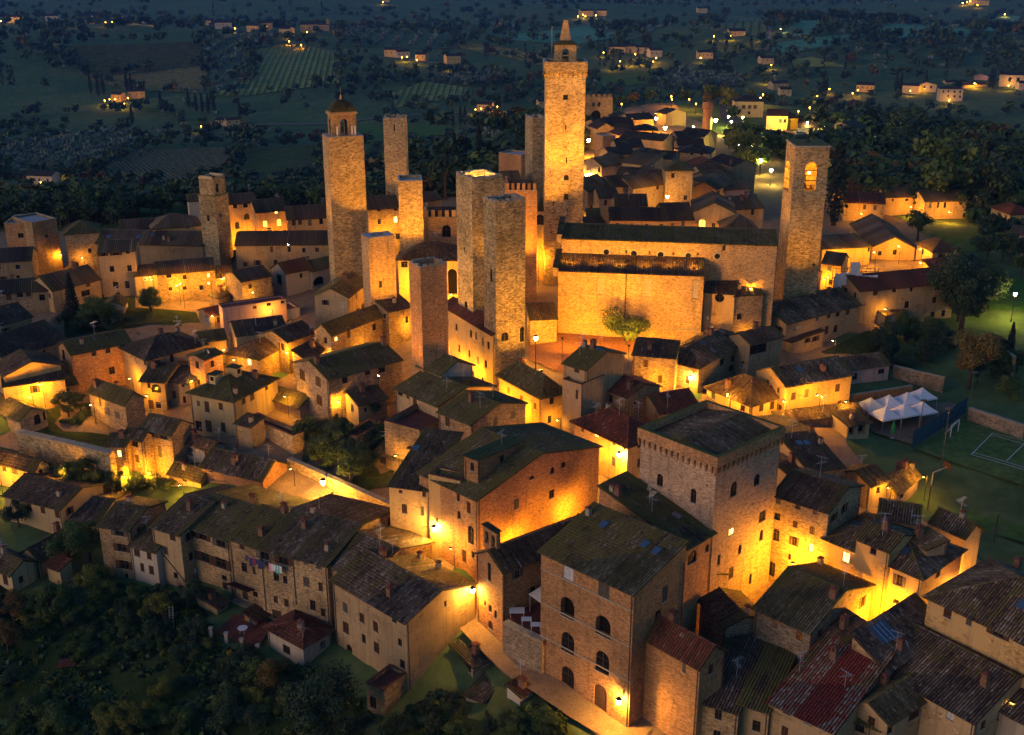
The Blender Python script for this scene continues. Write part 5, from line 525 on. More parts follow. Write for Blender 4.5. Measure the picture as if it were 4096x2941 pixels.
PLANT_GROUPS=[('overgrown shrub in the upper orchard below the cream houses','shrubs of the upper orchard','shrub','bushyellow -63.5 132.3 3.4 bush -58.5 131.7 3.4 bushdark -58.7 132 3.6 bushdark -58.3 131 2.2 broad -62.6 131.6 3.1 broad -50.1 133.5 3.5 bush -66.8 135.4 2 bushyellow -59.1 131.1 2.6 bushdark -58 133.8 3.4 bushyellow -56.4 137.4 3.5 bushyellow -55.3 136.6 2.3 broad -65.5 128.4 2 bushdark -52.5 133.4 1.8 bush -60.2 133.8 1.9 bushyellow -58.3 139.6 2.8 bushyellow -62.3 130.4 2.4 broad -61 133.3 3 bushyellow -56.1 131.8 2.6 bushyellow -55 136.1 2.6 bushyellow -64.5 136.1 1.8 bush -59.7 131.7 2.5 bushyellow -58.3 138 2.6 bushyellow -55.3 134.4 3.1 bushyellow -63.7 133.5 2.1 bushyellow -63.6 129.6 2.3 bushdark -67.6 132 2.4'),('dark shrub in the orchard left of the flat-roofed outhouse','shrubs of the middle orchard','shrub','bushdark -45.3 128.1 2.6 bushdark -26.5 116.2 2.2 bushdark -40.6 118.5 1.9 bushyellow -29.4 118.6 2 bushdark -34.3 118.8 1.9 bushdark -41.3 122.6 2.4 bushdark -49 124.2 1.4 bushdark -25.9 112.2 2.4 bushyellow -30.8 115.9 2.4 bushyellow -27.2 113 1.6 bushdark -46.1 131.7 3 bush -27.9 118.3 2.3 bush -35.2 114.9 2 bushdark -29.2 112.3 2.9 bushdark -44 126.1 1.5 bush -28.3 114.9 1.6 bushyellow -38.1 124.4 1.5 bushyellow -40.5 123 2 bush -45.6 125.2 1.6 bush -30.4 118.9 2.1 bushdark -33.9 115.4 2.5 bushyellow -48.9 132.1 2.1 bushyellow -27.3 114.4 1.6 bushdark -31.4 112.2 2.6 bush -31.8 119.1 2.9 bushdark -32.5 120.7 2.8 bush -47.8 132.1 1.4 bushdark -44.4 130.3 1.6 bush -30.1 112.2 2.4 bushdark -34.2 121.2 1.9 bushdark -33.3 112.3 3.1 bushdark -41.6 126.6 2.9 bushdark -35.5 119 1.7 bushdark -37.9 113.7 1.6'),('shrub along the bottom edge of the orchard','shrubs at the orchard foot','shrub','broad -43.1 112.2 2.3 bushyellow -48.2 111.6 2.5 bushdark -46.5 111.1 1.9 bushdark -54.8 113.9 1.7 bush -41.4 113.4 2.2 broad -44 113 2.7 bush -39.2 112 2.9 bush -57.7 116.1 2.8 bushyellow -54.8 113 1.7 bush -59.9 115.8 1.5 broad -46.6 111.5 1.6 bush -53 112.4 2.5 bushyellow -58.7 114.1 1.6 bushyellow -43.2 114.4 2.5 bushyellow -44.8 111.8 1.6 bushdark -63 122 2.4 broad -51.6 111.7 1.6 broad -61 117.1 2 bushyellow -48.4 113.8 2.2 bush -47.3 112 1.7 bushdark -43.6 113.6 2.3 bush -55.4 114.3 2.7 broad -44.1 112.5 1.4 bushdark -59.7 116.2 2.2 broad -62.8 119.8 1.6 bush -59.1 113.8 2'),('shrub on the orchard lawn slope','shrubs on the orchard lawn','shrub','bushdark -52.1 124 1.7 bush -55.6 126.5 2.4 bush -51.3 123.9 2.2 bush -55.3 125.4 2.4 bushdark -54.1 125.8 1.6 bush -50 128.3 2.2 bush -55.5 128.3 2 bushdark -54.6 126.8 1.2 bushdark -54 126.4 1.5 bushdark -47.5 125 2.4 bushdark -55 129.2 1.5 bushdark -50.8 130.8 1.9 bush -52.7 127.9 1.4 bush -52.5 128.3 1.3'),('dark shrub in the allotments below the lane','shrubs of the allotments','shrub','bushdark -8.9 108.1 1.3 bushdark 3.8 102.6 1.1 bushdark -7.4 111.9 1.4 bush 1.5 104.9 1.4 bushdark -17 110.6 1.2 bushdark -2.5 104.8 2.1 bushdark -7.2 110.7 1.5 bush -0.1 105.7 1.1 bushdark -11.8 107.5 1.6 bush -5.4 109.3 1.2 bush -0.4 105 2.1 bushdark -10.2 110.5 1.5 bush -0.1 103.4 2.1 bushdark -0.1 104.2 1.9 bushdark -13.3 108.1 2.1 bush 3.5 103.7 2.2 bush 0.8 103.1 1.7 bushdark -2.8 108 1.1 bush -6.3 106.1 1.9 bushdark -18.8 108.2 2.1 bushdark -9 107.1 1.8 bush 0.2 103.7 1.5'),('dark shrub in the gardens below the stained house','garden shrubs on the right','shrub','bushdark 77.9 203.4 4.1 bush 76.7 202.9 2.3 bush 80.6 212.3 3.2 broaddark 81.3 210.2 2.2 bush 79.4 214.8 2.8 bush 79.1 218.2 2.8 bush 82.9 214.4 4.2 bushdark 83.4 207.3 2.9 bushdark 71.5 206.1 3.2 broaddark 82 210.4 4.3 broaddark 74.4 216.3 2.4 bush 79.1 216 2.7 broaddark 77.2 212.3 2.5 bushdark 83.7 215.3 2.7 bush 78.8 218.3 3.2 bushdark 83.3 212.7 4.4'),('dark tree of the grove beside the park lamp','trees of the right grove','tree','broaddark 98.8 231.5 8.7 broaddark 98 228 8.4 broad 99.9 234.9 8.5 broaddark 89.1 216.2 10.7 broaddark 99.7 239.5 7.7 broad 96.9 228.6 10.9 broaddark 98.2 242.3 8.8 broad 90.5 222.2 8.7 broad 97.6 242.5 7.1 broaddark 95.8 225.8 10'),('dark shrub on the slope above the sports field','shrubs above the sports field','shrub','broaddark 92.7 197.8 4.2 broaddark 83.9 193.7 3.9 bush 87.3 187.8 4 broaddark 87.1 193.8 3 broaddark 90.2 198.1 3.8 broaddark 89 201.3 5.4 bush 87.5 200.1 2.6 broaddark 91 201.7 5.3 broaddark 89.4 195.3 2.9 broaddark 89.7 191.2 2.8 bush 91.5 198.7 4 broaddark 88.8 189.8 3.1'),('shrub on the lit lawn at the right','shrubs on the lit lawn','shrub','broad 138.7 311.1 5.8 bush 121.7 300 4.5 bushdark 129.5 286.6 4.6 bushdark 122.8 282.6 5.5 bushdark 124.5 278.8 3.2 bush 115.2 307.7 3.4 broad 138.4 311.3 5 bush 132.2 312.4 3.5 bushdark 128.7 304.6 5.5 bush 140.2 317.6 4.6 broad 116.6 309.7 6 broad 139 308.2 4.6'),('tree above the pale park lamp','trees above the park lamp','tree','broaddark 117.5 259.6 7.1 broaddark 118.1 260.8 6.9 broaddark 114.2 259.9 8.3 broad 113.7 247.9 6.2 broaddark 114.6 272.1 9 broaddark 114.8 257.3 5.4 broad 114.2 260 7.4 broaddark 110.1 258.6 7.5'),('olive-green tree behind the purple roofed cottages','trees behind the cottages','tree','autumn 108 349.3 8.6 autumn 131.4 416.5 6.8 autumn 105.5 357.3 8.2 autumn 107.6 360.2 7.4 broad 108.8 356.2 9 broad 110.5 360.1 6.2 autumn 104.7 343.9 6.2 broad 122.3 386.7 7.1'),('avenue tree lit from below along the road by the town edge','avenue trees at the town edge','tree','broaddark 90 415.9 10.8 yellow 87.5 449 9.5 broad 89.9 448.9 9.5 yellow 74.8 366.9 9.8 yellow 76.4 392.1 11.5 broaddark 79 402.8 9.1 broaddark 84.3 449.1 8.8 yellow 81.3 393.1 9.2 broad 78.6 370.4 9.8 broad 82.2 410.7 11.3 yellow 79.5 409.6 8.9 yellow 74.7 368.2 10.1 broaddark 86.1 399.1 9.4 yellow 76.4 391.7 10.1 yellow 92.1 448.1 11.4 broad 89.3 463.4 8.7 broad 88.3 404.4 9.3 broad 95.5 452.6 9.5 broad 80.9 373.9 8.9 broaddark 89.6 459.4 9 yellow 93.2 459.1 8.8 broad 96 450 8.7'),('lamplit tree round the far road lamp','trees round the far road lamp','tree','autumn 111.5 614.8 8.7 yellow 171 1069.7 7.2 yellow 106.4 580.9 7.1 yellow 102.7 607.4 10.3 autumn 190.9 1092.4 7.6 autumn 99.5 597.2 7.4 yellow 109.7 603.3 9.3 yellow 191.5 1073 11 yellow 108.9 589.1 10.7 yellow 102 602.8 8.7 yellow 180.9 1083.6 9.8 broad 107.3 615.4 8.3 yellow 103.7 604.1 7.8 broad 101.5 601.5 9.9'),('tree behind the rear town gate','trees behind the town gate','tree','broad 70.4 599.1 8.5 autumn 144.5 1059.3 7.8 broad 112.2 1037.6 9.8 autumn 82.4 1007.1 8.1 yellow 89.4 1068.6 7.6 broad 121.3 1057.1 9 autumn 98.3 1082.1 9.2 yellow 153.3 1106.1 7.4 broad 146.6 1100.5 9 autumn 97.7 1054.5 9.7 yellow 112 1064.9 9.1 autumn 61.7 590.6 7.9 broad 55 590.5 7.1 broad 88.8 1039.4 9.4 broad 85.1 1029.7 9.5 broad 135.3 1073.7 8.9'),('dark green tree of the park right of the car park','park trees right of the car park','tree','broad 312.6 950 14.9 broaddark 170.9 494.3 9.9 broad 161.1 475 10.6 broaddark 165.4 479.6 13.2 broaddark 161.4 475.8 10.6 broad 154.8 470.6 9 broaddark 154.1 465.3 9.6 broaddark 174.9 503.1 14.6 broaddark 165.9 479.8 11.7 broad 176.2 507.3 9.9 broad 166.8 502.9 12.3 broad 174 513.1 11.4 broaddark 176.1 520.3 12.4 broaddark 150 456.6 13 broaddark 169.7 490.9 12.8 broaddark 164.4 491 14.6'),('dark tree in the overgrown courtyard right of the table terrace','courtyard trees at the centre left','tree','bushdark -24.1 159.5 3.8 broaddark -28.2 162.6 3.4 broaddark -25.6 162.8 4.4 broaddark -22.8 171.4 3.7 bushdark -28.4 163.4 4.4 bush -21.8 165.8 2.7 bush -24.5 157 2.8 bushdark -25.4 162.5 4.2 bush -19.8 163.5 3.3 bushdark -21.8 163.3 4 bush -32.7 166.7 4.1 broaddark -21 156.7 3.4 bushdark -22.9 157 3.7 broaddark -30.1 165.6 4.2 bushdark -27.2 164.6 2.7 bushdark -30.1 163.1 3.6'),('dark shrub behind the pinkish low house','shrubs behind the pinkish house','shrub','broaddark 70.3 202.6 3.4 bushdark 70.2 207.5 4 broaddark 73.1 202.1 3.5 broaddark 70.3 203.8 3.7 bushdark 72.9 210.4 4.3 bushdark 72.2 200.2 3.3'),('lamplit shrub at the foot of the long town wall','shrubs at the foot of the town wall','shrub','bushyellow -69 159.7 2.3 bush -68.4 159.2 1.7 bushyellow -58.1 161 2 bushyellow -62.3 159.1 2.3 bush -60.1 161.4 2.1 bush -69 158.3 2.8 bush -60.3 160 1.8 bush -58.7 160.2 2.9 bush -56.6 160.3 2.7 bushyellow -64.4 159.8 3 bush -53.3 159.2 2.7 bush -62.5 160.6 2.9 bush -65.8 159.5 1.8 bush -64.2 159.1 1.9 bush -57 161.1 1.5 bush -67.6 159.3 2.7'),('dark shrub in the gardens behind the crowded roof','dark garden shrubs at left','shrub','bushdark -77.4 214.3 3 bushdark -79.1 215.6 3 broaddark -87.5 218.4 2.6 broaddark -82.6 215.2 3.5 broaddark -77.8 216.8 3.1 broaddark -89.1 219.3 2.4 bushdark -79.6 217.6 2.7 broaddark -85.2 213.3 2.7 bushdark -82.8 215.7 2.2 bushdark -78.5 213.1 3.7 bushdark -83.9 213 3.6 bushdark -87.3 215.5 3'),('potted shrub in the walled garden','shrubs of the walled garden','shrub','bushdark -72.2 183.3 1.6 bush -72.9 177.9 1.7 bush -72.7 179.1 1.1 bushdark -72.2 181.1 1.5 bushdark -75.2 180.4 1.2 bush -75 177.6 1.2 bushdark -72.6 179.6 1.8 bush -73.6 177.3 1.5'),('potted plant on the red terrace by the mossy pair','terrace plants','shrub','bushdark -17.1 179 1.2 bushdark -13.4 174.1 1.3 bushdark -14.3 171.1 0.9 bushdark -14.7 171.4 1.1 bushdark -14.4 170.1 0.8 bush -13 174.9 1 bush -14.9 171.4 0.8')]
CYPRESSES=[(-482,1113.5,-60.9,19.4),(-478.6,1121.1,-60.4,19.5),(-473.9,1118.1,-60.7,19.4),(-391.3,1091,-64.4,18.5),(-381,1080.9,-65.2,18.3),(-378.5,1088,-64.8,18.4),(-361.3,1102.7,-63.8,18.6),(-354.9,1095.5,-64.3,18.4),(-304.1,1012.2,-68.9,16.9),(-310,949.8,-72,16),(-282.1,1020.4,-68.1,16.9),(-270.9,1002.1,-68.9,16.6),(-264.7,998.1,-68.9,16.5),(-258.5,994,-69,16.4),(-253.3,993.4,-68.9,16.4),(-224.2,960.5,-69.9,15.8),(-236,626.5,-51.2,10.7),(-174.1,1343.2,-50,21.7),(-120.6,1765,-55.8,26),(-28.2,1289.3,-53.2,20.6),(14.2,1275.5,-54.3,20.4),(22.8,1254.3,-55.3,20.1),(-9.9,1494.1,-46.8,23.9),(-2.3,1497,-46.5,24),(5.2,1490.7,-46.5,23.9),(26.6,1477.2,-46.4,23.6),(30.2,1468.6,-46.6,23.5),(98,1337.2,-50.3,21.5),(103.4,1330.6,-50.5,21.4),(110.4,1334.4,-50,21.4),(147.9,1345.3,-47.7,21.7),(152.3,1339,-48,21.6),(155.1,1333.3,-48.3,21.5),(93.1,1255.6,-55.4,20.1),(98.3,1250.6,-55.7,20.1),(106.3,1250.3,-55.7,20.1),(113.8,1245.4,-56,20),(123.6,1240.5,-56.3,19.9),(132.4,1248.8,-55.6,20.1),(140.7,1252.6,-55.1,20.2),(260.7,1298.6,-47.7,21.2),(289.4,1092.8,-66.7,18.1),(292.2,1092.8,-66.7,18.1),(363,1111.2,-64.8,18.7),(367.1,1110.7,-64.7,18.7),(400.8,1167.1,-59.8,19.7),(391.9,1114.9,-63.8,18.9),(424.3,1155.7,-60,19.7),(451.1,1110,-61.9,19.2),(453.7,1109.3,-61.8,19.2),(464.3,1122.3,-60.5,19.4),(219,1284.8,-50.4,20.9),(230.3,1279.2,-50.7,20.8),(278.1,1247.8,-53.1,20.5),(279.8,1240.4,-54,20.3),(284.5,1232.9,-54.7,20.2),(289.1,1239.7,-53.9,20.4),(389.2,1232,-53.1,20.7),(328.6,1167.1,-61.2,19.4),(321.4,1223.3,-55.3,20.2),(-529.1,2290.9,-67.8,26),(-572.9,2306.2,-65.9,26),(-448.1,2435,-58.8,26),(-374.3,2369.3,-65.3,26),(-41.4,933,-69.5,14.9),(-37.7,933.1,-69.5,14.9),(-46.8,920.6,-70.1,14.7)]
FIELDS=[('vineyard_field','vinefield',[(-522.8,1336.2),(-378.8,1413.3),(-319.8,1256.7),(-422.9,1165.9),(-470.2,1263)],('v',0,7)),('autumn_field','vinefield',[(-420.2,1162.3),(-318,1246.2),(-287.3,1092.3),(-358.9,1106.4)],('v',3,7)),('yellow_vineyard_field','yellowfield',[(-306.2,1353.4),(-253.8,1433.2),(-191.3,1331.9),(-167.2,1126.2),(-242.5,1072.9),(-273,1076.2),(-267.6,1240.2)],('v',2,6)),('grove_field','darkfield',[(-378.2,1417.9),(-327.6,1528.4),(-275.3,1432.5),(-308.4,1355.7),(-270.4,1245.7),(-246.8,1103.1),(-274.9,1087.4),(-319,1256.7)],('o',70)),('near_vineyard_field','soil',[(-227.3,601.6),(-240.3,754.3),(-185.8,776.2),(-179.7,762.6),(-151.4,608.6),(-183.4,579.6)],('v',2,2.6)),('green_terrace_field','lawn',[(-176.7,758.3),(-132,803.9),(-101.7,613.1),(-147.4,601.7)],('v',2,3.2)),('left_grove_field','darkfield',[(-351.9,794.4),(-287.3,878.1),(-251,786.1),(-234.5,637.5),(-269.9,602.8)],('o',110)),('hill_field','yellowfield',[(-114.9,1062.3),(-83.3,1138.5),(-37.1,1102.5),(-37.2,1064.3),(-97.7,1008.3)],('v',2,6)),('terraced_grove','darkfield',[(-83.6,1142.9),(-11.1,1205.5),(-7.6,1137.8),(-36,1112.6)],('o',70)),('slope_field','yellowfield',[(-71.7,1504.6),(40.7,1322.8),(32.4,1255),(-61.1,1408.9)],('v',2,9)),('pale_meadow','meadow',[(-18.9,1623.2),(128,1966.8),(130.2,1457.5),(76.8,1419.2),(-6.1,1488.8)],None),('dark_meadow','lawn',[(78.4,1198.7),(143.8,1222.5),(135.9,1151.6),(81.6,1111.6)],None),('brown_grove','soil',[(128.1,1147.5),(175.7,1213.2),(234.3,1181.7),(225,1139.2),(162.5,1119.7)],('o',60)),('far_vineyard_field','vinefield',[(237.1,1462.3),(403.2,2261.1),(469,2196.6),(298.3,1395.6),(256.4,1419.7)],('v',0,10)),('upper_teal_meadow','meadow',[(310.6,1388.8),(634.7,2157),(656.6,2126.2),(359.3,1402.2),(318.2,1383.1)],None),('lower_teal_meadow','meadow',[(296.2,1352.4),(421.7,1413.4),(380.6,1348.8),(301.8,1299),(286,1308.6)],None),('right_teal_meadow','meadow',[(384,1338.8),(789.5,2029.7),(891.2,2185.1),(925.1,2168.7),(838,1956.9),(531.9,1399.1),(502.6,1407)],None),('round_yellow_field','yellowfield',[(298.4,1267.9),(324.2,1282),(350.2,1229.6),(294.1,1233.6)],None),('brown_strip_field','yellowfield',[(221.5,1360.1),(286.3,1354.1),(278.8,1315.8),(236.2,1300)],('v',0,9)),('edge_brown_field','vinefield',[(511.6,1340.3),(596.9,1390.1),(565.6,1313.5),(516.1,1322.7)],None),('far_left_grove','darkfield',[(-249.8,1751.4),(-76.2,1519.9),(-69.5,1398.6),(-202.8,1415.6)],('o',60)),('small_green_field','lawn',[(-327.4,1038),(-285,1013.8),(-281.2,989.7),(-317.8,1009.9)],None),('mid_meadow','lawn',[(-175.6,490.8),(-152.6,479.7),(-140.2,492.2),(-90.9,317.8),(-112.5,320.3)],None),('grey_field','darkfield',[(362.9,1199.3),(397.3,1192),(392.9,1168.3),(357.3,1168.7)],None),('upper_strip_field','yellowfield',[(485.1,2204.8),(612.2,2289.9),(603,2248.8),(333.8,1499)],None),('side_field','lawn',[(-132.5,903.1),(-123.6,933.6),(-39.7,920.8),(-38.9,902.9),(-109.4,813.9)],None),('valley_grove','darkfield',[(-69,812),(-7.8,452.7),(7,935.2),(1,426.8),(-12.9,423),(-36.7,443.2)],('o',70))]
LAWNS=[('park_lawn','lawn',[(104.9,250.5),(113.7,246.1),(105.4,226.1),(99.4,227.9),(101.3,237.7)]),('lit_lawn','lawn',[(107.8,289.6),(121.8,291.7),(120.2,274.9),(107.6,268)]),('orchard_lawn','garden',[(-60.5,120),(-51.6,123.7),(-44.7,123.5),(-43,120.6),(-48.3,117),(-52.4,113.9),(-59,117.3)]),('house_lawn','lawn',[(-53.5,136.6),(-52.4,139),(-45.6,137.8),(-45.7,134.6),(-49.7,134.4)]),('valley_lawn','lawn',[(85,1002.3),(55.1,579),(52.9,562.8),(48.9,567.4)])]
TOWN=[(-85.3,172.3),(-64.3,167),(-50.9,159.4),(-22.4,148.5),(-14.7,139.2),(-4.6,118.9),(2,110.5),(9.2,102.1),(18.2,101.3),(55.7,99.3),(64.3,119.6),(61.8,137.4),(53.1,166.1),(54.5,179.5),(61,195),(68.1,206.4),(71.2,215.8),(91.1,228),(104.1,253.8),(105.5,300.5),(97.4,329.2),(92.2,478.4),(84.8,550.1),(80.1,1061),(28,423.3),(2.1,340.6),(-23.3,331.1),(-81,320.5),(-102.3,294),(-135.4,297.7),(-127,267.4)]
SQUARE=[(3,203.4),(27.4,202.6),(25.7,195.3),(14.6,183.7),(7,186.3),(2.9,191.1)]
LANE=[[(-4.5,120.9),(-2.4,117.6),(.8,113.6),(4.5,109),(7.8,106.4),(10.6,104.1),(14,101.8)]]
TENNIS=[(64.4,167.1),(75.2,178.2),(76.4,177.9),(86.3,171.3),(79,154.1),(74.2,158.4)]
LOWCOURT=[(58.6,151.6),(62.3,154.6),(74.5,146),(71.7,139.8),(64.7,144.6),(60.6,149.4)]
TENTYARD=[(59.1,182.6),(76.2,186.4),(78.1,184.2),(64.5,168.8),(59,172.3)]
GARDENS=[[(-80.1,150.7),(-67.2,135.6),(-56.7,139.9),(-44,135.9),(-36.1,123.6),(-23,119),(-14.4,109.9),(-8.5,113.4),(-2.3,108.5),(3.6,107.1),(6,103.9),(5.6,94),(-59,101.4)],[(-80.9,174.6),(-78.8,179.5),(-73.2,188.2),(-69.7,178.9),(-63.9,174.1),(-65.1,168.9)],[(-95.5,235),(-79.6,233.1),(-77,224.8),(-64.3,223.3),(-61,215.8),(-71.7,217),(-85.7,208.6)],[(-34.2,168.6),(-27.8,172.9),(-20.5,173.4),(-17.2,169.1),(-17.9,153.3),(-22.4,152.1),(-32.3,159.8)],[(50.4,207.8),(58.1,205.6),(75.9,219.1),(68.5,201.9),(56.8,200.4)]]
TLINES=[[(79.1,173.8),(84.4,170)],[(78.7,173.2),(83.7,168.4)],[(79.1,173.8),(72.6,165.7)],[(73.1,166.6),(80.3,160.3)],[(72.6,165.7),(79.9,159.5)],[(82.6,169.7),(77.3,163.5)]]
ROADS=[('valley_road',5,'gravelpath',[(-311.8,1531.2),(-276.8,1460.6),(-234,1400),(-193.3,1346.5),(-158.9,1314.8),(-132.7,1302.7),(-92.5,1272.1),(-65.3,1243.6),(-26.7,1217.9)]),('field_road',4,'gravelpath',[(-204.4,939.3),(-151.6,935.1),(-125.7,950.7),(-89.3,971),(-64.5,974.3),(-38.5,986.4)]),('vineyard_path',2.5,'gravelpath',[(-182.3,776.5),(-172.8,728),(-161.3,660.7),(-151,608.6)]),('hill_lane',5,'gravelpath',[(319.9,1495.3),(300.1,1388.7),(290.3,1346.6),(281.2,1317.1)]),('far_lane',6,'gravelpath',[(248,2166),(175.2,1499.7),(159.2,1454.1),(131.5,1430.7)]),('clay_track',5,'soil',[(-75.3,1500),(-66.9,1460.7),(-66.3,1387.3)]),('town_road',8,'asphalt',[(198.9,1089.2),(105.5,570.5),(101.7,533.6),(102.2,507),(95.8,467.6),(81,404.6),(73.8,385)]),('park_road',7,'asphalt',[(102.2,507),(112.3,511.5),(120.8,507.8),(133.1,504.3)]),('ridge_road',4,'gravelpath',[(294.5,1264.6),(312.4,1287.4),(331.1,1283.7),(355.1,1263.6)])]
PARKING=[(107.4,507.1),(127.2,518.4),(137.3,505),(129.4,481.6),(106.5,444.4),(101.9,450.6)]
CARS=[(112.5,500.1),(111.6,494),(111.1,488.9),(110.4,481.2),(116.5,501.7),(108.6,468.6),(125.3,506.2),(124.4,499.6),(123.6,494.1),(103.6,511.3),(105.1,507),(107.6,578.4),(32.7,478.2)]
FARH=[(-769.5,1822.4,-46.6,19.8,13.6,7.8,.29,'wh',0),(-725.4,1865,-49.3,18.6,12.9,9.8,.08,'wh',1),(-681.4,1882.2,-51.5,20.4,14.8,9.4,-.16,'cr',2),(-662.4,1981.4,-56.6,16,13.8,8.9,.04,'cr',3),(-635.3,2030.3,-59.7,18.8,11.9,7.8,-.34,'cr',4),(-520.7,2028.7,-65.7,16.3,14.8,9.6,-.26,'cr',5),(-393.7,1587.3,-39.5,21.7,13.5,7.6,.25,'wh',6),(-344.3,1552.7,-40.9,16.5,14.3,7.6,-.21,'cr',7),(-331,1563.7,-40.7,16.8,13.9,9.8,.08,'oc',8),(-294.2,1509.1,-43.4,15.2,12.1,9.1,-.44,'cr',9),(-274.3,1554.3,-42,22.9,13.7,10,.2,'st',10),(-280.4,1698.9,-50.2,21.6,15.2,8.6,-.19,'st',11),(-361.5,1056.6,-66.9,10.9,8.2,6.8,-.4,'oc',12),(-349.7,1066.9,-66.2,15.1,8.7,7,.26,'oc',13),(-239.8,939.7,-71.1,13.1,8.7,4.6,-.23,'cr',14),(-229,932.3,-71.2,11.2,7.9,5.8,.38,'cr',15),(-243.7,574.5,-47.4,13.4,8.9,5.9,-.14,'wh',16),(-140.8,1309,-51,15.9,11.2,8.1,-.13,'oc',17),(-126.1,1303.3,-51.3,14.6,10.8,6.5,.38,'wh',18),(-104.4,1279.3,-52.2,11.6,10.7,7,-.3,'oc',19),(-69.3,1259.7,-53.5,15.7,10,8.1,.38,'oc',20),(-29.7,992.2,-66.9,12.5,8.7,6.3,-.33,'cr',21),(122.8,2138,-57.5,23.7,14.7,11,.26,'cr',22),(150.8,2155.4,-56.7,19.3,12.6,9.9,-.29,'cr',23),(108.8,1334.8,-50.1,18.1,10.9,8.2,-.14,'cr',24),(125.8,1335.9,-49.3,14.5,11.8,7.8,-.12,'cr',25),(137.7,1327.8,-49.5,16.5,10.5,7.7,.02,'cr',26),(151.5,1300.7,-51.1,14,11.7,8.2,.26,'wh',27),(23.1,1010,-66.7,10.8,7.5,6,.32,'cr',28),(200.9,1283.5,-51.1,16.8,9.6,7.7,.02,'cr',29),(262.5,1249.1,-53.3,14.3,10.4,6.9,.15,'cr',30),(255.6,1404.5,-36.5,19.3,12.8,6.7,.07,'cr',31),(249.3,1122.7,-64.8,16.9,9.6,6.5,.35,'cr',32),(250,1092.2,-66.6,10.3,9.6,6.4,.08,'cr',33),(350.2,2267.9,-56.9,18.5,14,8.1,.03,'cr',34),(901.3,2378.3,-45.9,17.9,15.1,10.4,-.03,'cr',35),(902.2,2341.1,-46.9,23,13.2,9.4,-.34,'cr',36),(326.1,1114.2,-65.2,16.4,9.9,7,-.42,'oc',37),(472.1,1095.3,-61.5,16.6,8.4,6.7,-.01,'wh',38),(-281.2,2610.4,-53.9,15.9,13.3,10.7,.12,'oc',39)]
FARLAMPS=[(-740.6,1736.6,-39.1,.85),(-756.5,1812.1,-41.6,.88),(-711.3,1775.1,-41.5,.86),(-591.2,1630.5,-34.6,.78),(-552.3,1627.8,-34.4,.77),(-624.6,1872.3,-48.6,.89),(-639.4,1932,-50.7,.92),(-617.9,1963.7,-53.1,.93),(-583.5,1934.4,-53.7,.91),(-356.3,1538.2,-36.2,.71),(-322.8,1525.7,-37.2,.7),(-259.2,1512.2,-39,.69),(-264.2,1412.8,-42.3,.65),(-243.8,1376.4,-43.6,.63),(-360,1035,-63.3,.49),(-357.4,1040.6,-62.9,.5),(-352.4,1040.4,-62.9,.49),(-342.6,1045.8,-62.5,.5),(-337.6,1018.8,-64,.48),(-236,881.9,-63.1,.41),(-217.7,531,-37.4,.3),(-224.6,544.7,-39.3,.3),(-217.1,534.7,-37.9,.3),(-212.3,531.5,-37.4,.3),(-215.1,534.2,-37.8,.3),(-117.5,1267.2,-47.5,.57),(-112.6,1272.5,-47.4,.57),(-100.2,1247.8,-48.5,.56),(-62.2,1208.3,-51.1,.54),(-30.4,973,-62.8,.44),(-25.9,977.3,-62.6,.44),(-12.4,987.7,-62.3,.44),(114.3,2081.2,-52.9,.94),(127.7,2087.6,-52.8,.94),(147.3,2106.5,-52.6,.95),(125.6,2118.5,-52.5,.96),(101.2,1314,-46.6,.59),(134.6,1297.8,-46.8,.59),(123.7,1251.8,-50.4,.57),(114.4,1254.2,-50.4,.57),(102.9,1229.6,-52.1,.56),(154.6,1271.4,-48.4,.58),(141.8,1257.6,-49.7,.57),(148.9,1249.8,-50.2,.57),(134.6,1264.6,-49.3,.57),(287.4,1365.9,-34.1,.63),(317.2,1412.2,-28.2,.65),(268,1223.2,-51.1,.56),(254.6,1150.1,-57.9,.53),(247,1152.5,-57.8,.53),(201.2,1265.4,-47.8,.58),(129.3,604.4,-5.6,.3),(125.6,592.6,-5.8,.3),(297.4,1101.6,-61.2,.51),(313.4,1079.8,-62.4,.51),(322.3,1094.6,-61.4,.51),(277.3,1065.1,-63.3,.5),(146.9,557,-5.6,.3),(141.2,554.4,-5.6,.3),(132.7,540.8,-5.5,.3),(437.4,1112.8,-57.3,.54),(368.8,1087.9,-61.1,.52),(386,1034.5,-63.2,.5),(461.5,1093.3,-57.2,.53),(874.9,2340,-42.7,1),(888.3,2352.8,-41.9,1),(885.9,2291.1,-44.5,1),(899.8,2367.9,-41.2,1),(885.8,2159.1,-54,1),(234.5,1384.9,-34.5,.63),(253.1,1381.3,-33.9,.63),(-273.6,2554.7,-51.3,1),(80,585.7,-5.7,.3),(81.1,596.8,-5.6,.3),(53,565.5,-5.3,.3),(84.3,1028.6,-62,.46),(39.4,520.2,-1.7,.3),(88.8,587,-5.8,.3),(89.7,570.4,-5.9,.3)]
TENT=((60.31,172.23,-4.9),(63.84,173.67,-4.9),(59.45,176.43,-4.9))
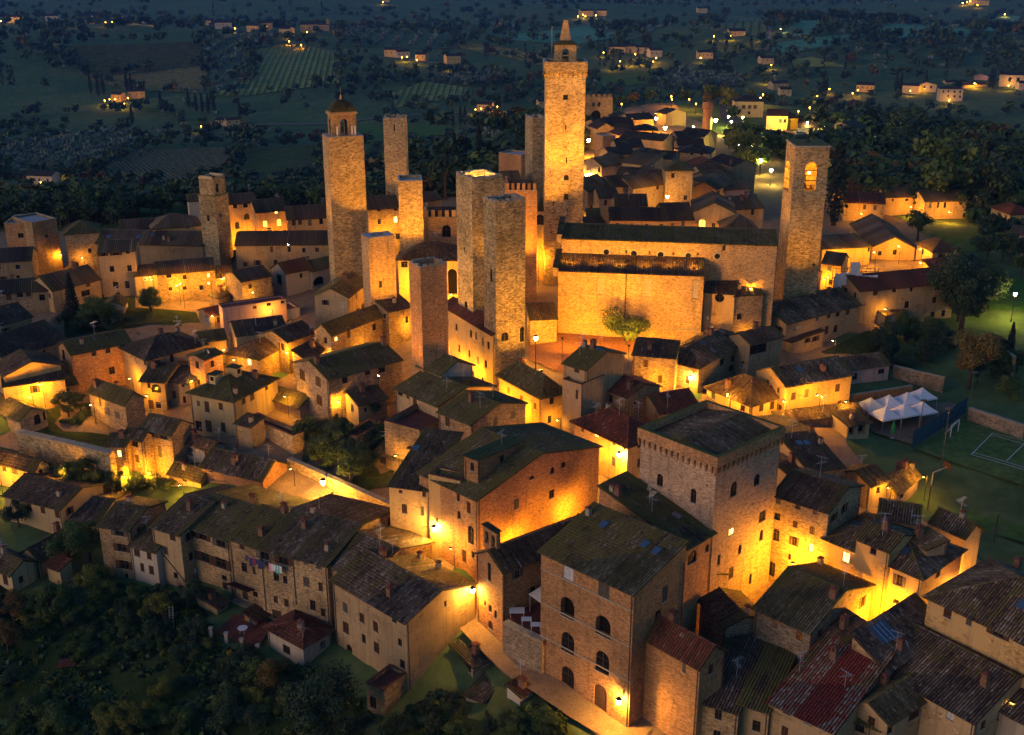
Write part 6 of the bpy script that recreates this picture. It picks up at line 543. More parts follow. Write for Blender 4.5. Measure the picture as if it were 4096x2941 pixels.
PT={'umbrella':(61.57,170.72,-7.36),'goal0':(71.54,172.17,-7.87),'goal1':(73.63,174.46,-7.84),'net0':(63.69,167.59,-7.77),'net1':(77.49,181.65,-7.53),'pole0':(66.12,160.84,-8.57),'pole1':(74.71,152.59,-9.97),'pole2':(65.74,170.44,-7.69),'pole3':(78.49,182.77,-7.52),'hoop':(63.45,157.02,-9.55),'wtable':(-34.63,127,-15.75),'chair':(-33.84,128.14,-15.59),'cpole0':(60.81,150.58,-10.15),'cpole1':(64.3,146.97,-10.27),'cpole2':(66.21,139.85,-9.26),'ladder0':(-44.38,128.81,-16.03),'trough':(-56.6,124.16,-18.69),'t1p0':(-38.63,126.61,-15.94),'t1p1':(-36.38,125.42,-15.94),'t1p2':(-34.11,124.1,-15.95),'t1p3':(-31.82,122.8,-15.96),'gatehouse':(34.84,497.05,-5.74),'gatetower':(81.38,485.17,-7)}
TERR=[(-38.4,127.4),(-36.6,130.9),(-32.2,130),(-31.3,127.1),(-32.1,123.5)]
YARDT=[(.58,117.15,-6.5),(1.68,115.3,-6.5),(2.74,114.2,-6.5)]
LAUNDRY=[(-34.15,130.2,-5.9),(-33.59,129.93,-6.08),(-33.09,129.7,-6.08),(-32.67,129.5,-6.09),(-32.31,129.33,-6.13),(-32.03,129.2,-6.18),(-31.72,129.05,-6.23),(-30.76,128.6,-6.14),(-30.48,128.47,-6.15),(-30.02,128.25,-6.2),(-29.77,128.13,-6.18),(-29.5,128,-6.17)]
SCAF=((65.11,223.45,5.5),(73.65,223.45,5.5))
# ---------------------------------------------------------------- terrain
def far(x,y):
    d=np.hypot(x,y); az=np.arctan2(x,np.maximum(y,1.))
    de=d*(1+.09*np.sin(3.1*az+.7)+.035*np.sin(7.3*az+2))
    z=np.interp(de,[0,260,420,560,720,960,1300,1650,1900,2350,2900,3500,4600,9000],[-8,-8,-26,-44,-58,-74,-63,-44,-56,-84,-76,-44,10,160])
    z=z-14*np.clip((-x-150)/250,0,1)*np.clip(1-(d-200)/700,0,1)
    for hx,hy,r,h in HILLS: z=z+h*np.exp(-((x-hx)**2+(y-hy)**2)/(r*r))
    z=z+3.5*np.sin(x/210+y/320)*np.clip((d-600)/600,0,1)+2.5*np.sin(x/120-y/170+1.)*np.clip((d-600)/600,0,1)
    return z
def G(x,y):
    x=np.asarray(x,float); y=np.asarray(y,float); sh=x.shape; xx=x.ravel(); yy=y.ravel(); out=np.empty(len(xx))
    for i in range(0,len(xx),4000):
        a,b=xx[i:i+4000],yy[i:i+4000]
        d2=(a[:,None]-CP[:,0])**2+(b[:,None]-CP[:,1])**2+30.; w_=d2**-1.6; zi=(w_*CP[:,2]).sum(1)/w_.sum(1)
        t=np.clip((np.sqrt(d2.min(1))-45)/85,0,1); t=t*t*(3-2*t); out[i:i+4000]=zi*(1-t)+far(a,b)*t
    return out.reshape(sh)
def gz(x,y): return float(G(np.array([x]),np.array([y]))[0])
# ---------------------------------------------------------------- windows and doors
WC={}
def _bars(mb,x0,z0,x1,z1,t,y0,y1,mi=0):
    mb.box(x0,y0,z0,x0+t,y1,z1,mi); mb.box(x1-t,y0,z0,x1,y1,z1,mi); mb.box(x0+t,y0,z1-t,x1-t,y1,z1,mi); mb.box(x0+t,y0,z0,x1-t,y1,z0+t,mi)
def winparts(t,w,h,near):
    """meshes of one window kind and size: [(part name, mesh)], first is the window itself; x along the wall, y inwards"""
    key=(t,round(w,2),round(h,2),near)
    if key in WC: return WC[key]
    out=[]
    def mk(name,mats,fn):
        mb=MB(); fn(mb); o=mb.build(name,mats); me=o.data; bpy.data.objects.remove(o); out.append((name,me))
    f=min(.08,w*.12)
    dp=.17
    if t in 'oO':
        mk('opening',['interior_shade','stone_trim'],lambda mb:(mb.quad((0,.78,0),(w,.78,0),(w,.78,h),(0,.78,h),0),mb.box(-.05,-.06,-.12,w+.05,.1,0,1)))
    elif t=='b':   # bell opening: sill and cross rods
        mk('belfry_opening',['wood','bronze'],lambda mb:(mb.box(0,.3,h*.34,w,.36,h*.37,0),mb.box(0,.3,h*.7,w,.36,h*.73,0),mb.box(0,0,0,w,.5,.1,0)))
    elif t in 'dD':
        def fn(mb):
            k=max(2,int(w/.28))
            for i in range(k): mb.box(w*i/k+.01,.12+.01*(i%2),0,w*(i+1)/k-.01,.2,h,0)
            mb.box(-.06,-.05,-.12,w+.06,.12,0,1)
        mk('door',['wood','sill'],fn)
        if near: mk('handle',['bronze'],lambda mb:mb.box(w*.6,.06,1.0,w*.6+.05,.12,1.15))
    else:
        pane={'l':'litpane','m':'litdim','g':'curtain'}.get(t,'glass')
        fr={'g':'frame_white','c':'wood'}.get(t,'wood')
        def frame(mb):
            _bars(mb,0,0,w,h,f,.1,.19,0)
            if w>.5: mb.box(w/2-f*.4,.11,f,w/2+f*.4,.18,h-f,0)
            if h>1.1: mb.box(f,.12,h*.62,w/2-f*.4,.175,h*.62+f*.6,0); mb.box(w/2+f*.4,.12,h*.62,w-f,.175,h*.62+f*.6,0)
            mb.box(-.07,-.07,-.09,w+.07,.1,0,1)
        def panef(mb): mb.quad((f,.165,f),(w-f,.165,f),(w-f,.165,h-f),(f,.165,h-f),0)
        def leaf(x0,x1,y0,y1):
            def fn(mb):
                _bars(mb,x0,.02,x1,h-.02,min(.09,(x1-x0)*.2),y0,y1,0)
                k=max(4,int(h/.14)); b=min(.09,(x1-x0)*.2)
                for i in range(k):
                    z0=.02+b+(h-.04-2*b)*i/k; mb.quad((x0+b,y0+.03,z0),(x1-b,y0+.03,z0),(x1-b,y0+.005,z0+(h-.04-2*b)/k*.9),(x0+b,y0+.005,z0+(h-.04-2*b)/k*.9),0)
            return fn
        sm='shutter_brown' if (int(w*100)+int(h*100))%3 else 'shutter_grey'
        if near:
            mk('window',[fr,'sill'],frame)
            if t!='c': mk('pane',[pane],panef)
            if t=='c': mk('shutter',[sm],leaf(.01,w/2-.01,.04,.09)); mk('shutter',[sm],leaf(w/2+.01,w-.01,.04,.09))
            if t=='s': mk('shutter',[sm],leaf(-w*.5,-.02,-.06,-.015)); mk('shutter',[sm],leaf(w+.02,w*1.5,-.06,-.015))
        else:
            def allf(mb):
                frame(mb)
                if t=='c': mb.box(.02,.05,.02,w/2-.015,.1,h-.02,3); mb.box(w/2+.015,.05,.02,w-.02,.1,h-.02,3)
                else: mb.quad((f,.165,f),(w-f,.165,f),(w-f,.165,h-f),(f,.165,h-f),2)
                if t=='s': mb.box(-w*.5,-.06,.02,-.02,-.015,h-.02,3); mb.box(w+.02,-.06,.02,w*1.5,-.015,h-.02,3)
            mk('window',[fr,'sill',pane,sm],allf)
    WC[key]=out
    return out
def place_window(root,face,u,z,w,h,t,la,lb,near):
    if face=='B': loc=(u,0,z); rot=0
    elif face=='A': loc=(0,u+w,z); rot=-math.pi/2
    elif face=='C': loc=(u+w,la,z); rot=math.pi
    else: loc=(lb,u,z); rot=math.pi/2
    parts=winparts(t,w,h,near)
    o=link(parts[0][0],parts[0][1],root); o.location=loc; o.rotation_euler=(0,0,rot)
    for n,me in parts[1:]: link(n,me,o)
    return o
ARCH='aoODmbr'
def wall_face(mb,face,length,ztop,holes,la,lb,rnd=0.,zbot=0.):
    """one wall with real openings; holes (u,w,z,h,t)"""
    if face=='B': P=lambda u,z,i=0.:(u,i,z)
    elif face=='A': P=lambda u,z,i=0.:(i,u,z)
    elif face=='C': P=lambda u,z,i=0.:(u,la-i,z)
    else: P=lambda u,z,i=0.:(lb-i,u,z)
    flip=face in 'AC'
    off={'A':0,'B':37,'C':71,'D':113}[face]
    def q(pts,uvs):
        if flip: pts=pts[::-1]; uvs=uvs[::-1]
        mb.poly(pts,0,uvs)
    us=sorted({0.,length}|{round(v,3) for h in holes for v in (h[0],h[0]+h[1])}); zs=sorted({zbot,ztop}|{round(v,3) for h in holes for v in (h[2],h[2]+h[3]) if zbot<v<ztop})
    for a,b in zip(us,us[1:]):
        if b-a<1e-4: continue
        run=None
        for c,d in zip(zs,zs[1:]):
            um,zm=(a+b)/2,(c+d)/2
            inside=any(h[0]<um<h[0]+h[1] and h[2]<zm<h[2]+h[3] for h in holes)
            if not inside:
                if run is None: run=[c,d]
                else: run[1]=d
            if (inside or d==zs[-1]) and run is not None:
                c0,d0=run; q([P(a,c0),P(b,c0),P(b,d0),P(a,d0)],[(a+off,c0),(b+off,c0),(b+off,d0),(a+off,d0)]); run=None
    for (u,w,z,h,t) in holes:
        dp=.8 if t in 'oO' else (.55 if t=='b' else .19)
        def rv(a,b): q([P(*a),P(*b),P(*b,dp),P(*a,dp)],[(a[0]+off,a[1]),(b[0]+off,b[1]),(b[0]+off+.2,b[1]+.2),(a[0]+off+.2,a[1]+.2)])
        rv((u,z),(u,z+h)); rv((u+w,z+h),(u+w,z)); rv((u,z+h),(u+w,z+h)); rv((u+w,z),(u,z))
        if t in ARCH:
            r=w/2; n=8
            if t=='r': quads=[(1,1),(-1,1),(1,-1),(-1,-1)]; cz=z+h/2; r2=h/2
            else: quads=[(1,1),(-1,1)]; r2=min(r,h*.6); cz=z+h-r2
            for sx,sz in quads:
                c=(u+r+sx*r,cz+sz*r2); pts=[c]+[(u+r+sx*r*math.cos(k*math.pi/2/n),cz+sz*r2*math.sin(k*math.pi/2/n)) for k in range(n,-1,-1)]
                P3=[P(a,b,.004) for a,b in pts]; uvs=[(a+off,b) for a,b in pts]
                if (sx*sz>0)^flip: P3=P3[::-1]; uvs=uvs[::-1]
                P3=P3[::-1]; uvs=uvs[::-1]
                mb.poly(P3,0,uvs)
                for k in range(n):   # arch soffit
                    a=pts[k+1]; b=pts[k+2] if k+2<len(pts) else pts[k+1]
                    if a!=b: mb.quad(P(*a),P(*b),P(*b,dp),P(*a,dp),0,[(a[0]+off,a[1]),(b[0]+off,b[1]),(b[0]+off,b[1]+.2),(a[0]+off,a[1]+.2)])
# ---------------------------------------------------------------- roofs
def roof_planes(roof,rise,la,lb,ze,ov=.45,og=.25):
    V=Vector; out=[]
    if roof in('gx','gy'):
        half=(la if roof=='gx' else lb)/2; tn=rise/half; al=math.atan(tn); c,s=math.cos(al),math.sin(al); z=ze-ov*tn; T=(half+ov)/c
        if roof=='gx': out=[(V((-og,-ov,z)),V((1,0,0)),V((0,c,s)),lb+2*og,T),(V((lb+og,la+ov,z)),V((-1,0,0)),V((0,-c,s)),lb+2*og,T)]
        else: out=[(V((-ov,la+og,z)),V((0,-1,0)),V((c,0,s)),la+2*og,T),(V((lb+ov,-og,z)),V((0,1,0)),V((-c,0,s)),la+2*og,T)]
        return [(o,e,sd,L,(lambda q,T=T:T)) for o,e,sd,L,T in out],al
    if roof in('sy+','sx+','sx-'):
        span=la if roof=='sy+' else lb; tn=rise/span; al=math.atan(tn); c,s=math.cos(al),math.sin(al); z=ze-ov*tn; T=(span+ov+og)/c
        if roof=='sy+': p=(V((-og,-ov,z)),V((1,0,0)),V((0,c,s)),lb+2*og)
        elif roof=='sx+': p=(V((-ov,la+og,z)),V((0,-1,0)),V((c,0,s)),la+2*og)
        else: p=(V((lb+ov,-og,z)),V((0,1,0)),V((-c,0,s)),la+2*og)
        return [p+((lambda q:T),)],al
    if roof=='hip':
        h=min(la,lb)/2; tn=rise/h; al=math.atan(tn); c,s=math.cos(al),math.sin(al); z=ze-ov*tn; H=h+ov
        for o,e,sd,L in ((V((-ov,-ov,z)),V((1,0,0)),V((0,c,s)),lb+2*ov),(V((lb+ov,la+ov,z)),V((-1,0,0)),V((0,-c,s)),lb+2*ov),(V((-ov,la+ov,z)),V((0,-1,0)),V((c,0,s)),la+2*ov),(V((lb+ov,-ov,z)),V((0,1,0)),V((-c,0,s)),la+2*ov)):
            out.append((o,e,sd,L,(lambda q,L=L:max(0,min(q,L-q,H))/c)))
        return out,al
    return [],0
def rz(roof,rise,la,lb,x,y):
    if roof=='gx': return rise*(1-abs(2*y/la-1))
    if roof=='gy': return rise*(1-abs(2*x/lb-1))
    if roof=='sx+': return rise*x/lb
    if roof=='sx-': return rise*(1-x/lb)
    if roof=='sy+': return rise*y/la
    if roof=='hip':
        h=min(la,lb)/2; return rise*min(x,lb-x,y,la-y,h)/h
    return 0.
def slab(planes,thick=.11):
    mb=MB()
    for o,e,s,L,T in planes:
        ks=sorted({0.,L}|({L/2} if T(0)<.01 else set())|({q for q in (T(L/2)*0,)}))
        if T(0)<.01:
            # trapezoid or triangle: corners where tmax saturates
            top=max(T(q) for q in np.linspace(0,L,41)); i=next(q for q in np.linspace(0,L,201) if T(q)>=top-1e-3)
            pts=[(0,0),(L,0),(L-i,top),(i,top)] if L-2*i>.02 else [(0,0),(L,0),(L/2,top)]
        else: pts=[(0,0),(L,0),(L,T(L)),(0,T(0))]
        n=e.cross(s); P=[o+e*a+s*b for a,b in pts]; B=[p-n*thick for p in P]
        mb.poly([tuple(p) for p in P]); mb.poly([tuple(p) for p in reversed(B)])
        for k in range(len(P)): mb.quad(tuple(B[k]),tuple(B[(k+1)%len(P)]),tuple(P[(k+1)%len(P)]),tuple(P[k]))
    return mb
TVAR=[]
PROF=np.array([(-1,0),(-.6,.95),(.6,.95),(1,0)])
def tile_variant_meshes():
    for rm in ('rg','rm','rd','rr','rs'):
        for t in (.2,.35,.45,.55,.7,.9):
            V=[]
            for w,h,y in ((.125,.115,0.),(.10,.09,.50)):
                for a,b in PROF: V.append((a*w,y,b*h))
            F=np.array([(0,1,5,4),(1,2,6,5),(2,3,7,6),(3,2,1,0)])
            me=npmesh(None,np.array(V),F,rm,tint=[t]*4,moss=[0]*4) if False else None
            me=bpy.data.meshes.new('tile'); me.from_pydata(V,[],[tuple(f) for f in F]); me.materials.append(M[rm])
            at=me.attributes.new('tint','FLOAT','FACE'); at.data.foreach_set('value',[t]*4); at=me.attributes.new('moss','FLOAT','FACE'); at.data.foreach_set('value',[0.]*4)
            TVAR.append((rm,t,me))
tile_variant_meshes()
NTILE=[0]
def tiles(planes,rm,parent,root,detail,individual,seed,redpatch=False):
    """cover tiles in courses on every roof plane; detail 2 = every tile, 1 = long ribs"""
    rng=np.random.default_rng(seed); Vs=[];Fs=[];Ts=[];Ms=[];base=0; indiv=[]
    pitch=.32 if detail==2 else .36; course=.46
    for pi,(o,e,s,L,T) in enumerate(planes):
        n=e.cross(s); o=np.array(o); e_=np.array(e); s_=np.array(s); n_=np.array(n)
        k=max(2,int(L/pitch)); js=(np.arange(k)+.5)*L/k
        rows=[]
        colm=np.where(rng.random(k)<.10,.2,0.)+rng.normal(0,.03,k); colm[:3]+=.22; colm[-3:]+=.22
        colt=rng.normal(0,.06,k)
        ph=rng.random(6)*6.28
        for j,sj in enumerate(js):
            tm=T(sj)-.03
            if tm<.15: continue
            if detail==2:
                ts=np.arange(-.05,tm-.14,course); 
                for i,t0 in enumerate(ts): rows.append((sj,t0,min(course+.05,tm-t0),colt[j],colm[j]))
            else: rows.append((sj,0,tm,colt[j],colm[j]))
        if not rows: continue
        R=np.array(rows); m=len(R)
        patch=.10*np.sin(R[:,0]*.9+ph[0]+.6*np.sin(R[:,1]*.7+ph[1]))+.08*np.sin(R[:,1]*1.3+R[:,0]*.5+ph[2])
        tint=np.clip(.47+rng.normal(0,.11 if detail==2 else .05,m)+R[:,3]*(1.3 if detail==2 else .6)+patch,0,1)
        bright=rng.random(m)<(.045 if detail==2 else .01); tint[bright]=np.clip(tint[bright]+.28,0,1)
        if redpatch:
            band=np.sin(R[:,0]*1.15+ph[3])+.9*np.sin(R[:,0]*2.9+ph[5])*.5-.1+rng.normal(0,.12,m); tint=np.where(band>0,np.clip(.40+rng.normal(0,.07,m),0,1),np.clip(.70+rng.normal(0,.10,m),0,1))
        moss=R[:,4]+rng.normal(0,.05,m)
        jx=rng.normal(0,.012,m) if detail==2 else np.zeros(m); lift=rng.normal(0,.006,m)+.004; rot=rng.normal(0,.02,m) if detail==2 else np.zeros(m)
        ctr=o+np.outer(R[:,0]+jx,e_)+np.outer(R[:,1],s_)+np.outer(lift,n_)
        sel=np.zeros(m,bool)
        if individual:
            indiv.append((R,ctr,tint,o,e_,s_,n_,m,rot,pi))
        V=np.zeros((m,8,3))
        w0,w1,h0,h1=(.125,.10,.115,.09) if detail==2 else (.14,.14,.12,.12)
        for q,(a,b) in enumerate(PROF):
            V[:,q]=ctr+a*w0*e_+b*h0*n_
            V[:,q+4]=ctr+np.outer(a*w1+rot*R[:,2],e_)+np.outer(R[:,2],s_)+b*h1*n_-(.022*n_ if detail==2 else 0)
        Fb=np.array([(0,1,5,4),(1,2,6,5),(2,3,7,6),(3,2,1,0)])
        F=(np.arange(m)*8)[:,None,None]+Fb[None]
        Vs.append(V.reshape(-1,3)); Fs.append(F.reshape(-1,4)+base); base+=m*8
        Ts.append(np.repeat(tint,4)); Ms.append(np.repeat(moss,4))
    if not Vs: return
    V=np.concatenate(Vs);F=np.concatenate(Fs);Tn=np.concatenate(Ts);Mo=np.concatenate(Ms)
    if individual:
        # the 300 tiles nearest the camera become parts of their own
        cw=V.reshape(-1,8,3).mean(1); mw=np.array(root.matrix_world) if False else None
        ca,sa=math.cos(root.rotation_euler.z),math.sin(root.rotation_euler.z)
        wx=root.location.x+cw[:,0]*ca-cw[:,1]*sa; wy=root.location.y+cw[:,0]*sa+cw[:,1]*ca; wz=root.location.z+cw[:,2]
        dist=wx**2+wy**2+(wz-68)**2
        # only tiles on planes facing the camera
        pl=np.concatenate([np.full(d[7],d[9]) for d in indiv])
        face=np.array([ -( (nn:=np.array(p[1].cross(p[2])))[0]*(ca*(0-root.location.x)+sa*(0-root.location.y)) + nn[1]*(-sa*(0-root.location.x)+ca*(0-root.location.y)) + nn[2]*(68-root.location.z)) for p in planes])
        dist=np.where(face[pl]<0,dist,1e9)
        order=np.argsort(dist)[:300]
        keep=np.ones(len(cw),bool)
        allR=np.concatenate([d[0] for d in indiv]); allc=np.concatenate([d[1] for d in indiv]); allt=np.concatenate([d[2] for d in indiv]); allrot=np.concatenate([d[8] for d in indiv])
        cand=[q for q in TVAR if q[0]==rm] or [q for q in TVAR if q[0]=='rg']
        for idx in order:
            if dist[idx]>1e8: continue
            p=planes[pl[idx]]; e_,s_,n_=p[1],p[2],p[1].cross(p[2])
            me=min(cand,key=lambda q:abs(q[1]-allt[idx]))[2]
            ob=bpy.data.objects.new('tile',me); COL.objects.link(ob); ob.parent=parent
            c=allc[idx]; rr=allrot[idx]; s2=(s_+e_*rr).normalized(); tl=.022/.5; s3=(s2-n_*tl).normalized(); n3=e_.cross(s3)
            ob.matrix_basis=Matrix(((e_.x,s3.x,n3.x,c[0]),(e_.y,s3.y,n3.y,c[1]),(e_.z,s3.z,n3.z,c[2]),(0,0,0,1)))
            keep[idx]=False
        fk=np.repeat(keep,4); F=F[fk]; Tn=Tn[fk]; Mo=Mo[fk]
        used=np.repeat(keep,8); remap=np.cumsum(used)-1; V=V[used]; F=remap[F]
    NTILE[0]+=len(F)*2
    o=npmesh('roof_tiles',V,F,rm,parent,Tn,Mo); o['kind']='stuff'
def ridge(planes_roof,rise,la,lb,ze,rm,parent,seed):
    rng=random.Random(seed)
    lines=[]; z=ze+rise+.06
    if planes_roof=='gx': lines=[((-.25,la/2,z),(lb+.25,la/2,z))]
    elif planes_roof=='gy': lines=[((lb/2,-.25,z),(lb/2,la+.25,z))]
    elif planes_roof=='hip':
        h=min(la,lb)/2; e=.45; ze2=ze-.45*rise/h+.06
        if lb>=la: a,b=(h,la/2,z),(lb-h,la/2,z); ends=[((-e,-e,ze2),a),((-e,la+e,ze2),a),((lb+e,-e,ze2),b),((lb+e,la+e,ze2),b)]
        else: a,b=(lb/2,h,z),(lb/2,la-h,z); ends=[((-e,-e,ze2),a),((lb+e,-e,ze2),a),((-e,la+e,ze2),b),((lb+e,la+e,ze2),b)]
        lines=ends+([(a,b)] if (Vector(a)-Vector(b)).length>.3 else [])
    if not lines: return
    V=[];F=[];T=[];Mo=[]
    for a,b in lines:
        a=Vector(a);b=Vector(b);L=(b-a).length;d=(b-a)/L;u=d.cross(Vector((0,0,1))).normalized();n=u.cross(d);k=max(1,int(L/.42))
        for i in range(k):
            p0=a+d*(L*i/k-.02)+n*rng.uniform(-.01,.015);p1=a+d*(L*(i+1)/k+.02);base=len(V)
            for p,r in((p0,.14),(p1,.12)):
                for x,y in PROF: V.append(tuple(p+u*x*r+n*(y*r*.9-.04)))
            F+=[(base+q[0],base+q[1],base+q[2],base+q[3]) for q in((0,1,5,4),(1,2,6,5),(2,3,7,6),(3,2,1,0))]
            t=min(1,max(0,rng.gauss(.5,.18)));T+=[t]*4;Mo+=[rng.uniform(0,.25)]*4
    npmesh('ridge_tiles',np.array(V),np.array(F),rm,parent,T,Mo)['kind']='stuff'
def chimney(parent,x,y,z,k):
    w=.28+.1*((k*7)%3)/2; d=.28+.12*((k*5)%3)/2; h=.9+.25*(k%3); mb=MB()
    mb.box(x-w,y-d,z-.6,x+w,y+d,z+h*.72,0)
    if k%2: mb.box(x-w*.8,y-d*.8,z+h*.72,x-w*.5,y+d*.8,z+h,0); mb.box(x+w*.5,y-d*.8,z+h*.72,x+w*.8,y+d*.8,z+h,0)
    else:
        for sx in(-1,1):
            for sy in(-1,1): mb.box(x+sx*w*.62-.07,y+sy*d*.62-.07,z+h*.72,x+sx*w*.62+.07,y+sy*d*.62+.07,z+h,0)
    mb.box(x-w*1.2,y-d*1.2,z+h,x+w*1.2,y+d*1.2,z+h+.07,1)
    mb.poly([(x-w*1.2,y-d*1.2,z+h+.07),(x+w*1.2,y-d*1.2,z+h+.07),(x,y,z+h+.3)],1); mb.poly([(x+w*1.2,y-d*1.2,z+h+.07),(x+w*1.2,y+d*1.2,z+h+.07),(x,y,z+h+.3)],1); mb.poly([(x+w*1.2,y+d*1.2,z+h+.07),(x-w*1.2,y+d*1.2,z+h+.07),(x,y,z+h+.3)],1); mb.poly([(x-w*1.2,y+d*1.2,z+h+.07),(x-w*1.2,y-d*1.2,z+h+.07),(x,y,z+h+.3)],1)
    mb.build('chimney',['brickflat' if k%3 else 'stone_trim','terracotta'],parent)
def antenna(parent,x,y,z,k):
    mb=MB(); h=2.0+.5*(k%3); r=.028
    mb.tube((x,y,z-.3),(x,y,z+h),r,5)
    for q,zz in enumerate((h*.97,h*.72)):
        a=k*1.3+q*1.2; c,s=math.cos(a),math.sin(a); mb.tube((x-c*.7,y-s*.7,z+zz),(x+c*.7,y+s*.7,z+zz),.02,4)
        for i in range(6):
            px=x+c*(-.7+.28*i); py=y+s*(-.7+.28*i); l=.42-.04*i; mb.tube((px+s*l,py-c*l,z+zz),(px-s*l,py+c*l,z+zz),.014,3)
    mb.build('antenna',['steel'],parent)
def dish(parent,x,y,z,k):
    mb=MB(); mb.tube((x,y,z-.3),(x,y,z+.6),.03,5,0)
    d=Vector((.5,-.7,.45)).normalized(); u=d.orthogonal().normalized(); v=d.cross(u); c=Vector((x,y,z+.75))
    for k in range(10):
        a,b=k*.6283,(k+1)*.6283; P=lambda r,t,o:tuple(c+u*math.cos(t)*r+v*math.sin(t)*r+d*o)
        mb.poly([tuple(c),P(.42,a,.1),P(.42,b,.1)],1); mb.poly([tuple(c-d*.02),P(.42,b,.08),P(.42,a,.08)],1)
    mb.tube(c,c+d*.4,.012,4,0); mb.build('satellite_dish',['steel','dish'],parent)
def ac_unit(parent,x,y,z):
    mb=MB(); mb.box(x-.42,y-.17,z,x+.42,y+.17,z+.62,0)
    for s in(-1,1): mb.box(x+s*.3-.04,y-.2,z-.12,x+s*.3+.04,y+.2,z,1)
    for k in range(8):
        a,b=k*math.pi/4,(k+1)*math.pi/4; mb.poly([(x-.1,y-.175,z+.31),(x-.1+.24*math.cos(a),y-.175,z+.31+.24*math.sin(a)),(x-.1+.24*math.cos(b),y-.175,z+.31+.24*math.sin(b))],1)
    return mb.build('air_conditioner',['plastic_white','metal'],parent)
def on_plane(planes,x,y):
    """roof plane under local x,y -> (point, e, s, n)"""
    best=None
    for o,e,s,L,T in planes:
        n=e.cross(s); z=o.z-(n.x*(x-o.x)+n.y*(y-o.y))/n.z
        p=Vector((x,y,z)); a=(p-o).dot(e); b=(p-o).dot(s)
        if -.1<=a<=L+.1 and -.1<=b<=T(min(max(a,0),L))+.1 and (best is None or z<best[0].z): best=(p,e,s,n)
    return best
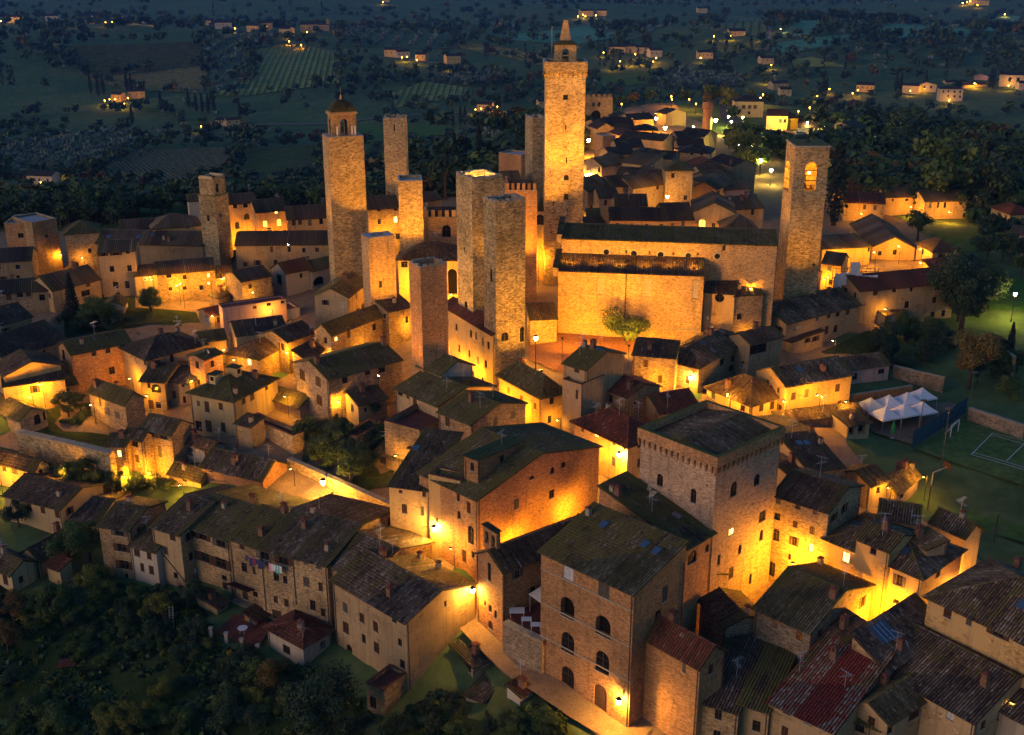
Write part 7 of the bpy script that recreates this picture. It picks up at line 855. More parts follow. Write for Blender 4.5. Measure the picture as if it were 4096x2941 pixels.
# ---------------------------------------------------------------- one house
INDIV={'palazzo','row_end_house','mossy_broad_house','red_roof_house','wide_roof_house','solar_panel_house','front_wing','corner_white_house'}
HOUSE={}
def planes_ok(roof): return roof!='flat'
def house(i,name,label,x,y,ang,la,lb,z0,ze,roof,rise,wall,rm,W,X):
    root=empty(name,(x,y,z0),ang); tag(root,label,'house'); HOUSE[name]=root
    ca,sa=math.cos(ang),math.sin(ang); cx=x+ca*lb/2-sa*la/2; cy=y+sa*lb/2+ca*la/2; D=math.hypot(cx,cy); near=D<185
    E=ze-z0; top=E+rise if roof=='flat' else E
    holes={'A':[],'B':[],'C':[],'D':[]}
    r=random.Random(i*31+5)
    for (f,u,w_,z,h,t) in W:
        z-=z0; ln=la if f=='A' else lb
        if z+h>E-.06: h=E-.06-z
        if h<.25 or z<.05: continue
        if any(u<q[0]+q[1]+.06 and u+w_+.06>q[0] and z<q[2]+q[3]+.06 and z+h+.06>q[2] for q in holes[f]): continue
        holes[f].append((u,w_,z,h,t))
    # plain walls with nothing measured on them get a few small windows
    for f,ln in (('A',la),('B',lb)):
        if not holes[f] and D<330 and E>4 and ln>3.5 and roof!='flat':
            for fl in range(int(E//3.2)):
                zz=E-1.9-fl*3.0
                for q in range(int(ln//3.2)):
                    if zz>1.2 and r.random()<.55: holes[f].append((round(.9+q*3.2+r.random()*.9,2),r.choice((.7,.8,.9)),zz+r.uniform(-.2,.2),r.choice((1.0,1.2,1.35)),r.choice('wwccs')))
            holes[f]=[h for h in holes[f] if h[0]+h[1]<ln-.3]
    if D<250 and planes_ok(roof) and not any(q[0]=='ch' for q in X) and r.random()<.5: X=list(X)+[('ch',round(lb*r.uniform(.25,.75),2),round(la*r.uniform(.3,.8),2))]
    if D<250 and planes_ok(roof) and r.random()<.35: X=list(X)+[('an',round(lb*r.uniform(.2,.8),2),round(la*r.uniform(.3,.8),2))]
    # the sides the photograph does not show get a plain row of windows
    for f,ln in (('C',lb),('D',la)):
        if D<330 and E>4.5 and ln>5:
            for fl in range(int(E//3.2)):
                zz=E-1.9-fl*3.1
                for q in range(int(ln//4)):
                    if zz>1 and r.random()<.6: holes[f].append((round(1.4+q*4+r.random(),2),.85,zz,1.25,r.choice('wcc')))
        holes[f]=[h for h in holes[f] if h[0]+h[1]<ln-.3]
    mb=MB()
    for f,ln in (('A',la),('B',lb),('C',lb),('D',la)): wall_face(mb,f,ln,top,holes[f],la,lb)
    # gables and shed ends
    def tri(face,pts):
        P3=[]; uv=[]
        for u,z in pts:
            P3.append({'A':(0,u,z),'B':(u,0,z),'C':(u,la,z),'D':(lb,u,z)}[face]); uv.append((u+{'A':0,'B':37,'C':71,'D':113}[face],z))
        if face in 'AC': P3=P3[::-1]; uv=uv[::-1]
        mb.poly(P3,0,uv)
    if roof=='gx':
        for f in 'AD': tri(f,[(0,E),(la,E),(la/2,E+rise)])
    elif roof=='gy':
        for f in 'BC': tri(f,[(0,E),(lb,E),(lb/2,E+rise)])
    elif roof=='sy+':
        for f in 'AD': tri(f,[(0,E),(la,E),(la,E+rise)])
        tri('C',[(0,E),(lb,E),(lb,E+rise),(0,E+rise)])
    elif roof=='sx+':
        for f in 'BC': tri(f,[(0,E),(lb,E),(lb,E+rise)])
        tri('D',[(0,E),(la,E),(la,E+rise),(0,E+rise)])
    elif roof=='sx-':
        for f in 'BC': tri(f,[(0,E),(lb,E),(0,E+rise)])
        tri('A',[(0,E),(la,E),(la,E+rise),(0,E+rise)])
    elif roof=='flat':
        t=.28; H=top
        for a,b,c,d in (((0,0),(lb,0),(lb-t,t),(t,t)),((lb,0),(lb,la),(lb-t,la-t),(lb-t,t)),((lb,la),(0,la),(t,la-t),(lb-t,la-t)),((0,la),(0,0),(t,t),(t,la-t))):
            mb.quad((*a,H),(*b,H),(*c,H),(*d,H),0,[(0,0),(1,0),(1,.2),(0,.2)]); mb.quad((*d,H),(*c,H),(*c,E-.1),(*d,E-.1),0,[(0,H),(3,H),(3,E),(0,E)])
    wo=mb.build('wall',[wall],root)
    for f in holes:
        for (u,w_,z,h,t) in holes[f]: place_window(root,f,u,z,w_,h,t,la,lb,near)
    planes,al=roof_planes(roof,rise,la,lb,E)
    if planes:
        ro=slab(planes).build('roof',[rm],root)
        det=2 if D<235 else (1 if D<345 else 0)
        if det: tiles(planes,rm,ro,root,det,name in INDIV,i*17+3,rm=='rs')
        if D<345: ridge(roof,rise,la,lb,E,rm,ro,i)
    else:
        mb=MB(); mb.box(.28,.28,E-.12,lb-.28,la-.28,E,0); ro=mb.build('terrace_floor',['terracotta' if rm=='rr' else 'slab'],root)
        mb=MB()
        for a,b in (((-.04,-.04),(lb+.04,.32)),((-.04,la-.32),(lb+.04,la+.04)),((-.04,.32),(.32,la-.32)),((lb-.32,.32),(lb+.04,la-.32))): mb.box(a[0],a[1],top+.003,b[0],b[1],top+.08,0)
        mb.build('coping',['terracotta' if rm=='rr' else 'stone_trim'],root)
    # gutter and downpipe on the front eave
    if planes and near and roof in('gx','sy+','gy','sx+'):
        mb=MB(); o,e,s,L,T=planes[0]; a=o-e.cross(s)*.06; mb.tube(a,a+e*L,.06,5); pt=a+e*(L-.4)
        mb.build('gutter',['gutter'],ro)
    if near and E>3.5 and planes:
        for f,ln in (('A',la),('B',lb)):
            u=.22 if r.random()<.5 else ln-.25
            if any(q[0]-.1<u<q[0]+q[1]+.1 for q in holes[f]): continue
            mb=MB(); P=(lambda z:(-.07,u,z)) if f=='A' else (lambda z:(u,-.07,z)); mb.tube(P(E-.1),P(.1),.05,5); mb.build('drainpipe',['gutter' if r.random()<.6 else 'rust'],root)
    for k,ex in enumerate(X):
        t=ex[0]
        if t in('ch','an','di','ds','sk','sp','do','bl','ac'):
            px,py=ex[1],ex[2]
            if planes:
                q=on_plane(planes,px,py)
                z=q[0].z if q else E+rz(roof,rise,la,lb,px,py)
            else: q=None; z=E
            if t=='ch': chimney(ro,px,py,z,i+k)
            elif t=='an': antenna(ro,px,py,z,i+k)
            elif t in('di','ds'): dish(ro,px,py,z,k)
            elif t=='ac': ac_unit(ro,px,py,z+.25).rotation_euler=(0,0,0)
            elif t in('sk','sp','bl') and q:
                p,e,s,n=q; w2,h2=(.45,.6) if t=='sk' else ((1.35,1.15) if t=='sp' else (.6,.3)); mb=MB()
                mb.obox(p+n*.12,e*w2,s*h2,n*.07,0); mb.obox(p+n*.195,e*(w2-.07),s*(h2-.07),n*.012,1)
                if t=='sp':
                    for g in(-.5,0,.5): mb.obox(p+n*.215+e*w2*g,e*.02,s*h2,n*.008,2)
                mb.build('solar_panel' if t=='sp' else 'skylight',['metal','panel_blue' if t=='sp' else 'skyglass','steel'],ro)
            elif t=='do' and q:
                p,e,s,n=q; mb=MB(); d=Vector((s.x,s.y,0)).normalized(); up=Vector((0,0,1)); c=p+up*.55
                mb.obox(c,e*.6,d*.9,up*.75,0); mb.quad(*[tuple(c-d*.905+e*a+up*b) for a,b in((-.35,-.2),(.35,-.2),(.35,.5),(-.35,.5))],2)
                mb.obox(c+up*.85+e*.0,e*.8,d*1.1,up*.06,1); mb.build('dormer',[wall,rm,'glass'],ro)
        elif t=='pi':
            s0,z0_,s1,z1_=ex[1:]; mb=MB(); mb.tube((-.1,s0,z0_-z0),(-.1,s1,max(.2,z1_-z0)),.055,5); mb.build('drainpipe',['gutter'],root)
        elif t=='bd':
            s0,z0_,s1,z1_=ex[1:]; zz=(z0_+z1_)/2-z0; mb=MB(); mb.box(-.09,-.05,zz-.08,-.003,la+.02,zz+.08); mb.build('string_course',['stone_trim'],root)
        elif t=='aw':
            f,s_,z=ex[1:]; 
            if i%2==0 or 1: 
                o=ac_unit(root,0,0,0); o.location=(-.22,s_,z-z0-.3) if f=='A' else (s_,-.22,z-z0-.3); o.rotation_euler=(0,0,-math.pi/2 if f=='A' else 0)
        elif t=='ba':
            f,s_,z=ex[1:]; zb=z-z0; mb=MB(); mb.box(-1.1,s_-1.9,zb-.1,-.01,s_+1.9,zb,0)
            for q in range(20): yy=s_-1.85+q*.195; mb.tube((-1.05,yy,zb),(-1.05,yy,zb+.95),.018,4,1)
            mb.tube((-1.05,s_-1.88,zb+.95),(-1.05,s_+1.88,zb+.95),.03,5,1)
            for yy in(s_-1.88,s_+1.88):
                mb.tube((-1.05,yy,zb+.95),(-.02,yy,zb+.95),.03,5,1)
                for q in range(5): mb.tube((-.2-q*.2,yy,zb),(-.2-q*.2,yy,zb+.95),.018,4,1)
            mb.build('balcony',['stone_trim','iron'],root)
            mb=MB(); mb.obox((-.75,s_,zb+2.6),(.75,0,-.22),(0,1.9,0),(.02,0,.05),0); mb.build('awning',['rr'],root)
    return root
# ---------------------------------------------------------------- ground sheets
def ring_terrain():
    """one sheet to the horizon, fine near the town and coarser outwards"""
    xs=np.concatenate([-np.geomspace(150,9000,46)[::-1],np.arange(-144,150,6.),np.geomspace(150,9000,46)])
    ys=np.concatenate([np.array([-2500,-900,-300,-80,0,40,60]),np.arange(70,330,6.),np.geomspace(332,11000,120)])
    X,Y=np.meshgrid(xs,ys); Z=G(X,Y)
    for poly in [TOWN,TENNIS,LOWCOURT,TENTYARD,PARKING]+[p for _,_,p in LAWNS]:     # paved and mown sheets lie over a slightly lowered bed
        P=np.array(poly); ins=np.zeros(X.shape,bool)
        for (x0,y0),(x1,y1) in zip(P,np.roll(P,-1,0)):
            cr=(y0>Y)!=(y1>Y); ins^=cr&(X<(x1-x0)*(Y-y0)/np.where(y1==y0,1e-9,y1-y0)+x0)
        Z=np.where(ins,Z-.35,Z)
    V=np.stack([X.ravel(),Y.ravel(),Z.ravel()],1); nx=len(xs); i,j=np.meshgrid(np.arange(len(ys)-1),np.arange(nx-1),indexing='ij'); a=(i*nx+j).ravel()
    F=np.stack([a,a+1,a+nx+1,a+nx],1)
    o=npmesh('ground',V,F,'ground'); o['kind']='structure'; o.data.polygons.foreach_set('use_smooth',[True]*len(F)); return o
def terr(x,y):
    """height of the terrain sheet itself"""
    return G(x,y)
def sheet(name,poly,mat,off,cell,kind='structure',label=None,cat=None,parent=None):
    bm=bmesh.new(); vs=[bm.verts.new((p[0],p[1],0)) for p in poly]
    for k in range(len(vs)): bm.edges.new((vs[k],vs[(k+1)%len(vs)]))
    bmesh.ops.triangle_fill(bm,use_beauty=True,use_dissolve=False,edges=bm.edges[:])
    xs=[p[0] for p in poly]; ys=[p[1] for p in poly]
    for ax,lo,hi in ((0,min(xs),max(xs)),(1,min(ys),max(ys))):
        k=int((hi-lo)/cell)
        for q in range(1,k+1):
            co=[0,0,0]; co[ax]=lo+(hi-lo)*q/(k+1); no=[0,0,0]; no[ax]=1
            bmesh.ops.bisect_plane(bm,geom=bm.verts[:]+bm.edges[:]+bm.faces[:],plane_co=co,plane_no=no)
    co=np.array([v.co[:2] for v in bm.verts]); z=G(co[:,0],co[:,1])+off
    for v,zz in zip(bm.verts,z): v.co.z=zz
    bmesh.ops.recalc_face_normals(bm,faces=bm.faces[:])
    if sum(f.normal.z for f in bm.faces)<0: bmesh.ops.reverse_faces(bm,faces=bm.faces[:])
    me=bpy.data.meshes.new(name); bm.to_mesh(me); bm.free(); me.materials.append(M[mat]); o=link(name,me,parent)
    if kind: o['kind']=kind
    if label: tag(o,label,cat)
    return o
def ribbon(name,pts,width,mat,off):
    """road draped on the terrain along a polyline"""
    P=[]
    for a,b in zip(pts,pts[1:]):
        L=math.dist(a,b); k=max(1,int(L/8))
        for q in range(k): P.append((a[0]+(b[0]-a[0])*q/k,a[1]+(b[1]-a[1])*q/k))
    P.append(tuple(pts[-1])); P=np.array(P)
    for _ in range(2): P[1:-1]=(P[:-2]+2*P[1:-1]+P[2:])/4
    d=np.gradient(P,axis=0); d/=np.linalg.norm(d,axis=1)[:,None]+1e-9; n=np.stack([-d[:,1],d[:,0]],1)
    A=P+n*width/2; B=P-n*width/2
    za=G(P[:,0],P[:,1])+off
    V=np.concatenate([np.column_stack([A,np.maximum(za,G(A[:,0],A[:,1])+off)]),np.column_stack([B,np.maximum(za,G(B[:,0],B[:,1])+off)])]); m=len(P); i=np.arange(m-1)
    o=npmesh(name,V,np.stack([i+m,i+m+1,i+1,i],1),mat); o['kind']='structure'; return o
# ---------------------------------------------------------------- plants
def leafcloud(rng,n,fn,size,elong=1.0,droop=0.):
    """n leaf quads; fn gives centre points (n,3) and outward normals; returns V,F,tint"""
    C,Nn=fn(n); t=rng.normal(size=(n,3)); t-=Nn*(t*Nn).sum(1)[:,None]*.6; t/=np.linalg.norm(t,axis=1)[:,None]+1e-9
    b=np.cross(Nn,t); b/=np.linalg.norm(b,axis=1)[:,None]+1e-9
    s=size*rng.uniform(.6,1.35,n)[:,None]; V=np.stack([C-t*s*elong-b*s*.55,C+t*s*elong-b*s*.55,C+t*s*elong*.55+b*s*.6,C-t*s*elong*.55+b*s*.6],1).reshape(-1,3)
    F=np.arange(4*n).reshape(n,4)
    return V,F
def crown_points(rng,kind,h,r):
    lean=rng.uniform(-.12,.12,2)
    """clumps of leaves through the crown's volume, with gaps between them"""
    def fn(n):
        if kind=='cypress':
            u=rng.random(n)**.9; z=.06*h+u*.94*h; rad=r*np.sin(np.clip((1-u)*1.35+.12,0,math.pi/2))*(u<.985)*np.clip(u*6,.3,1); a=rng.random(n)*6.283; k=np.sqrt(rng.uniform(.35,1.05,n)); lump=1+.16*np.sin(3*a+z*2.1)+.1*np.sin(7*a-z*3.3)
            C=np.stack([rad*k*lump*np.cos(a),rad*k*lump*np.sin(a),z],1); Nn=np.stack([np.cos(a),np.sin(a),.35+0*a],1)
        else:
            nc={'olive':9,'bush':10,'pine':12}.get(kind,16); cz0=.32*h if kind not in('bush','olive') else .1*h
            cc=[]
            for i in range(nc):
                while True:
                    p=rng.uniform(-1,1,3)
                    if .15<np.linalg.norm(p)<1: break
                if kind=='pine': q=(p[0]*r,p[1]*r,h*.83+p[2]*h*.13)
                else: q=(p[0]*r*.8,p[1]*r*.8,(cz0+h)/2+p[2]*(h-cz0)*.40)
                cc.append(q)
            cc=np.array(cc); cr=r*rng.uniform(.22,.55,nc); cc[:,:2]+=lean*r*2*(cc[:,2:3]/h); k=rng.integers(0,nc,n); d=rng.normal(size=(n,3)); d/=np.linalg.norm(d,axis=1)[:,None]; rr=rng.random(n)**.45
            C=cc[k]+d*(cr[k]*rr)[:,None]*np.array([1,1,.8 if kind!='pine' else .5]); Nn=d+np.array([0,0,.45])
        Nn=Nn+rng.normal(0,.45,Nn.shape); Nn/=np.linalg.norm(Nn,axis=1)[:,None]
        return C,Nn
    return fn
TREES={}
def tree_meshes(key,kind,h,r,n,size,leaf,seed):
    rng=np.random.default_rng(seed); V,F=leafcloud(rng,n,crown_points(rng,kind,h,r),size)
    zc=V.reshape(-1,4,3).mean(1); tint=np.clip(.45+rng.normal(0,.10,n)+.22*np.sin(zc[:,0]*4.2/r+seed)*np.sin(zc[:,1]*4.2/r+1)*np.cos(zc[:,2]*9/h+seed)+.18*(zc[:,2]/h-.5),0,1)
    o=npmesh('crown',V,F,leaf,None,tint); cm=o.data; bpy.data.objects.remove(o)
    mb=MB(); tr=.035*h if kind!='cypress' else .03*h; th=h*(.45 if kind not in('bush','pine') else (.2 if kind=='bush' else .8))
    mb.tube((0,0,-.6),(0,0,th*.6),tr,7,0,tr*.75); mb.tube((0,0,th*.6),(r*.06,r*.04,th),tr*.75,7,0,tr*.5)
    if kind!='cypress':
        for k in range(5):
            a=k*1.26+seed; mb.tube((0,0,th*(.62+.06*k)),(r*.5*math.cos(a),r*.5*math.sin(a),th+(h-th)*.35),tr*.42,5,0,tr*.12)
    o=mb.build('trunk',['bark']); tm=o.data; bpy.data.objects.remove(o)
    TREES[key]=(cm,tm,(V,F,tint),h)
for nm,kind,leaf in (('broad','broad','leaf_green'),('broaddark','broad','leaf_dark'),('autumn','broad','leaf_autumn'),('yellow','broad','leaf_yellow'),('cypress','cypress','leaf_cypress'),('pine','pine','leaf_dark'),('olive','olive','leaf_olive'),('bush','bush','leaf_green'),('bushdark','bush','leaf_dark'),('bushyellow','bush','leaf_yellow')):
    hh,rr={'broad':(8,3.4),'cypress':(10,1.25),'pine':(9,4.2),'olive':(4,2.2),'bush':(2.2,1.6)}[kind]
    for v in range(2):
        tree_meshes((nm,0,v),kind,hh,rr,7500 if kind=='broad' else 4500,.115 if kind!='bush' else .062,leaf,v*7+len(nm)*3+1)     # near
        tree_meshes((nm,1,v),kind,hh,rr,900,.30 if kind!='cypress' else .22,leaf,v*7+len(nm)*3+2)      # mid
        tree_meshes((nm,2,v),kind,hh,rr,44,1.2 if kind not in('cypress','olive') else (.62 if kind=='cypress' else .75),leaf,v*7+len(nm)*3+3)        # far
def tree(kind,x,y,z,h,label,group=None,lod=None,name=None,cat='tree'):
    D=math.hypot(x,y); lod=lod if lod is not None else (0 if D<260 else (1 if D<700 else 2)); v=random.randrange(2)
    cm,tm,_,h0=TREES[(kind,lod,v)]; s=h/h0
    nm=name or {'cypress':'cypress_tree','pine':'stone_pine','olive':'olive_tree','bush':'garden_shrub','bushdark':'garden_shrub','bushyellow':'garden_shrub'}.get(kind,'broadleaf_tree')
    if lod==2:
        o=link(nm,cm); o.location=(x,y,z); o.scale=(s*random.uniform(.9,1.15),s*random.uniform(.9,1.15),s); o.rotation_euler=(0,0,random.random()*6.28); tag(o,label,cat,group); return o
    o=empty(nm,(x,y,z),random.random()*6.28); o.scale=(s*random.uniform(.9,1.15),s*random.uniform(.9,1.15),s); tag(o,label,cat,group)
    link('crown',cm,o); link('trunk',tm,o); return o
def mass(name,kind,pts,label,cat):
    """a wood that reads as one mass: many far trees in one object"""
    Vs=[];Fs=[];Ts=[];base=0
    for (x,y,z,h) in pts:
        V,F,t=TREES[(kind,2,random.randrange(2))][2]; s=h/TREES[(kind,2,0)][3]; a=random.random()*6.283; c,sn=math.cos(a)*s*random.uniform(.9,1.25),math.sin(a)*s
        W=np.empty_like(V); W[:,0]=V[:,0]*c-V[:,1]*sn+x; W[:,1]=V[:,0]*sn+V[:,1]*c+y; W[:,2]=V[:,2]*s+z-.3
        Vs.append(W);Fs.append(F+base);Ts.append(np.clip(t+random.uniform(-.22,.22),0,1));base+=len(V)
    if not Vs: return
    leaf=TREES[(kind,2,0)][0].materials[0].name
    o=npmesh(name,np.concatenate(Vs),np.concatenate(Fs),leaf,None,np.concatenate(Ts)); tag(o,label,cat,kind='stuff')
def vine_rows(name,poly,ang,space,label,leaf='leaf_vine',hgt=1.5):
    """trellised vine rows clipped to a field"""
    P=np.array(poly); c,s=math.cos(ang),math.sin(ang); Q=np.stack([P[:,0]*c+P[:,1]*s,-P[:,0]*s+P[:,1]*c],1); rng=np.random.default_rng(len(poly)+int(abs(P[0,0])))
    Vs=[];Fs=[];Ts=[];base=0
    for v in np.arange(Q[:,1].min()+space/2,Q[:,1].max(),space):
        xs=[]
        for (a,b) in zip(Q,np.roll(Q,-1,0)):
            if (a[1]-v)*(b[1]-v)<0: xs.append(a[0]+(b[0]-a[0])*(v-a[1])/(b[1]-a[1]))
        xs.sort()
        for x0,x1 in zip(xs[::2],xs[1::2]):
            k=int((x1-x0)/5)
            if k<1: continue
            u=np.linspace(x0+1,x1-1,k+1); X=u*c-v*s; Y=u*s+v*c; Z=G(X,Y); hh=hgt*rng.uniform(.7,1.2,k+1); wd=.45*rng.uniform(.7,1.3,k+1)
            L=np.stack([X-s*(-wd)*-1,Y-c*wd*-1*-1,Z],1); 
            A=np.stack([X+s*wd,Y-c*wd,Z+.1],1); B=np.stack([X+s*wd*.6,Y-c*wd*.6,Z+hh],1); C=np.stack([X-s*wd*.6,Y+c*wd*.6,Z+hh],1); Dd=np.stack([X-s*wd,Y+c*wd,Z+.1],1)
            V=np.concatenate([A,B,C,Dd]); m=k+1; i=np.arange(k); F=np.concatenate([np.stack([i,i+1,i+1+m,i+m],1),np.stack([i+m,i+1+m,i+1+2*m,i+2*m],1),np.stack([i+2*m,i+1+2*m,i+1+3*m,i+3*m],1)])
            Vs.append(V);Fs.append(F+base);base+=len(V);Ts.append(np.clip(rng.normal(.5,.22,len(F)),0,1))
    if Vs:
        o=npmesh(name,np.concatenate(Vs),np.concatenate(Fs),leaf,None,np.concatenate(Ts)); tag(o,label,'vineyard',kind='stuff')
# ---------------------------------------------------------------- lamps
def pointlight(parent,loc,power,col,r=.15,spot=None):
    l=bpy.data.lights.new('lamp_light','SPOT' if spot else 'POINT'); l.energy=power; l.color=col; l.shadow_soft_size=r
    o=bpy.data.objects.new('lamp_light',l); COL.objects.link(o); o.parent=parent; o.location=loc
    if spot: l.spot_size=spot[0]; l.spot_blend=.6; o.rotation_euler=Vector(spot[1]).to_track_quat('-Z','Y').to_euler()
    return o
def lantern(x,y,z,power,label,style='wall',col=SODIUM,bulb='bulb',size=.3,group=None,h=4.5,wall=None):
    """style wall: bracket lantern, the bracket running towards `wall` (dx,dy); style post: lantern on a post of height h"""
    root=empty('street_lamp' if style=='post' else 'wall_lamp',(x,y,z)); tag(root,label,'street lamp',group)
    mb=MB(); mb.lathe((0,0,0),[(.0,-size*1.05),(size*.55,-size),(size*.95,size*.3),(size*.8,size*.75),(0,size*.8)],8); mb.build('globe',[bulb],root)
    mb=MB(); mb.lathe((0,0,0),[(size*1.15,size*.72),(size*.75,size*1.15),(size*.12,size*1.55),(0,size*1.6)],8,0); mb.lathe((0,0,0),[(size*1.15,size*.72),(0,size*.74)],8,0); mb.build('cap',['iron'],root)
    mb=MB()
    if style=='post': mb.tube((0,0,-h),(0,0,-size),.07,7,0,.05); mb.tube((0,0,-h-.1),(0,0,-h+.7),.12,8)
    else:
        dx,dy=wall or (0,1); mb.tube((dx*.9,dy*.9,size*1.2),(0,0,size*1.5),.035,5); mb.tube((dx*.9,dy*.9,size*2.6),(dx*.1,dy*.1,size*1.6),.03,5); mb.box(dx*.9-.08,dy*.9-.08,size*.8,dx*.9+.08,dy*.9+.08,size*3)
    mb.build('post' if style=='post' else 'bracket',['iron'],root)
    pointlight(root,(0,0,-size*1.35),power,col,.12)
    return root
def lane_or_fill_lamp(x,y,z,power,h):
    """cut-off lamp for lit lanes and for added amber fill: flat hood on a post, light thrown down and sideways"""
    root=empty('street_lamp',(x,y,z)); tag(root,'amber street lamp or added fill lamp along a lane','street lamp','lamps in the lit lanes')
    mb=MB(); mb.lathe((0,0,.12),[(.0,.14),(.22,.08),(.27,0),(.25,-.03),(0,-.03)],10); mb.build('hood',['iron'],root)
    mb=MB(); mb.lathe((0,0,.05),[(.0,-.03),(.16,-.02),(.2,.03),(0,.03)],10); mb.build('lens',['bulb_small'],root)
    mb=MB(); mb.tube((0,0,.2),(.5,0,.25),.03,5); mb.tube((.5,0,.3),(.5,0,-h-.2),.05,6); mb.build('post',['iron'],root)
    pointlight(root,(0,0,-.2),power,SODIUM,.12); return root
def floodlight(x,y,z,tgt,power,label,col=SODIUM,angle=80,group='floodlights aimed at the towers'):
    root=empty('floodlight',(x,y,z)); tag(root,label,'floodlight',group); d=(Vector(tgt)-Vector((x,y,z))).normalized(); u=d.cross(Vector((0,0,1))).normalized(); n=u.cross(d)
    mb=MB(); mb.obox(d*-.08,u*.22,n*.16,d*.1); mb.build('housing',['iron'],root)
    mb=MB(); mb.obox(d*.03,u*.19,n*.13,d*.01); mb.build('lens',['bulb_small'],root)
    mb=MB(); mb.tube((0,0,-.1),(0,0,-max(1.0,z-gz(x,y)) if z-gz(x,y)<9 else -1.5),.05,6); mb.build('pole',['iron'],root)
    pointlight(root,d*.12,power,col,.15,(math.radians(angle),d)); return root
# ---------------------------------------------------------------- towers
def holes_random(r,ln,z0,z1,k,used):
    out=[]
    for _ in range(k*3):
        if len(out)>=k: break
        u=r.uniform(.5,ln-.7); z=r.uniform(z0,z1)
        if any(abs(u-q[0])<.35+q[1] and abs(z-q[2])<.35+q[3] for q in used+out): continue
        out.append((round(u,2),.22,round(z,2),.24,'h'))
    return out
_wf=wall_face
def wall_face(mb,face,length,ztop,holes,la,lb,rnd=0.,zbot=0.):
    _wf(mb,face,length,ztop,holes,la,lb,rnd,zbot)
    P={'B':lambda u,z,i:(u,i,z),'A':lambda u,z,i:(i,u,z),'C':lambda u,z,i:(u,la-i,z),'D':lambda u,z,i:(lb-i,u,z)}[face]
    for (u,w,z,h,t) in holes:
        if t=='h': mb.quad(P(u,z,.18),P(u+w,z,.18),P(u+w,z+h,.18),P(u,z+h,.18),1)
TW={}
def tower(i,name,label,x,y,ang,la,lb,z0,ze,wall,W,nh=26,hollow=True,rim=.55,cat='tower',floorz=1.6):
    root=empty(name,(x,y,z0),ang); tag(root,label,cat); TW[name]=(root,la,lb,ze-z0); E=ze-z0
    r=random.Random(i*7+1); holes={'A':[],'B':[],'C':[],'D':[]}
    for (f,u,w_,z,h,t) in W:
        z-=z0
        if h<.25 or z<.05 or z+h>E-.1: continue
        if any(u<q[0]+q[1]+.06 and u+w_+.06>q[0] and z<q[2]+q[3]+.06 and z+h+.06>q[2] for q in holes[f]): continue
        holes[f].append((u,w_,z,h,t))
    wins={f:list(v) for f,v in holes.items()}
    for f,ln in (('A',la),('B',lb)): holes[f]=holes[f]+holes_random(r,ln,2,E-2,nh if f=='B' else nh//2,holes[f])
    mb=MB()
    for f,ln in (('A',la),('B',lb),('C',lb),('D',la)): wall_face(mb,f,ln,E,holes[f],la,lb)
    mb.build('wall',[wall,'interior_shade'],root)
    for f in wins:
        for (u,w_,z,h,t) in wins[f]: place_window(root,f,u,z,w_,h,t,la,lb,True)
    if hollow and rim<1.1 and floorz>.6:      # loose uneven top stones
        mb=MB()
        for f,ln in (('A',la),('B',lb),('C',lb),('D',la)):
            u=.05
            while u<ln-.5:
                w_=r.uniform(.35,.8); hh=r.choice((0,.08,.14,.22,.3)); P={'B':(u,.02,u+w_,rim-.06),'A':(.02,u,rim-.06,u+w_),'C':(u,la-rim+.06,u+w_,la-.02),'D':(lb-rim+.06,u,lb-.02,u+w_)}[f]
                if hh and u+w_<ln-.05: mb.box(P[0],P[1],E+.062,P[2],P[3],E+.07+hh)
                u+=w_+.02
        if mb.f: mb.build('top_stones',['stone_trim'],root)['kind']='stuff'
    if hollow:
        t=rim; mb=MB()
        for a,b,c,d in (((0,0),(lb,0),(lb-t,t),(t,t)),((lb,0),(lb,la),(lb-t,la-t),(lb-t,t)),((lb,la),(0,la),(t,la-t),(lb-t,la-t)),((0,la),(0,0),(t,t),(t,la-t))):
            mb.quad((*a,E+.06),(*b,E+.06),(*c,E+.06),(*d,E+.06),0)
            mb.quad((*a,E-.02),(*b,E-.02),(*b,E+.06),(*a,E+.06),0)
            mb.quad((*d,E+.06),(*c,E+.06),(*c,E-floorz),(*d,E-floorz),1,[(0,E),(3,E),(3,E-floorz),(0,E-floorz)])
        mb.build('parapet_rim',['slab',wall],root)
        mb=MB(); mb.box(t-.05,t-.05,E-floorz-.1,lb-t+.05,la-t+.05,E-floorz); mb.build('tower_floor',['slab'],root)
    return root
# ================================================================ BUILD: land
ring_terrain()
_ins=lambda p,poly:sum(((a[1]>p[1])!=(b[1]>p[1])) and p[0]<(b[0]-a[0])*(p[1]-a[1])/(b[1]-a[1])+a[0] for a,b in zip(poly,poly[1:]+poly[:1]))%2==1
sheet('town_pavement',TOWN,'paving',.05,12)
for k,g in enumerate(GARDENS): sheet('garden_ground',g,'garden',.09 if k else .25,8)
sheet('church_square',SQUARE,'brickpave',.09,6)
for pts in LANE:
    ribbon('lane',pts,4.6,'paving',.12); 
sheet('sports_field',TENNIS,'turf',.07,6); sheet('lower_court',LOWCOURT,'lawn',.07,6); sheet('tent_yard',TENTYARD,'paving',.1,6); sheet('terrace_ground',TERR,'terracotta',.35,6)
for k,(a,b) in enumerate(TLINES): ribbon('field_marking',[a,b],.10,'white',.085)
for n,m,p in LAWNS: sheet(n,p,m,.06,10)
sheet('car_park',PARKING,'asphalt',.08,10)
for n,wd,m,p in ROADS: ribbon(n,p,wd,m,.6 if n not in('town_road','park_road') else .12)
OLIVES=[]
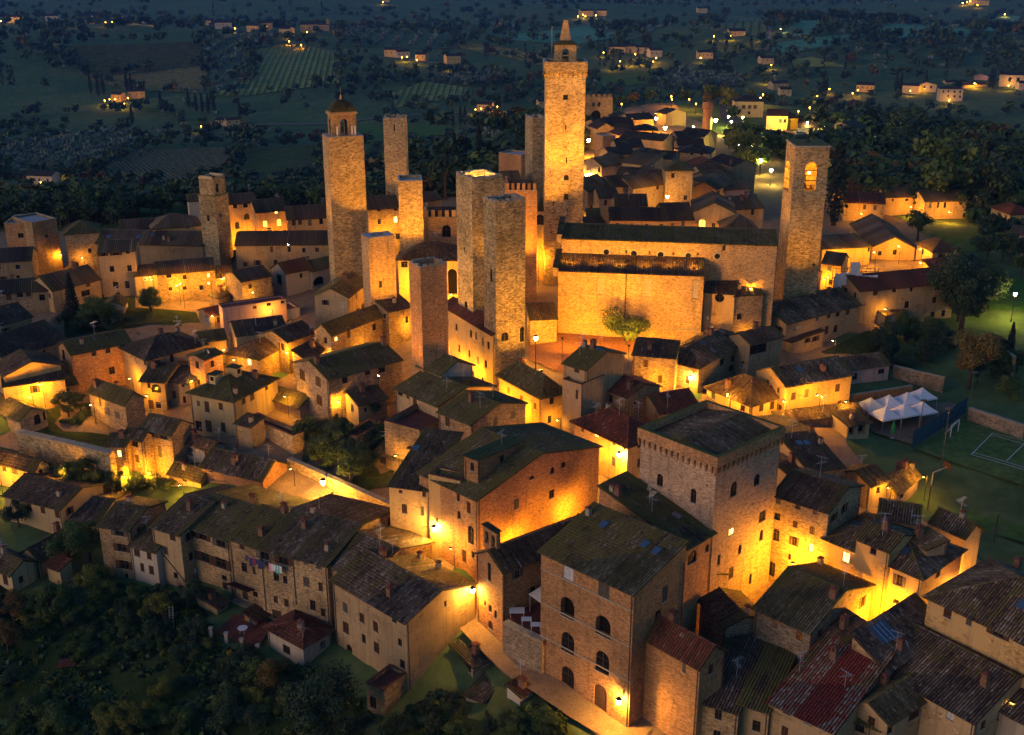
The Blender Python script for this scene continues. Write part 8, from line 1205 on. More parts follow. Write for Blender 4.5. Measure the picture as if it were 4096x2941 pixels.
for n,m,p,x in FIELDS:
    D=math.hypot(*p[0]); sheet(n,p,m,.25 if D<900 else .7,18 if D<900 else 40)
    if x and x[0]=='v':
        a,b=p[x[1]%len(p)],p[(x[1]+1)%len(p)]; vine_rows('vine_rows',p,math.atan2(b[1]-a[1],b[0]-a[0]),x[2],{'vineyard_field':'vine rows of the broad hillside vineyard','autumn_field':'thin vine rows below the hillside vineyard','yellow_vineyard_field':'yellowing vine rows on the hill left of the road','near_vineyard_field':'bare vine rows in the field just behind the town','green_terrace_field':'low rows in the green field behind the domed tower','hill_field':'vine rows on the knoll left of the great tower','slope_field':'vine rows on the long yellow slope','far_vineyard_field':'vine rows of the far right vineyard','brown_strip_field':'vine rows of the far brown strip'}.get(n,'vine rows'),'leaf_vine' if 'green' not in n else 'leaf_grass',1.4 if D<900 else 2.0)
    if x and x[0]=='o':
        xs=[q[0] for q in p]; ys=[q[1] for q in p]; step=math.sqrt((max(xs)-min(xs))*(max(ys)-min(ys))/(x[1]*2.2)); step=min(max(step,7),22)
        for yy in np.arange(min(ys),max(ys),step):
            for xx in np.arange(min(xs),max(xs),step):
                q=(xx+random.uniform(-1.2,1.2),yy+random.uniform(-1.2,1.2))
                if _ins(q,p): OLIVES.append(q)
# ================================================================ houses
for i,h in enumerate(HOUSES):
    h=list(h); h[13]=[(q[0],)+tuple(float(v) for v in q[1:5])+(q[5],) for q in (s.split() for s in h[13].split('|') if s)]
    o=house(i,*h)
    if h[0]=='rear_town_house': o['group']='packed houses of the rear town'
# ---- towers
def tw(n): 
    t=list(TOWERS[n]); t[9]=[(q[0],)+tuple(float(v) for v in q[1:5])+(q[5],) for q in (s.split() for s in t[9].split('|') if s)]; return t
def mk_tower(i,n,**k):
    l,x,y,ang,la,lb,z0,ze,wall,W=tw(n); return tower(i,n,l,x,y,ang,la,lb,z0,ze,wall,W,**k)
for i,n in enumerate(('rear_twin_tower','near_twin_tower','slim_brick_tower','far_brown_tower','slim_dark_tower')): mk_tower(i,n,nh=34 if 'twin' in n or 'slim_b' in n else 12,rim=.9 if 'twin' in n else .5,floorz=2.2 if 'twin' in n else 1.2)
mk_tower(11,'pale_top_tower',rim=1.2,floorz=.5,nh=10); mk_tower(12,'plain_amber_tower',rim=.4,floorz=.5,nh=8); mk_tower(13,'ruined_tower',nh=14,hollow=False)
def frame_of(n):
    r,la,lb,E=TW[n]; return r,la,lb,E
# twin tower lamps
r,la,lb,E=frame_of('rear_twin_tower')
for k,(u,v) in enumerate(((.38,.30),(.66,.30))):
    ca,sa=math.cos(r.rotation_euler.z),math.sin(r.rotation_euler.z); x=r.location.x+ca*lb*u-sa*la*v; y=r.location.y+sa*lb*u+ca*la*v
    lantern(x,y,r.location.z+E-.7,260,('left' if k==0 else 'right')+' one of two lamps in the open top of the taller twin tower','post',size=.26,h=1.5)
# ruined tower head
r,la,lb,E=frame_of('ruined_tower')
mb=MB(); mb.box(-.12,-.12,E,lb+.12,la+.12,E+.25); mb.build('cornice',['tg'],r)
mb=MB()
for f,ln in (('A',la-.5),('B',lb-.5),('C',lb-.5),('D',la-.5)): wall_face(mb,f,ln,3.6,[(.8,.8,.6,1.9,'w')] if f=='B' else [],la-.5,lb-.5)
o=mb.build('upper_stage',['tg','interior_shade'],r); o.location=(.25,.25,E+.25)
for k in range(4): 
    mb=MB(); q=((0,0,lb-.5,.35),(lb-.85,.35,lb-.5,la-.5),(0,la-.85,lb-.85,la-.5),(0,.35,.35,la-.85))[k]; mb.box(q[0],q[1],3.6,q[2],q[3],3.6+.35+.25*(k%2)); mb.build('broken_parapet',['tg'],o)
mb=MB(); mb.box(.35,.35,2.9,lb-.85,la-.85,3.0); mb.build('tower_floor',['slab'],o)
# great tower: corbelled crown, belfry and spire
r=mk_tower(20,'great_tower',nh=40,hollow=False); _,la,lb,E=frame_of('great_tower')
def crown(root,la,lb,E,out,hc,hp,step,wall,names=('corbel','parapet'),thick=.6,trim='stone_trim'):
    """corbel table with small arches carrying an overhanging parapet"""
    for f,ln in (('A',la),('B',lb),('C',lb),('D',la)):
        Pf={'B':lambda u,i,z:(u,i,z),'A':lambda u,i,z:(i,u,z),'C':lambda u,i,z:(u,la-i,z),'D':lambda u,i,z:(lb-i,u,z)}[f]
        k=max(3,int(round((ln+2*out)/step))); st=(ln+2*out)/k; ww=st*.30
        for q in range(k+1):
            u=-out+q*st; u=min(max(u,-out+ww/2),ln+out-ww/2)
            mb=MB(); a=[(u-ww/2,-.002,E-hc),(u+ww/2,-.002,E-hc),(u+ww/2,-out,E-hc*.35),(u-ww/2,-out,E-hc*.35),(u-ww/2,-out,E+.0),(u+ww/2,-out,E+.0),(u-ww/2,-.002,E+.0),(u+ww/2,-.002,E+.0)]
            p=[Pf(*t) for t in a]
            for fc in ((0,1,2,3),(3,2,5,4),(1,7,5,2),(0,3,4,6)): mb.quad(*[p[t] for t in fc],0,[(0,0),(.3,0),(.3,.3),(0,.3)])
            mb.build(names[0],[wall],root)
        mb=MB()
        for q in range(k):
            u0=-out+q*st+ww*.5; u1=u0+st-ww; m=(u0+u1)/2; rr=(u1-u0)/2; n=6
            for sx in(-1,1):
                pts=[(m+sx*rr,E+.0)]+[(m+sx*rr*math.cos(t*math.pi/2/n),E-rr*1.1+rr*1.1*math.sin(t*math.pi/2/n)) for t in range(n,-1,-1)]
                mb.poly([Pf(a_,-out+.003,b_) for a_,b_ in pts],0,[(a_,b_) for a_,b_ in pts])
        mb.build('arch_band',[wall],root)
    mb=MB(); t=thick; o=out; O0=(-o,-o);
    A=[(-o,-o),(lb+o,-o),(lb+o,la+o),(-o,la+o)]; I=[(-o+t,-o+t),(lb+o-t,-o+t),(lb+o-t,la+o-t),(-o+t,la+o-t)]
    for q in range(4):
        a,b,c,d=A[q],A[(q+1)%4],I[(q+1)%4],I[q]; L=math.dist(a,b)
        mb.quad((*a,E),(*b,E),(*b,E+hp),(*a,E+hp),0,[(q*20,0),(q*20+L,0),(q*20+L,hp),(q*20,hp)]); mb.quad((*d,E+hp),(*c,E+hp),(*c,E-.1),(*d,E-.1),0,[(0,hp),(L,hp),(L,0),(0,0)])
        mb.quad((*b,E),(*a,E),(min(max(a[0],0),lb),min(max(a[1],0),la),E),(min(max(b[0],0),lb),min(max(b[1],0),la),E),0,[(0,0),(L,0),(L,.4),(0,.4)])
        mb.quad((*a,E+hp),(*b,E+hp),(*c,E+hp),(*d,E+hp),1)
    mb.build(names[1],[wall,trim],root)
crown(r,la,lb,E-1.2,.35,1.3,1.9,.95,'tw',trim='slab')
mb=MB(); mb.box(0,0,E-1.1,lb,la,E-1.0); mb.build('tower_floor',['slab'],r)
bx,by,bw=lb/2-2.2,la/2-2.0,4.4
mb=MB(); hh=4.9
for f,ln in (('A',4.0),('B',bw),('C',bw),('D',4.0)): wall_face(mb,f,ln,hh,[(ln/2-.68,1.36,.0+.02,4.1,'o')],4.0,bw)
c=mb.build('bell_cell',['tb','interior_shade'],r); c.location=(bx,by,E-1.0)
for f,ln in (('A',4.0),('B',bw),('C',bw),('D',4.0)):
    mb=MB(); mb.box(0,.1,0,1.36,.3,.28); mb.build('tie_beam',['stone_trim'],c).location={'B':(ln/2-.68,0,2.6),'A':(0,0,2.6),'C':(ln/2-.68,3.6,2.6),'D':(bw-.4,0,2.6)}[f] if f in 'BC' else (0.02,0.3,-.5)
mb=MB(); mb.lathe((bw/2,2.0,2.1),[(.75,0),(.7,.15),(.5,.6),(.38,1.0),(0,1.15)],12); mb.build('bell',['bronze'],c)
mb=MB(); e=.25; z1=hh+.75
B=[(-e,-e,hh),(bw+e,-e,hh),(bw+e,4+e,hh),(-e,4+e,hh)]; T=[(1.05,.95,z1),(bw-1.05,.95,z1),(bw-1.05,3.05,z1),(1.05,3.05,z1)]
for q in range(4): mb.quad(B[q],B[(q+1)%4],T[(q+1)%4],T[q],0)
mb.quad(*B[::-1],0); mb.build('cell_roof',['rm'],c)
tiles([(Vector(B[0]),Vector((1,0,0)),(Vector((0,1.2,.75))).normalized(),bw+2*e,lambda q,L=bw+.5:min(q,L-q,1.3)*1.1)],'rm',c,r,2,False,9)
mb=MB(); S0=[(1.05,.95,z1-.05),(bw-1.05,.95,z1-.05),(bw-1.05,3.05,z1-.05),(1.05,3.05,z1-.05)]; S1=[(bw/2-.42,2-.42,z1+3.9),(bw/2+.42,2-.42,z1+3.9),(bw/2+.42,2+.42,z1+3.9),(bw/2-.42,2+.42,z1+3.9)]
for q in range(4): mb.quad(S0[q],S0[(q+1)%4],S1[(q+1)%4],S1[q],0,[(0,0),(2,0),(1.4,4),(.6,4)])
mb.quad(*S1,0,[(0,0),(1,0),(1,1),(0,1)]); mb.build('spire',['tb'],c)
mb=MB(); mb.tube((-.6,.6,3.0),(-.6,.6,8.6),.035,5); mb.build('lightning_rod',['steel'],c)
# domed tower lantern
r=mk_tower(21,'domed_tower',nh=22,rim=2.2,floorz=.06); _,la,lb,E=frame_of('domed_tower')
lw,ll=5.1,3.5; ox,oy=(lb-lw)/2,(la-ll)/2; mb=MB()
for f,ln in (('A',ll),('B',lw),('C',lw),('D',ll)): wall_face(mb,f,ln,4.2,[(ln/2-.75,1.5,.05,3.3,'o')],ll,lw)
c=mb.build('lantern_storey',['tb','interior_shade'],r); c.location=(ox,oy,E+.06)
mb=MB(); mb.box(-.3,-.3,4.2,lw+.3,ll+.3,4.55); mb.box(-.15,-.15,4.55,lw+.15,ll+.15,4.75); mb.build('lantern_cornice',['tb'],c)
mb=MB(); n=7
def sq(t):
    k=math.cos(t*math.pi/2)*.92+.04; z=4.75+2.3*math.sin(t*math.pi/2); return [(lw/2+sx*lw/2*k,ll/2+sy*ll/2*k,z) for sx,sy in((-1,-1),(1,-1),(1,1),(-1,1))]
for q in range(n):
    a,b=sq(q/n),sq((q+1)/n)
    for k in range(4): mb.quad(a[k],a[(k+1)%4],b[(k+1)%4],b[k])
mb.build('dome',['rm'],c)
mb=MB(); mb.lathe((lw/2,ll/2,6.95),[(.3,0),(.18,.5),(.24,.65),(.05,1.1)],8); mb.tube((lw/2,ll/2,8),(lw/2,ll/2,9.6),.03,5); mb.build('finial',['tb'],c)
for k,(x_,y_) in enumerate(((.9,-.55),(4.0,-.55),(4.6,-.55))):
    mb=MB(); mb.box(x_-.14,y_-.08,.3,x_+.14,y_+.08,1.9); mb.tube((x_,y_,0),(x_,y_,.35),.06,5); mb.build('aerial_panel',['plastic_white'],c)
# bell tower
r=mk_tower(22,'bell_tower',nh=26,hollow=False); _,la,lb,E=frame_of('bell_tower')
mb=MB(); mb.box(-.15,-.15,E,lb+.15,la+.15,E+.22); mb.build('roof_slab',['slab'],r); mb=MB(); mb.box(.1,.1,E+.22,lb-.1,la-.1,E+.34); mb.build('roof_moss',['moss'],r)
mb=MB(); mb.tube((lb/2,la/2,E+.2),(lb/2,la/2,E+7),.09,6,0,.05); mb.lathe((lb/2,la/2,E+.2),[(.9,0),(.5,.25),(.15,.6)],8); mb.build('weather_mast',['iron'],r)
zb=28.6
mb=MB(); mb.box(.3,.3,zb-.3,lb-.3,la-.3,zb); mb.build('belfry_floor',['wood'],r)
for k,(u,v,zz,s) in enumerate(((.42,.22,1.6,.75),(.62,.28,1.2,.6),(.40,.25,3.4,.5),(.5,.6,2.4,.9))):
    mb=MB(); x_,y_=lb*u,la*v; mb.lathe((x_,y_,zb+zz),[(s*.7,-.6*s),(s*.62,-.45*s),(s*.45,.1*s),(s*.34,.45*s),(0,.6*s)],10); mb.box(x_-1.2,y_-.06,zb+zz+.55*s,x_+1.2,y_+.06,zb+zz+.75*s); mb.build('bell',['bronze'],r)
lo=pointlight(r,(lb*.5,la*.5,zb+4.4),700,SODIUM,.15); mb=MB(); mb.lathe((lb*.55,la*.3,zb+3.9),[(0,-.2),(.16,-.1),(.16,.15),(0,.2)],8); mb.build('belfry_lamp',['bulb_small'],r); pointlight(r,(lb*.3,la*.35,zb+.7),300,SODIUM,.15)
# square keep
r=mk_tower(23,'square_keep',nh=16,hollow=False); _,la,lb,E=frame_of('square_keep')
crown(r,la,lb,E-1.25,.32,1.15,1.25,.86,'br',('corbel','parapet'),.55,'moss')
iz=E-1.0; pl,al=roof_planes('gx',1.15,la-.6,lb-.6,iz,0,0); pl=[(o+Vector((.3,.3,0)),e,s,L,T) for o,e,s,L,T in pl]
ro=slab(pl).build('roof',['rg'],r); tiles(pl,'rg',ro,r,2,False,77)
# small square tower as a roofed tower
l,x,y,ang,la,lb,z0,ze,wall,W=tw('small_square_tower'); house(400,'small_square_tower',l,x,y,ang,la,lb,z0,ze,'hip',1.7,wall,'rm',[],[])['category']='tower'
hr=HOUSE['small_square_tower']
for f in (0,1):
    for k in range(30):
        mb=MB(); wq=.45 if k%2 else .3; z=ze-z0-.25-k*.36; x0=0 if f==0 else lb-wq; mb.box(x0-.03,-.06,z-.15,x0+wq+.03,-.004,z+.15); mb.build('quoin',['stone_trim'],hr)
# ================================================================ church
cx,cy,ca_,cl,cz=CHURCH; g0=gz(cx,cy)-1.5
ch=empty('collegiate_church',(cx,cy,g0),ca_); tag(ch,'long church with a plain amber-lit flank, two tiers of roof and round windows','church')
AE=cz-g0; AD=6.5; mb=MB()
wall_face(mb,'B',cl,AE,[(u,w_,z-g0,h,'a') for (u,w_,z,h,t) in CHWIN],AD,cl); wall_face(mb,'A',AD,AE,[],AD,cl); wall_face(mb,'D',AD,AE,[],AD,cl)
mb.poly([(0,0,AE),(0,AD,AE+1.5),(0,AD,AE)],0,[(0,AE),(6,AE+1.5),(6,AE)]); mb.poly([(cl,0,AE),(cl,AD,AE),(cl,AD,AE+1.5)],0,[(0,AE),(6,AE),(6,AE+1.5)])
mb.build('aisle_wall',['tb'],ch)
for (u,w_,z,h,t) in CHWIN:
    mb=MB(); mb.quad((0,.16,0),(w_,.16,0),(w_,.16,h),(0,.16,h),0); mb.build('walled_up_window',['sill'],ch).location=(u,0,z-g0)
mb=MB(); mb.tube((cl*.47,-.12,AE-.3),(cl*.47,-.12,1.2),.09,6); mb.build('drainpipe',['gutter'],ch)
mb=MB(); mb.box(0,-.14,3.2,cl,-.004,3.5); mb.build('plinth_course',['stone_trim'],ch)
pl,_=roof_planes('sy+',1.5,AD,cl,AE,.5,.0); ro=slab(pl).build('aisle_roof',['rd'],ch); tiles(pl,'rd',ro,ch,2,False,501)
NE=16.4-g0; ND=12.0; mb=MB()
slots=[(u,w_,z-g0,h,'w') for (u,w_,z,h,t) in NAVE_SLOTS if z-g0+h<NE-.1 and u+w_<cl+6]; ocu=[(u,w_,z-g0,h,'r') for (u,w_,z,h,t) in OCULI if z-g0+h<NE-.05]
NL=cl+13.0
wall_face(mb,'B',NL,NE,ocu+[s for s in slots if not any(s[0]<q[0]+q[1]+.1 and s[0]+s[1]+.1>q[0] for q in ocu)],ND,NL); wall_face(mb,'A',ND,NE,[],ND,NL); wall_face(mb,'C',NL,NE,[],ND,NL); wall_face(mb,'D',ND,NE,[],ND,NL)
for f in(0,NL): mb.poly([(f,0,NE),(f,ND,NE),(f,ND/2,NE+1.3)],0,[(0,0),(12,0),(6,2)])
o=mb.build('nave_wall',['tb'],ch); o.location=(0,AD,0)
for (u,w_,z,h,t) in ocu:
    mb=MB(); R=w_/2; c_=(u+R,z+R)
    for k in range(20):
        a,b=k*math.pi/10,(k+1)*math.pi/10; P=lambda rr,t,y_:(c_[0]+rr*math.cos(t),y_,c_[1]+rr*math.sin(t))
        mb.quad(P(R*1.0,a,-.1),P(R*1.0,b,-.1),P(R*1.45,b,-.1),P(R*1.45,a,-.1)); mb.quad(P(R*1.45,b,-.1),P(R*1.45,b,.0),P(R*1.45,a,.0),P(R*1.45,a,-.1)); mb.quad(P(R,a,-.1),P(R,b,-.1),P(R,b,.15),P(R,a,.15),0)
        mb.poly([(c_[0],.15,c_[1]),P(R,a,.15),P(R,b,.15)],1)
    mb.build('round_window',['sill','glass'],o)
pl,_=roof_planes('gx',1.3,ND,NL,NE,.5,.15); ro=slab(pl).build('nave_roof',['rm'],ch); ro.location=(0,AD,0); tiles(pl,'rm',ro,ch,2,False,502); ridge('gx',1.3,ND,NL,NE,'rm',ro,5)
for (y0,y1,z0_,z1) in ((-.3,AD,AE-1.2,AE+2.2),(AD,AD+6,NE-1,NE+2.6)):
    mb=MB(); mb.poly([(-.9,y0,z0_+1.6),(-.9,y1,z1),(-.9,y1,z0_),(-.9,y0,z0_)],0,[(0,0),(6,2),(6,0),(0,0)]); mb.poly([(0,y0,z0_),(0,y1,z0_),(0,y1,z1),(0,y0,z0_+1.6)],0,[(0,0),(6,0),(6,2),(0,1)]); mb.quad((-.9,y0,z0_),(0,y0,z0_),(0,y0,z0_+1.6),(-.9,y0,z0_+1.6),0,[(0,0),(1,0),(1,1),(0,1)]); mb.quad((-1,y0,z0_+1.62),(.1,y0,z0_+1.62),(.1,y1,z1+.05),(-1,y1,z1+.05),1); mb.build('facade_parapet',['tb','rm'],ch)
for k in range(6):
    u=cl*(.08+.17*k); wx=cx+math.cos(ca_)*u-math.sin(ca_)*.8; wy=cy+math.sin(ca_)*u+math.cos(ca_)*.8
    floodlight(wx,wy,cz+1.0,(wx-math.sin(ca_)*5.5,wy+math.cos(ca_)*5.5,cz+3.6),420,'small floodlight on the church aisle roof lighting the nave wall',SODIUM,130,'floodlights on the aisle roof')
# ================================================================ crenellated palaces
def crenellated(name,label,d,depth,mer,wall,W,arc):
    x,y,ang,L,zt,z0=d; root=empty(name,(x,y,z0),ang); tag(root,label,'palace'); E=zt-z0; mb=MB()
    for f,ln in (('A',depth),('B',L),('C',L),('D',depth)): wall_face(mb,f,ln,E,[(u,w_,z-z0,h,t) for (u,w_,z,h,t) in W] if f=='B' else [],depth,L)
    mb.build('wall',[wall],root)
    for (u,w_,z,h,t) in W: place_window(root,'B',u,z-z0,w_,h,t,depth,L,True)
    k=mer; st=L/k
    for q in range(k): mb=MB(); mb.box(q*st+st*.22,0,E,q*st+st*.78,.5,E+1.2); mb.box(q*st+st*.19,-.04,E+1.2,q*st+st*.81,.54,E+1.3); mb.build('merlon',[wall],root)
    for q in range(int(depth//1.6)): mb=MB(); mb.box(0,q*1.6+.6,E,.5,q*1.6+1.5,E+1.2); mb.build('merlon',[wall],root)
    mb=MB(); mb.box(-.05,-.1,E-.16,L+.05,-.003,E-.02); mb.build('string_course',['stone_trim'],root)
    if arc:
        n=int(L/.9); st=L/n
        for q in range(n):
            mb=MB(); m=q*st+st/2; rr=st*.42
            for t in range(8):
                a,b=t*math.pi/8,(t+1)*math.pi/8; P=lambda r_,th:(m+r_*math.cos(th),-.08,E-2.4+r_*1.15*math.sin(th)); mb.quad(P(rr,b),P(rr,a),P(rr*.72,a),P(rr*.72,b))
            mb.box(m-rr,-.08,E-3.1,m-rr*.72,-.004,E-2.4); mb.build('blind_arch',['sill'],root)
    pl,_=roof_planes('gx',1.2,depth-1.4,L-1.2,E-.1,0,0); pl=[(o+Vector((.6,.7,0)),e,s,Ln,T) for o,e,s,Ln,T in pl]; ro=slab(pl).build('roof',['rd'],root); tiles(pl,'rd',ro,root,1,False,len(name)); return root
crenellated('town_hall','orange brick palace with square merlons and a row of pointed arches',TOWNHALL,9,6,'br',[],True)
crenellated('crenellated_palace','stone palace with dark-gapped merlons and one big arched window',CRENEL,9,5,'tb',CRENWIN,False)
# ================================================================ loose walls
def wall_thing(name,label,x,y,ang,L,zt,z0,t,mat):
    root=empty(name,(x,y,z0),ang); tag(root,label,'wall'); E=zt-z0; mb=MB(); rr=random.Random(int(L*10))
    hs=[(round(rr.uniform(1,L-1),2),.22,round(rr.uniform(E*.4,E-.8),2),.24,'h') for _ in range(int(L/2.5))]; hh=[]
    for h in hs:
        if not any(abs(h[0]-q[0])<.5 for q in hh): hh.append(h)
    for f,ln in (('A',t),('B',L),('C',L),('D',t)): wall_face(mb,f,ln,E,hh if f=='B' else [],t,L)
    mb.build('masonry',[mat,'interior_shade'],root)
    k=int(L/.8)
    mb=MB()
    for q in range(k): a=L*q/k; b=L*(q+1)/k-.02; mb.box(a,-.06,E+.001,b,t+.06,E+.09+rr.uniform(0,.06))
    mb.build('coping',['stone_trim'],root)['kind']='stuff'
for wl in WALLS: wall_thing(*wl)
# door in the retaining wall, bell gable on the chapel
r=HOUSE['chapel_hall']; h=[q for q in HOUSES if q[0]=='chapel_hall'][0]; E=h[8]-h[7]; la,lb=h[5],h[6]
mb=MB(); wall_face(mb,'A',2.7,3.0,[(.35,.72,.7,1.7,'o'),(1.62,.72,.7,1.7,'o')],2.7,.5); wall_face(mb,'B',.5,3.0,[],2.7,.5); wall_face(mb,'C',.5,3.0,[],2.7,.5); wall_face(mb,'D',2.7,3.0,[],2.7,.5)
bg_=mb.build('bell_gable',['br','interior_shade'],r); bg_.location=(.9,la*.45,E+.6)
mb=MB(); 
for q in range(9): mb.box(-.2,q*.33-.15,3.0,.7,q*.33+.15,3.12+.02*(q%2))
mb.build('gable_cap',['rm'],bg_)
for k in(0,1): mb=MB(); mb.lathe((-.05,.71+k*1.27,1.45),[(.26,0),(.2,.2),(.12,.45),(0,.5)],9); mb.build('bell',['bronze'],bg_)
# ================================================================ rear gate and gate tower
x,y,z=PT['gatehouse']; root=empty('town_gate',(x-6,y,z-1),0.05); tag(root,'amber-lit stone town gate with a tall dark arch at the street end','gate'); mb=MB()
for f,ln in (('A',6),('B',14),('C',14),('D',6)): wall_face(mb,f,ln,13,[(5.0,4.0,1.0,6.5,'o'),(5.2,1.2,9.2,1.8,'o'),(7.6,1.2,9.2,1.8,'o')] if f=='B' else [],6,14)
mb.build('wall',['st'],root); place_window(root,'B',5.0,1.0,4.0,6.5,'o',6,14,True)
for q in range(6): mb=MB(); mb.box(.4+q*2.35,0,13,1.7+q*2.35,.6,14.3); mb.build('merlon',['st'],root)
x,y,z=PT['gatetower']; root=empty('round_gate_tower',(x,y,z-1)); tag(root,'slim round brick gate tower glowing orange by the road lamp','tower'); mb=MB(); mb.lathe((0,0,0),[(2.1,0),(1.9,10),(1.9,11),(2.35,12),(2.35,14),(2.0,14),(2.0,13),(0,13)],20); mb.build('shaft',['brickflat'],root)
for q in range(12): a=q*.5236; mb=MB(); mb.obox((2.1*math.cos(a),2.1*math.sin(a),11.6),(.3*math.cos(a),.3*math.sin(a),0),(-.15*math.sin(a),.15*math.cos(a),0),(0,0,.5)); mb.build('corbel',['brickflat'],root)
lantern(x-7,y-9,z+4,1500,'lamp at the foot of the round gate tower','post',size=.3,h=4)
# ================================================================ lamps
PALE=(1.0,.74,.10); COLS={'SODIUM':SODIUM,'PALE':PALE,'WARM':WARM}
for (x,y,z,pw,lab,style,size,bulb,col,grp,h,wl) in LAMPS: lantern(x,y,z,pw*.6,lab,style,COLS[col],bulb,size,grp,h or 4.5,wl)
for (x,y,z,pw,h) in LANE_AND_FILL_LAMPS: lane_or_fill_lamp(x,y,z,pw*.85,h or 4)
for (x,y,z,a_) in SQLAMPS: floodlight(x,y,z,(x-math.sin(a_)*13,y+math.cos(a_)*13,z+1.5),2300,'floodlight on the church square throwing amber light on the church flank',SODIUM,125,'floodlights on the church square')
def flood(n,face,frac,outd,zz,tz,pw,ang=60,col=SODIUM):
    r,la,lb,E=TW[n]; c,s=math.cos(r.rotation_euler.z),math.sin(r.rotation_euler.z)
    u,v=(lb*frac,-outd) if face=='B' else (-outd,la*frac); t=(lb*frac,0) if face=='B' else (0,la*frac)
    W=lambda p:(r.location.x+c*p[0]-s*p[1],r.location.y+s*p[0]+c*p[1])
    p=W(u and (u,v) or (u,v)); q=W(t); floodlight(p[0],p[1],zz,(q[0],q[1],tz),pw,'small floodlight throwing amber light up a stone tower',col,ang)
flood('great_tower','B',.5,16,18.5,36,9000,70); flood('great_tower','B',.2,10,18.5,24,2000,90)
flood('domed_tower','B',.8,9,12,24,2200,70); flood('domed_tower','A',.5,9,9,24,900,80)
flood('bell_tower','A',.5,10,14,26,1000,80); flood('bell_tower','B',.5,8,11.5,14,600,90)
flood('rear_twin_tower','A',.5,9,4,20,1900,85); flood('near_twin_tower','A',.5,8,4,16,900,90); flood('near_twin_tower','B',.6,9,4,12,2600,85); flood('near_twin_tower','B',.6,9,4,24,1700,60); flood('rear_twin_tower','B',.8,6,14,26,1100,80)
flood('plain_amber_tower','B',.5,9,12,19,2400,80); flood('pale_top_tower','B',.6,8,6,12,1700,90); flood('slim_brick_tower','A',.5,7,4,12,700,90); flood('far_brown_tower','A',.5,9,4,18,700,80)
x,y,ang,L,zt,z0=TOWNHALL; floodlight(x+L*.5,y-6,9,(x+L*.5,y,15),2000,'floodlight on the orange brick palace',SODIUM,110,None)
x,y,ang,L,zt,z0=CRENEL; floodlight(x+L*.5,y-6,6,(x+L*.5,y,10),1500,'floodlight below the dark-gapped merlons',SODIUM,110,None)
# distant lights of farms
for k,(x,y,z,s) in enumerate(FARLAMPS):
    o=empty('farm_lamp',(x,y,z)); tag(o,'tiny amber lamp of a farm on the far slopes','lamp','lamps of farms on the far slopes'); mb=MB(); mb.lathe((0,0,0),[(0,-s),(s*.8,-s*.5),(s*.8,s*.5),(0,s)],6); mb.build('globe',['bulb_far'],o)
    mb=MB(); mb.tube((0,0,-s),(0,0,-5.5),.12,5); mb.build('post',['iron'],o); pointlight(o,(0,-s*1.5,-s*1.3),1800*s*s+500,SODIUM,.3)
# far farmhouses
FL=['white farm far out on the left ridge','long white barn with a rounded roof on the left ridge','cream farm beside the brightest light of the left ridge','cream farm between two lights on the left ridge','cream farm at the right end of the left ridge','small cottage at the hamlet edge above the grove','white house of the hilltop hamlet above the grove','cream house by the hilltop hamlet road','amber-lit house by the hilltop hamlet road','cream cottage where the hill road leaves the hamlet','stone monastery wing left of its small tower','stone monastery wing beside its small tower','amber-lit villa left of the cypress pair','amber-lit villa under the cypress pair','white farmhouse facing the town across the vineyard','stepped farmhouse beside the white one','white house near the string of lights at left','amber gable end on the valley road','white long house on the valley road','amber shed with red lights on the valley road','amber cottage farther along the valley road','low cream house in the valley below the grove','cream farm with lights high behind the spire','second cream farm high behind the spire','pinkish villa left of the lit garden','grey villa in the middle of the lit garden','cream villa right of the lit garden','white red-roofed villa at the lit garden end','cream house just left of the great tower','cream house at the meadow corner','cream farm under the dark cypresses','pale farm among the far strips','cream house above the tree belt','cream cottage in the tree belt','pale house at the far top right of the spire','cream farm in the cluster of lights at top right','second farm in the cluster of lights at top right','amber chapel beside the ridge wood','white house at the right edge below the ridge','amber house at the very top of the picture']
for (x,y,z,w_,d_,hh,ang,m,k) in FARH:
    o=empty('farmhouse',(x,y,z-2),ang); tag(o,FL[k],'farmhouse'); mb=MB(); n=max(2,int(w_/4)); hs=[(w_*(q+.5)/n-.5,1.0,2+hh*.5,1.3,'w') for q in range(n)]
    for f,ln in (('A',d_),('B',w_),('C',w_),('D',d_)): wall_face(mb,f,ln,hh+2,hs if f=='B' else [],d_,w_)
    for f in(0,w_): mb.poly([(f,0,hh+2),(f,d_,hh+2),(f,d_/2,hh+2+d_*.2)],0,[(0,0),(6,0),(3,2)])
    mb.build('wall',[m],o)
    for (u,a,b,c,t) in hs: place_window(o,'B',u,b,a,c,t,d_,w_,False)
    slab(roof_planes('gx',d_*.2,d_,w_,hh+2,.5,.4)[0],.2).build('roof',['rr' if k%3==0 else 'rd'],o)
    if k==11:
        mb=MB(); mb.box(w_*.8,1,0,w_*.8+5,6,hh*2.1); mb.build('bell_tower',['st'],o)
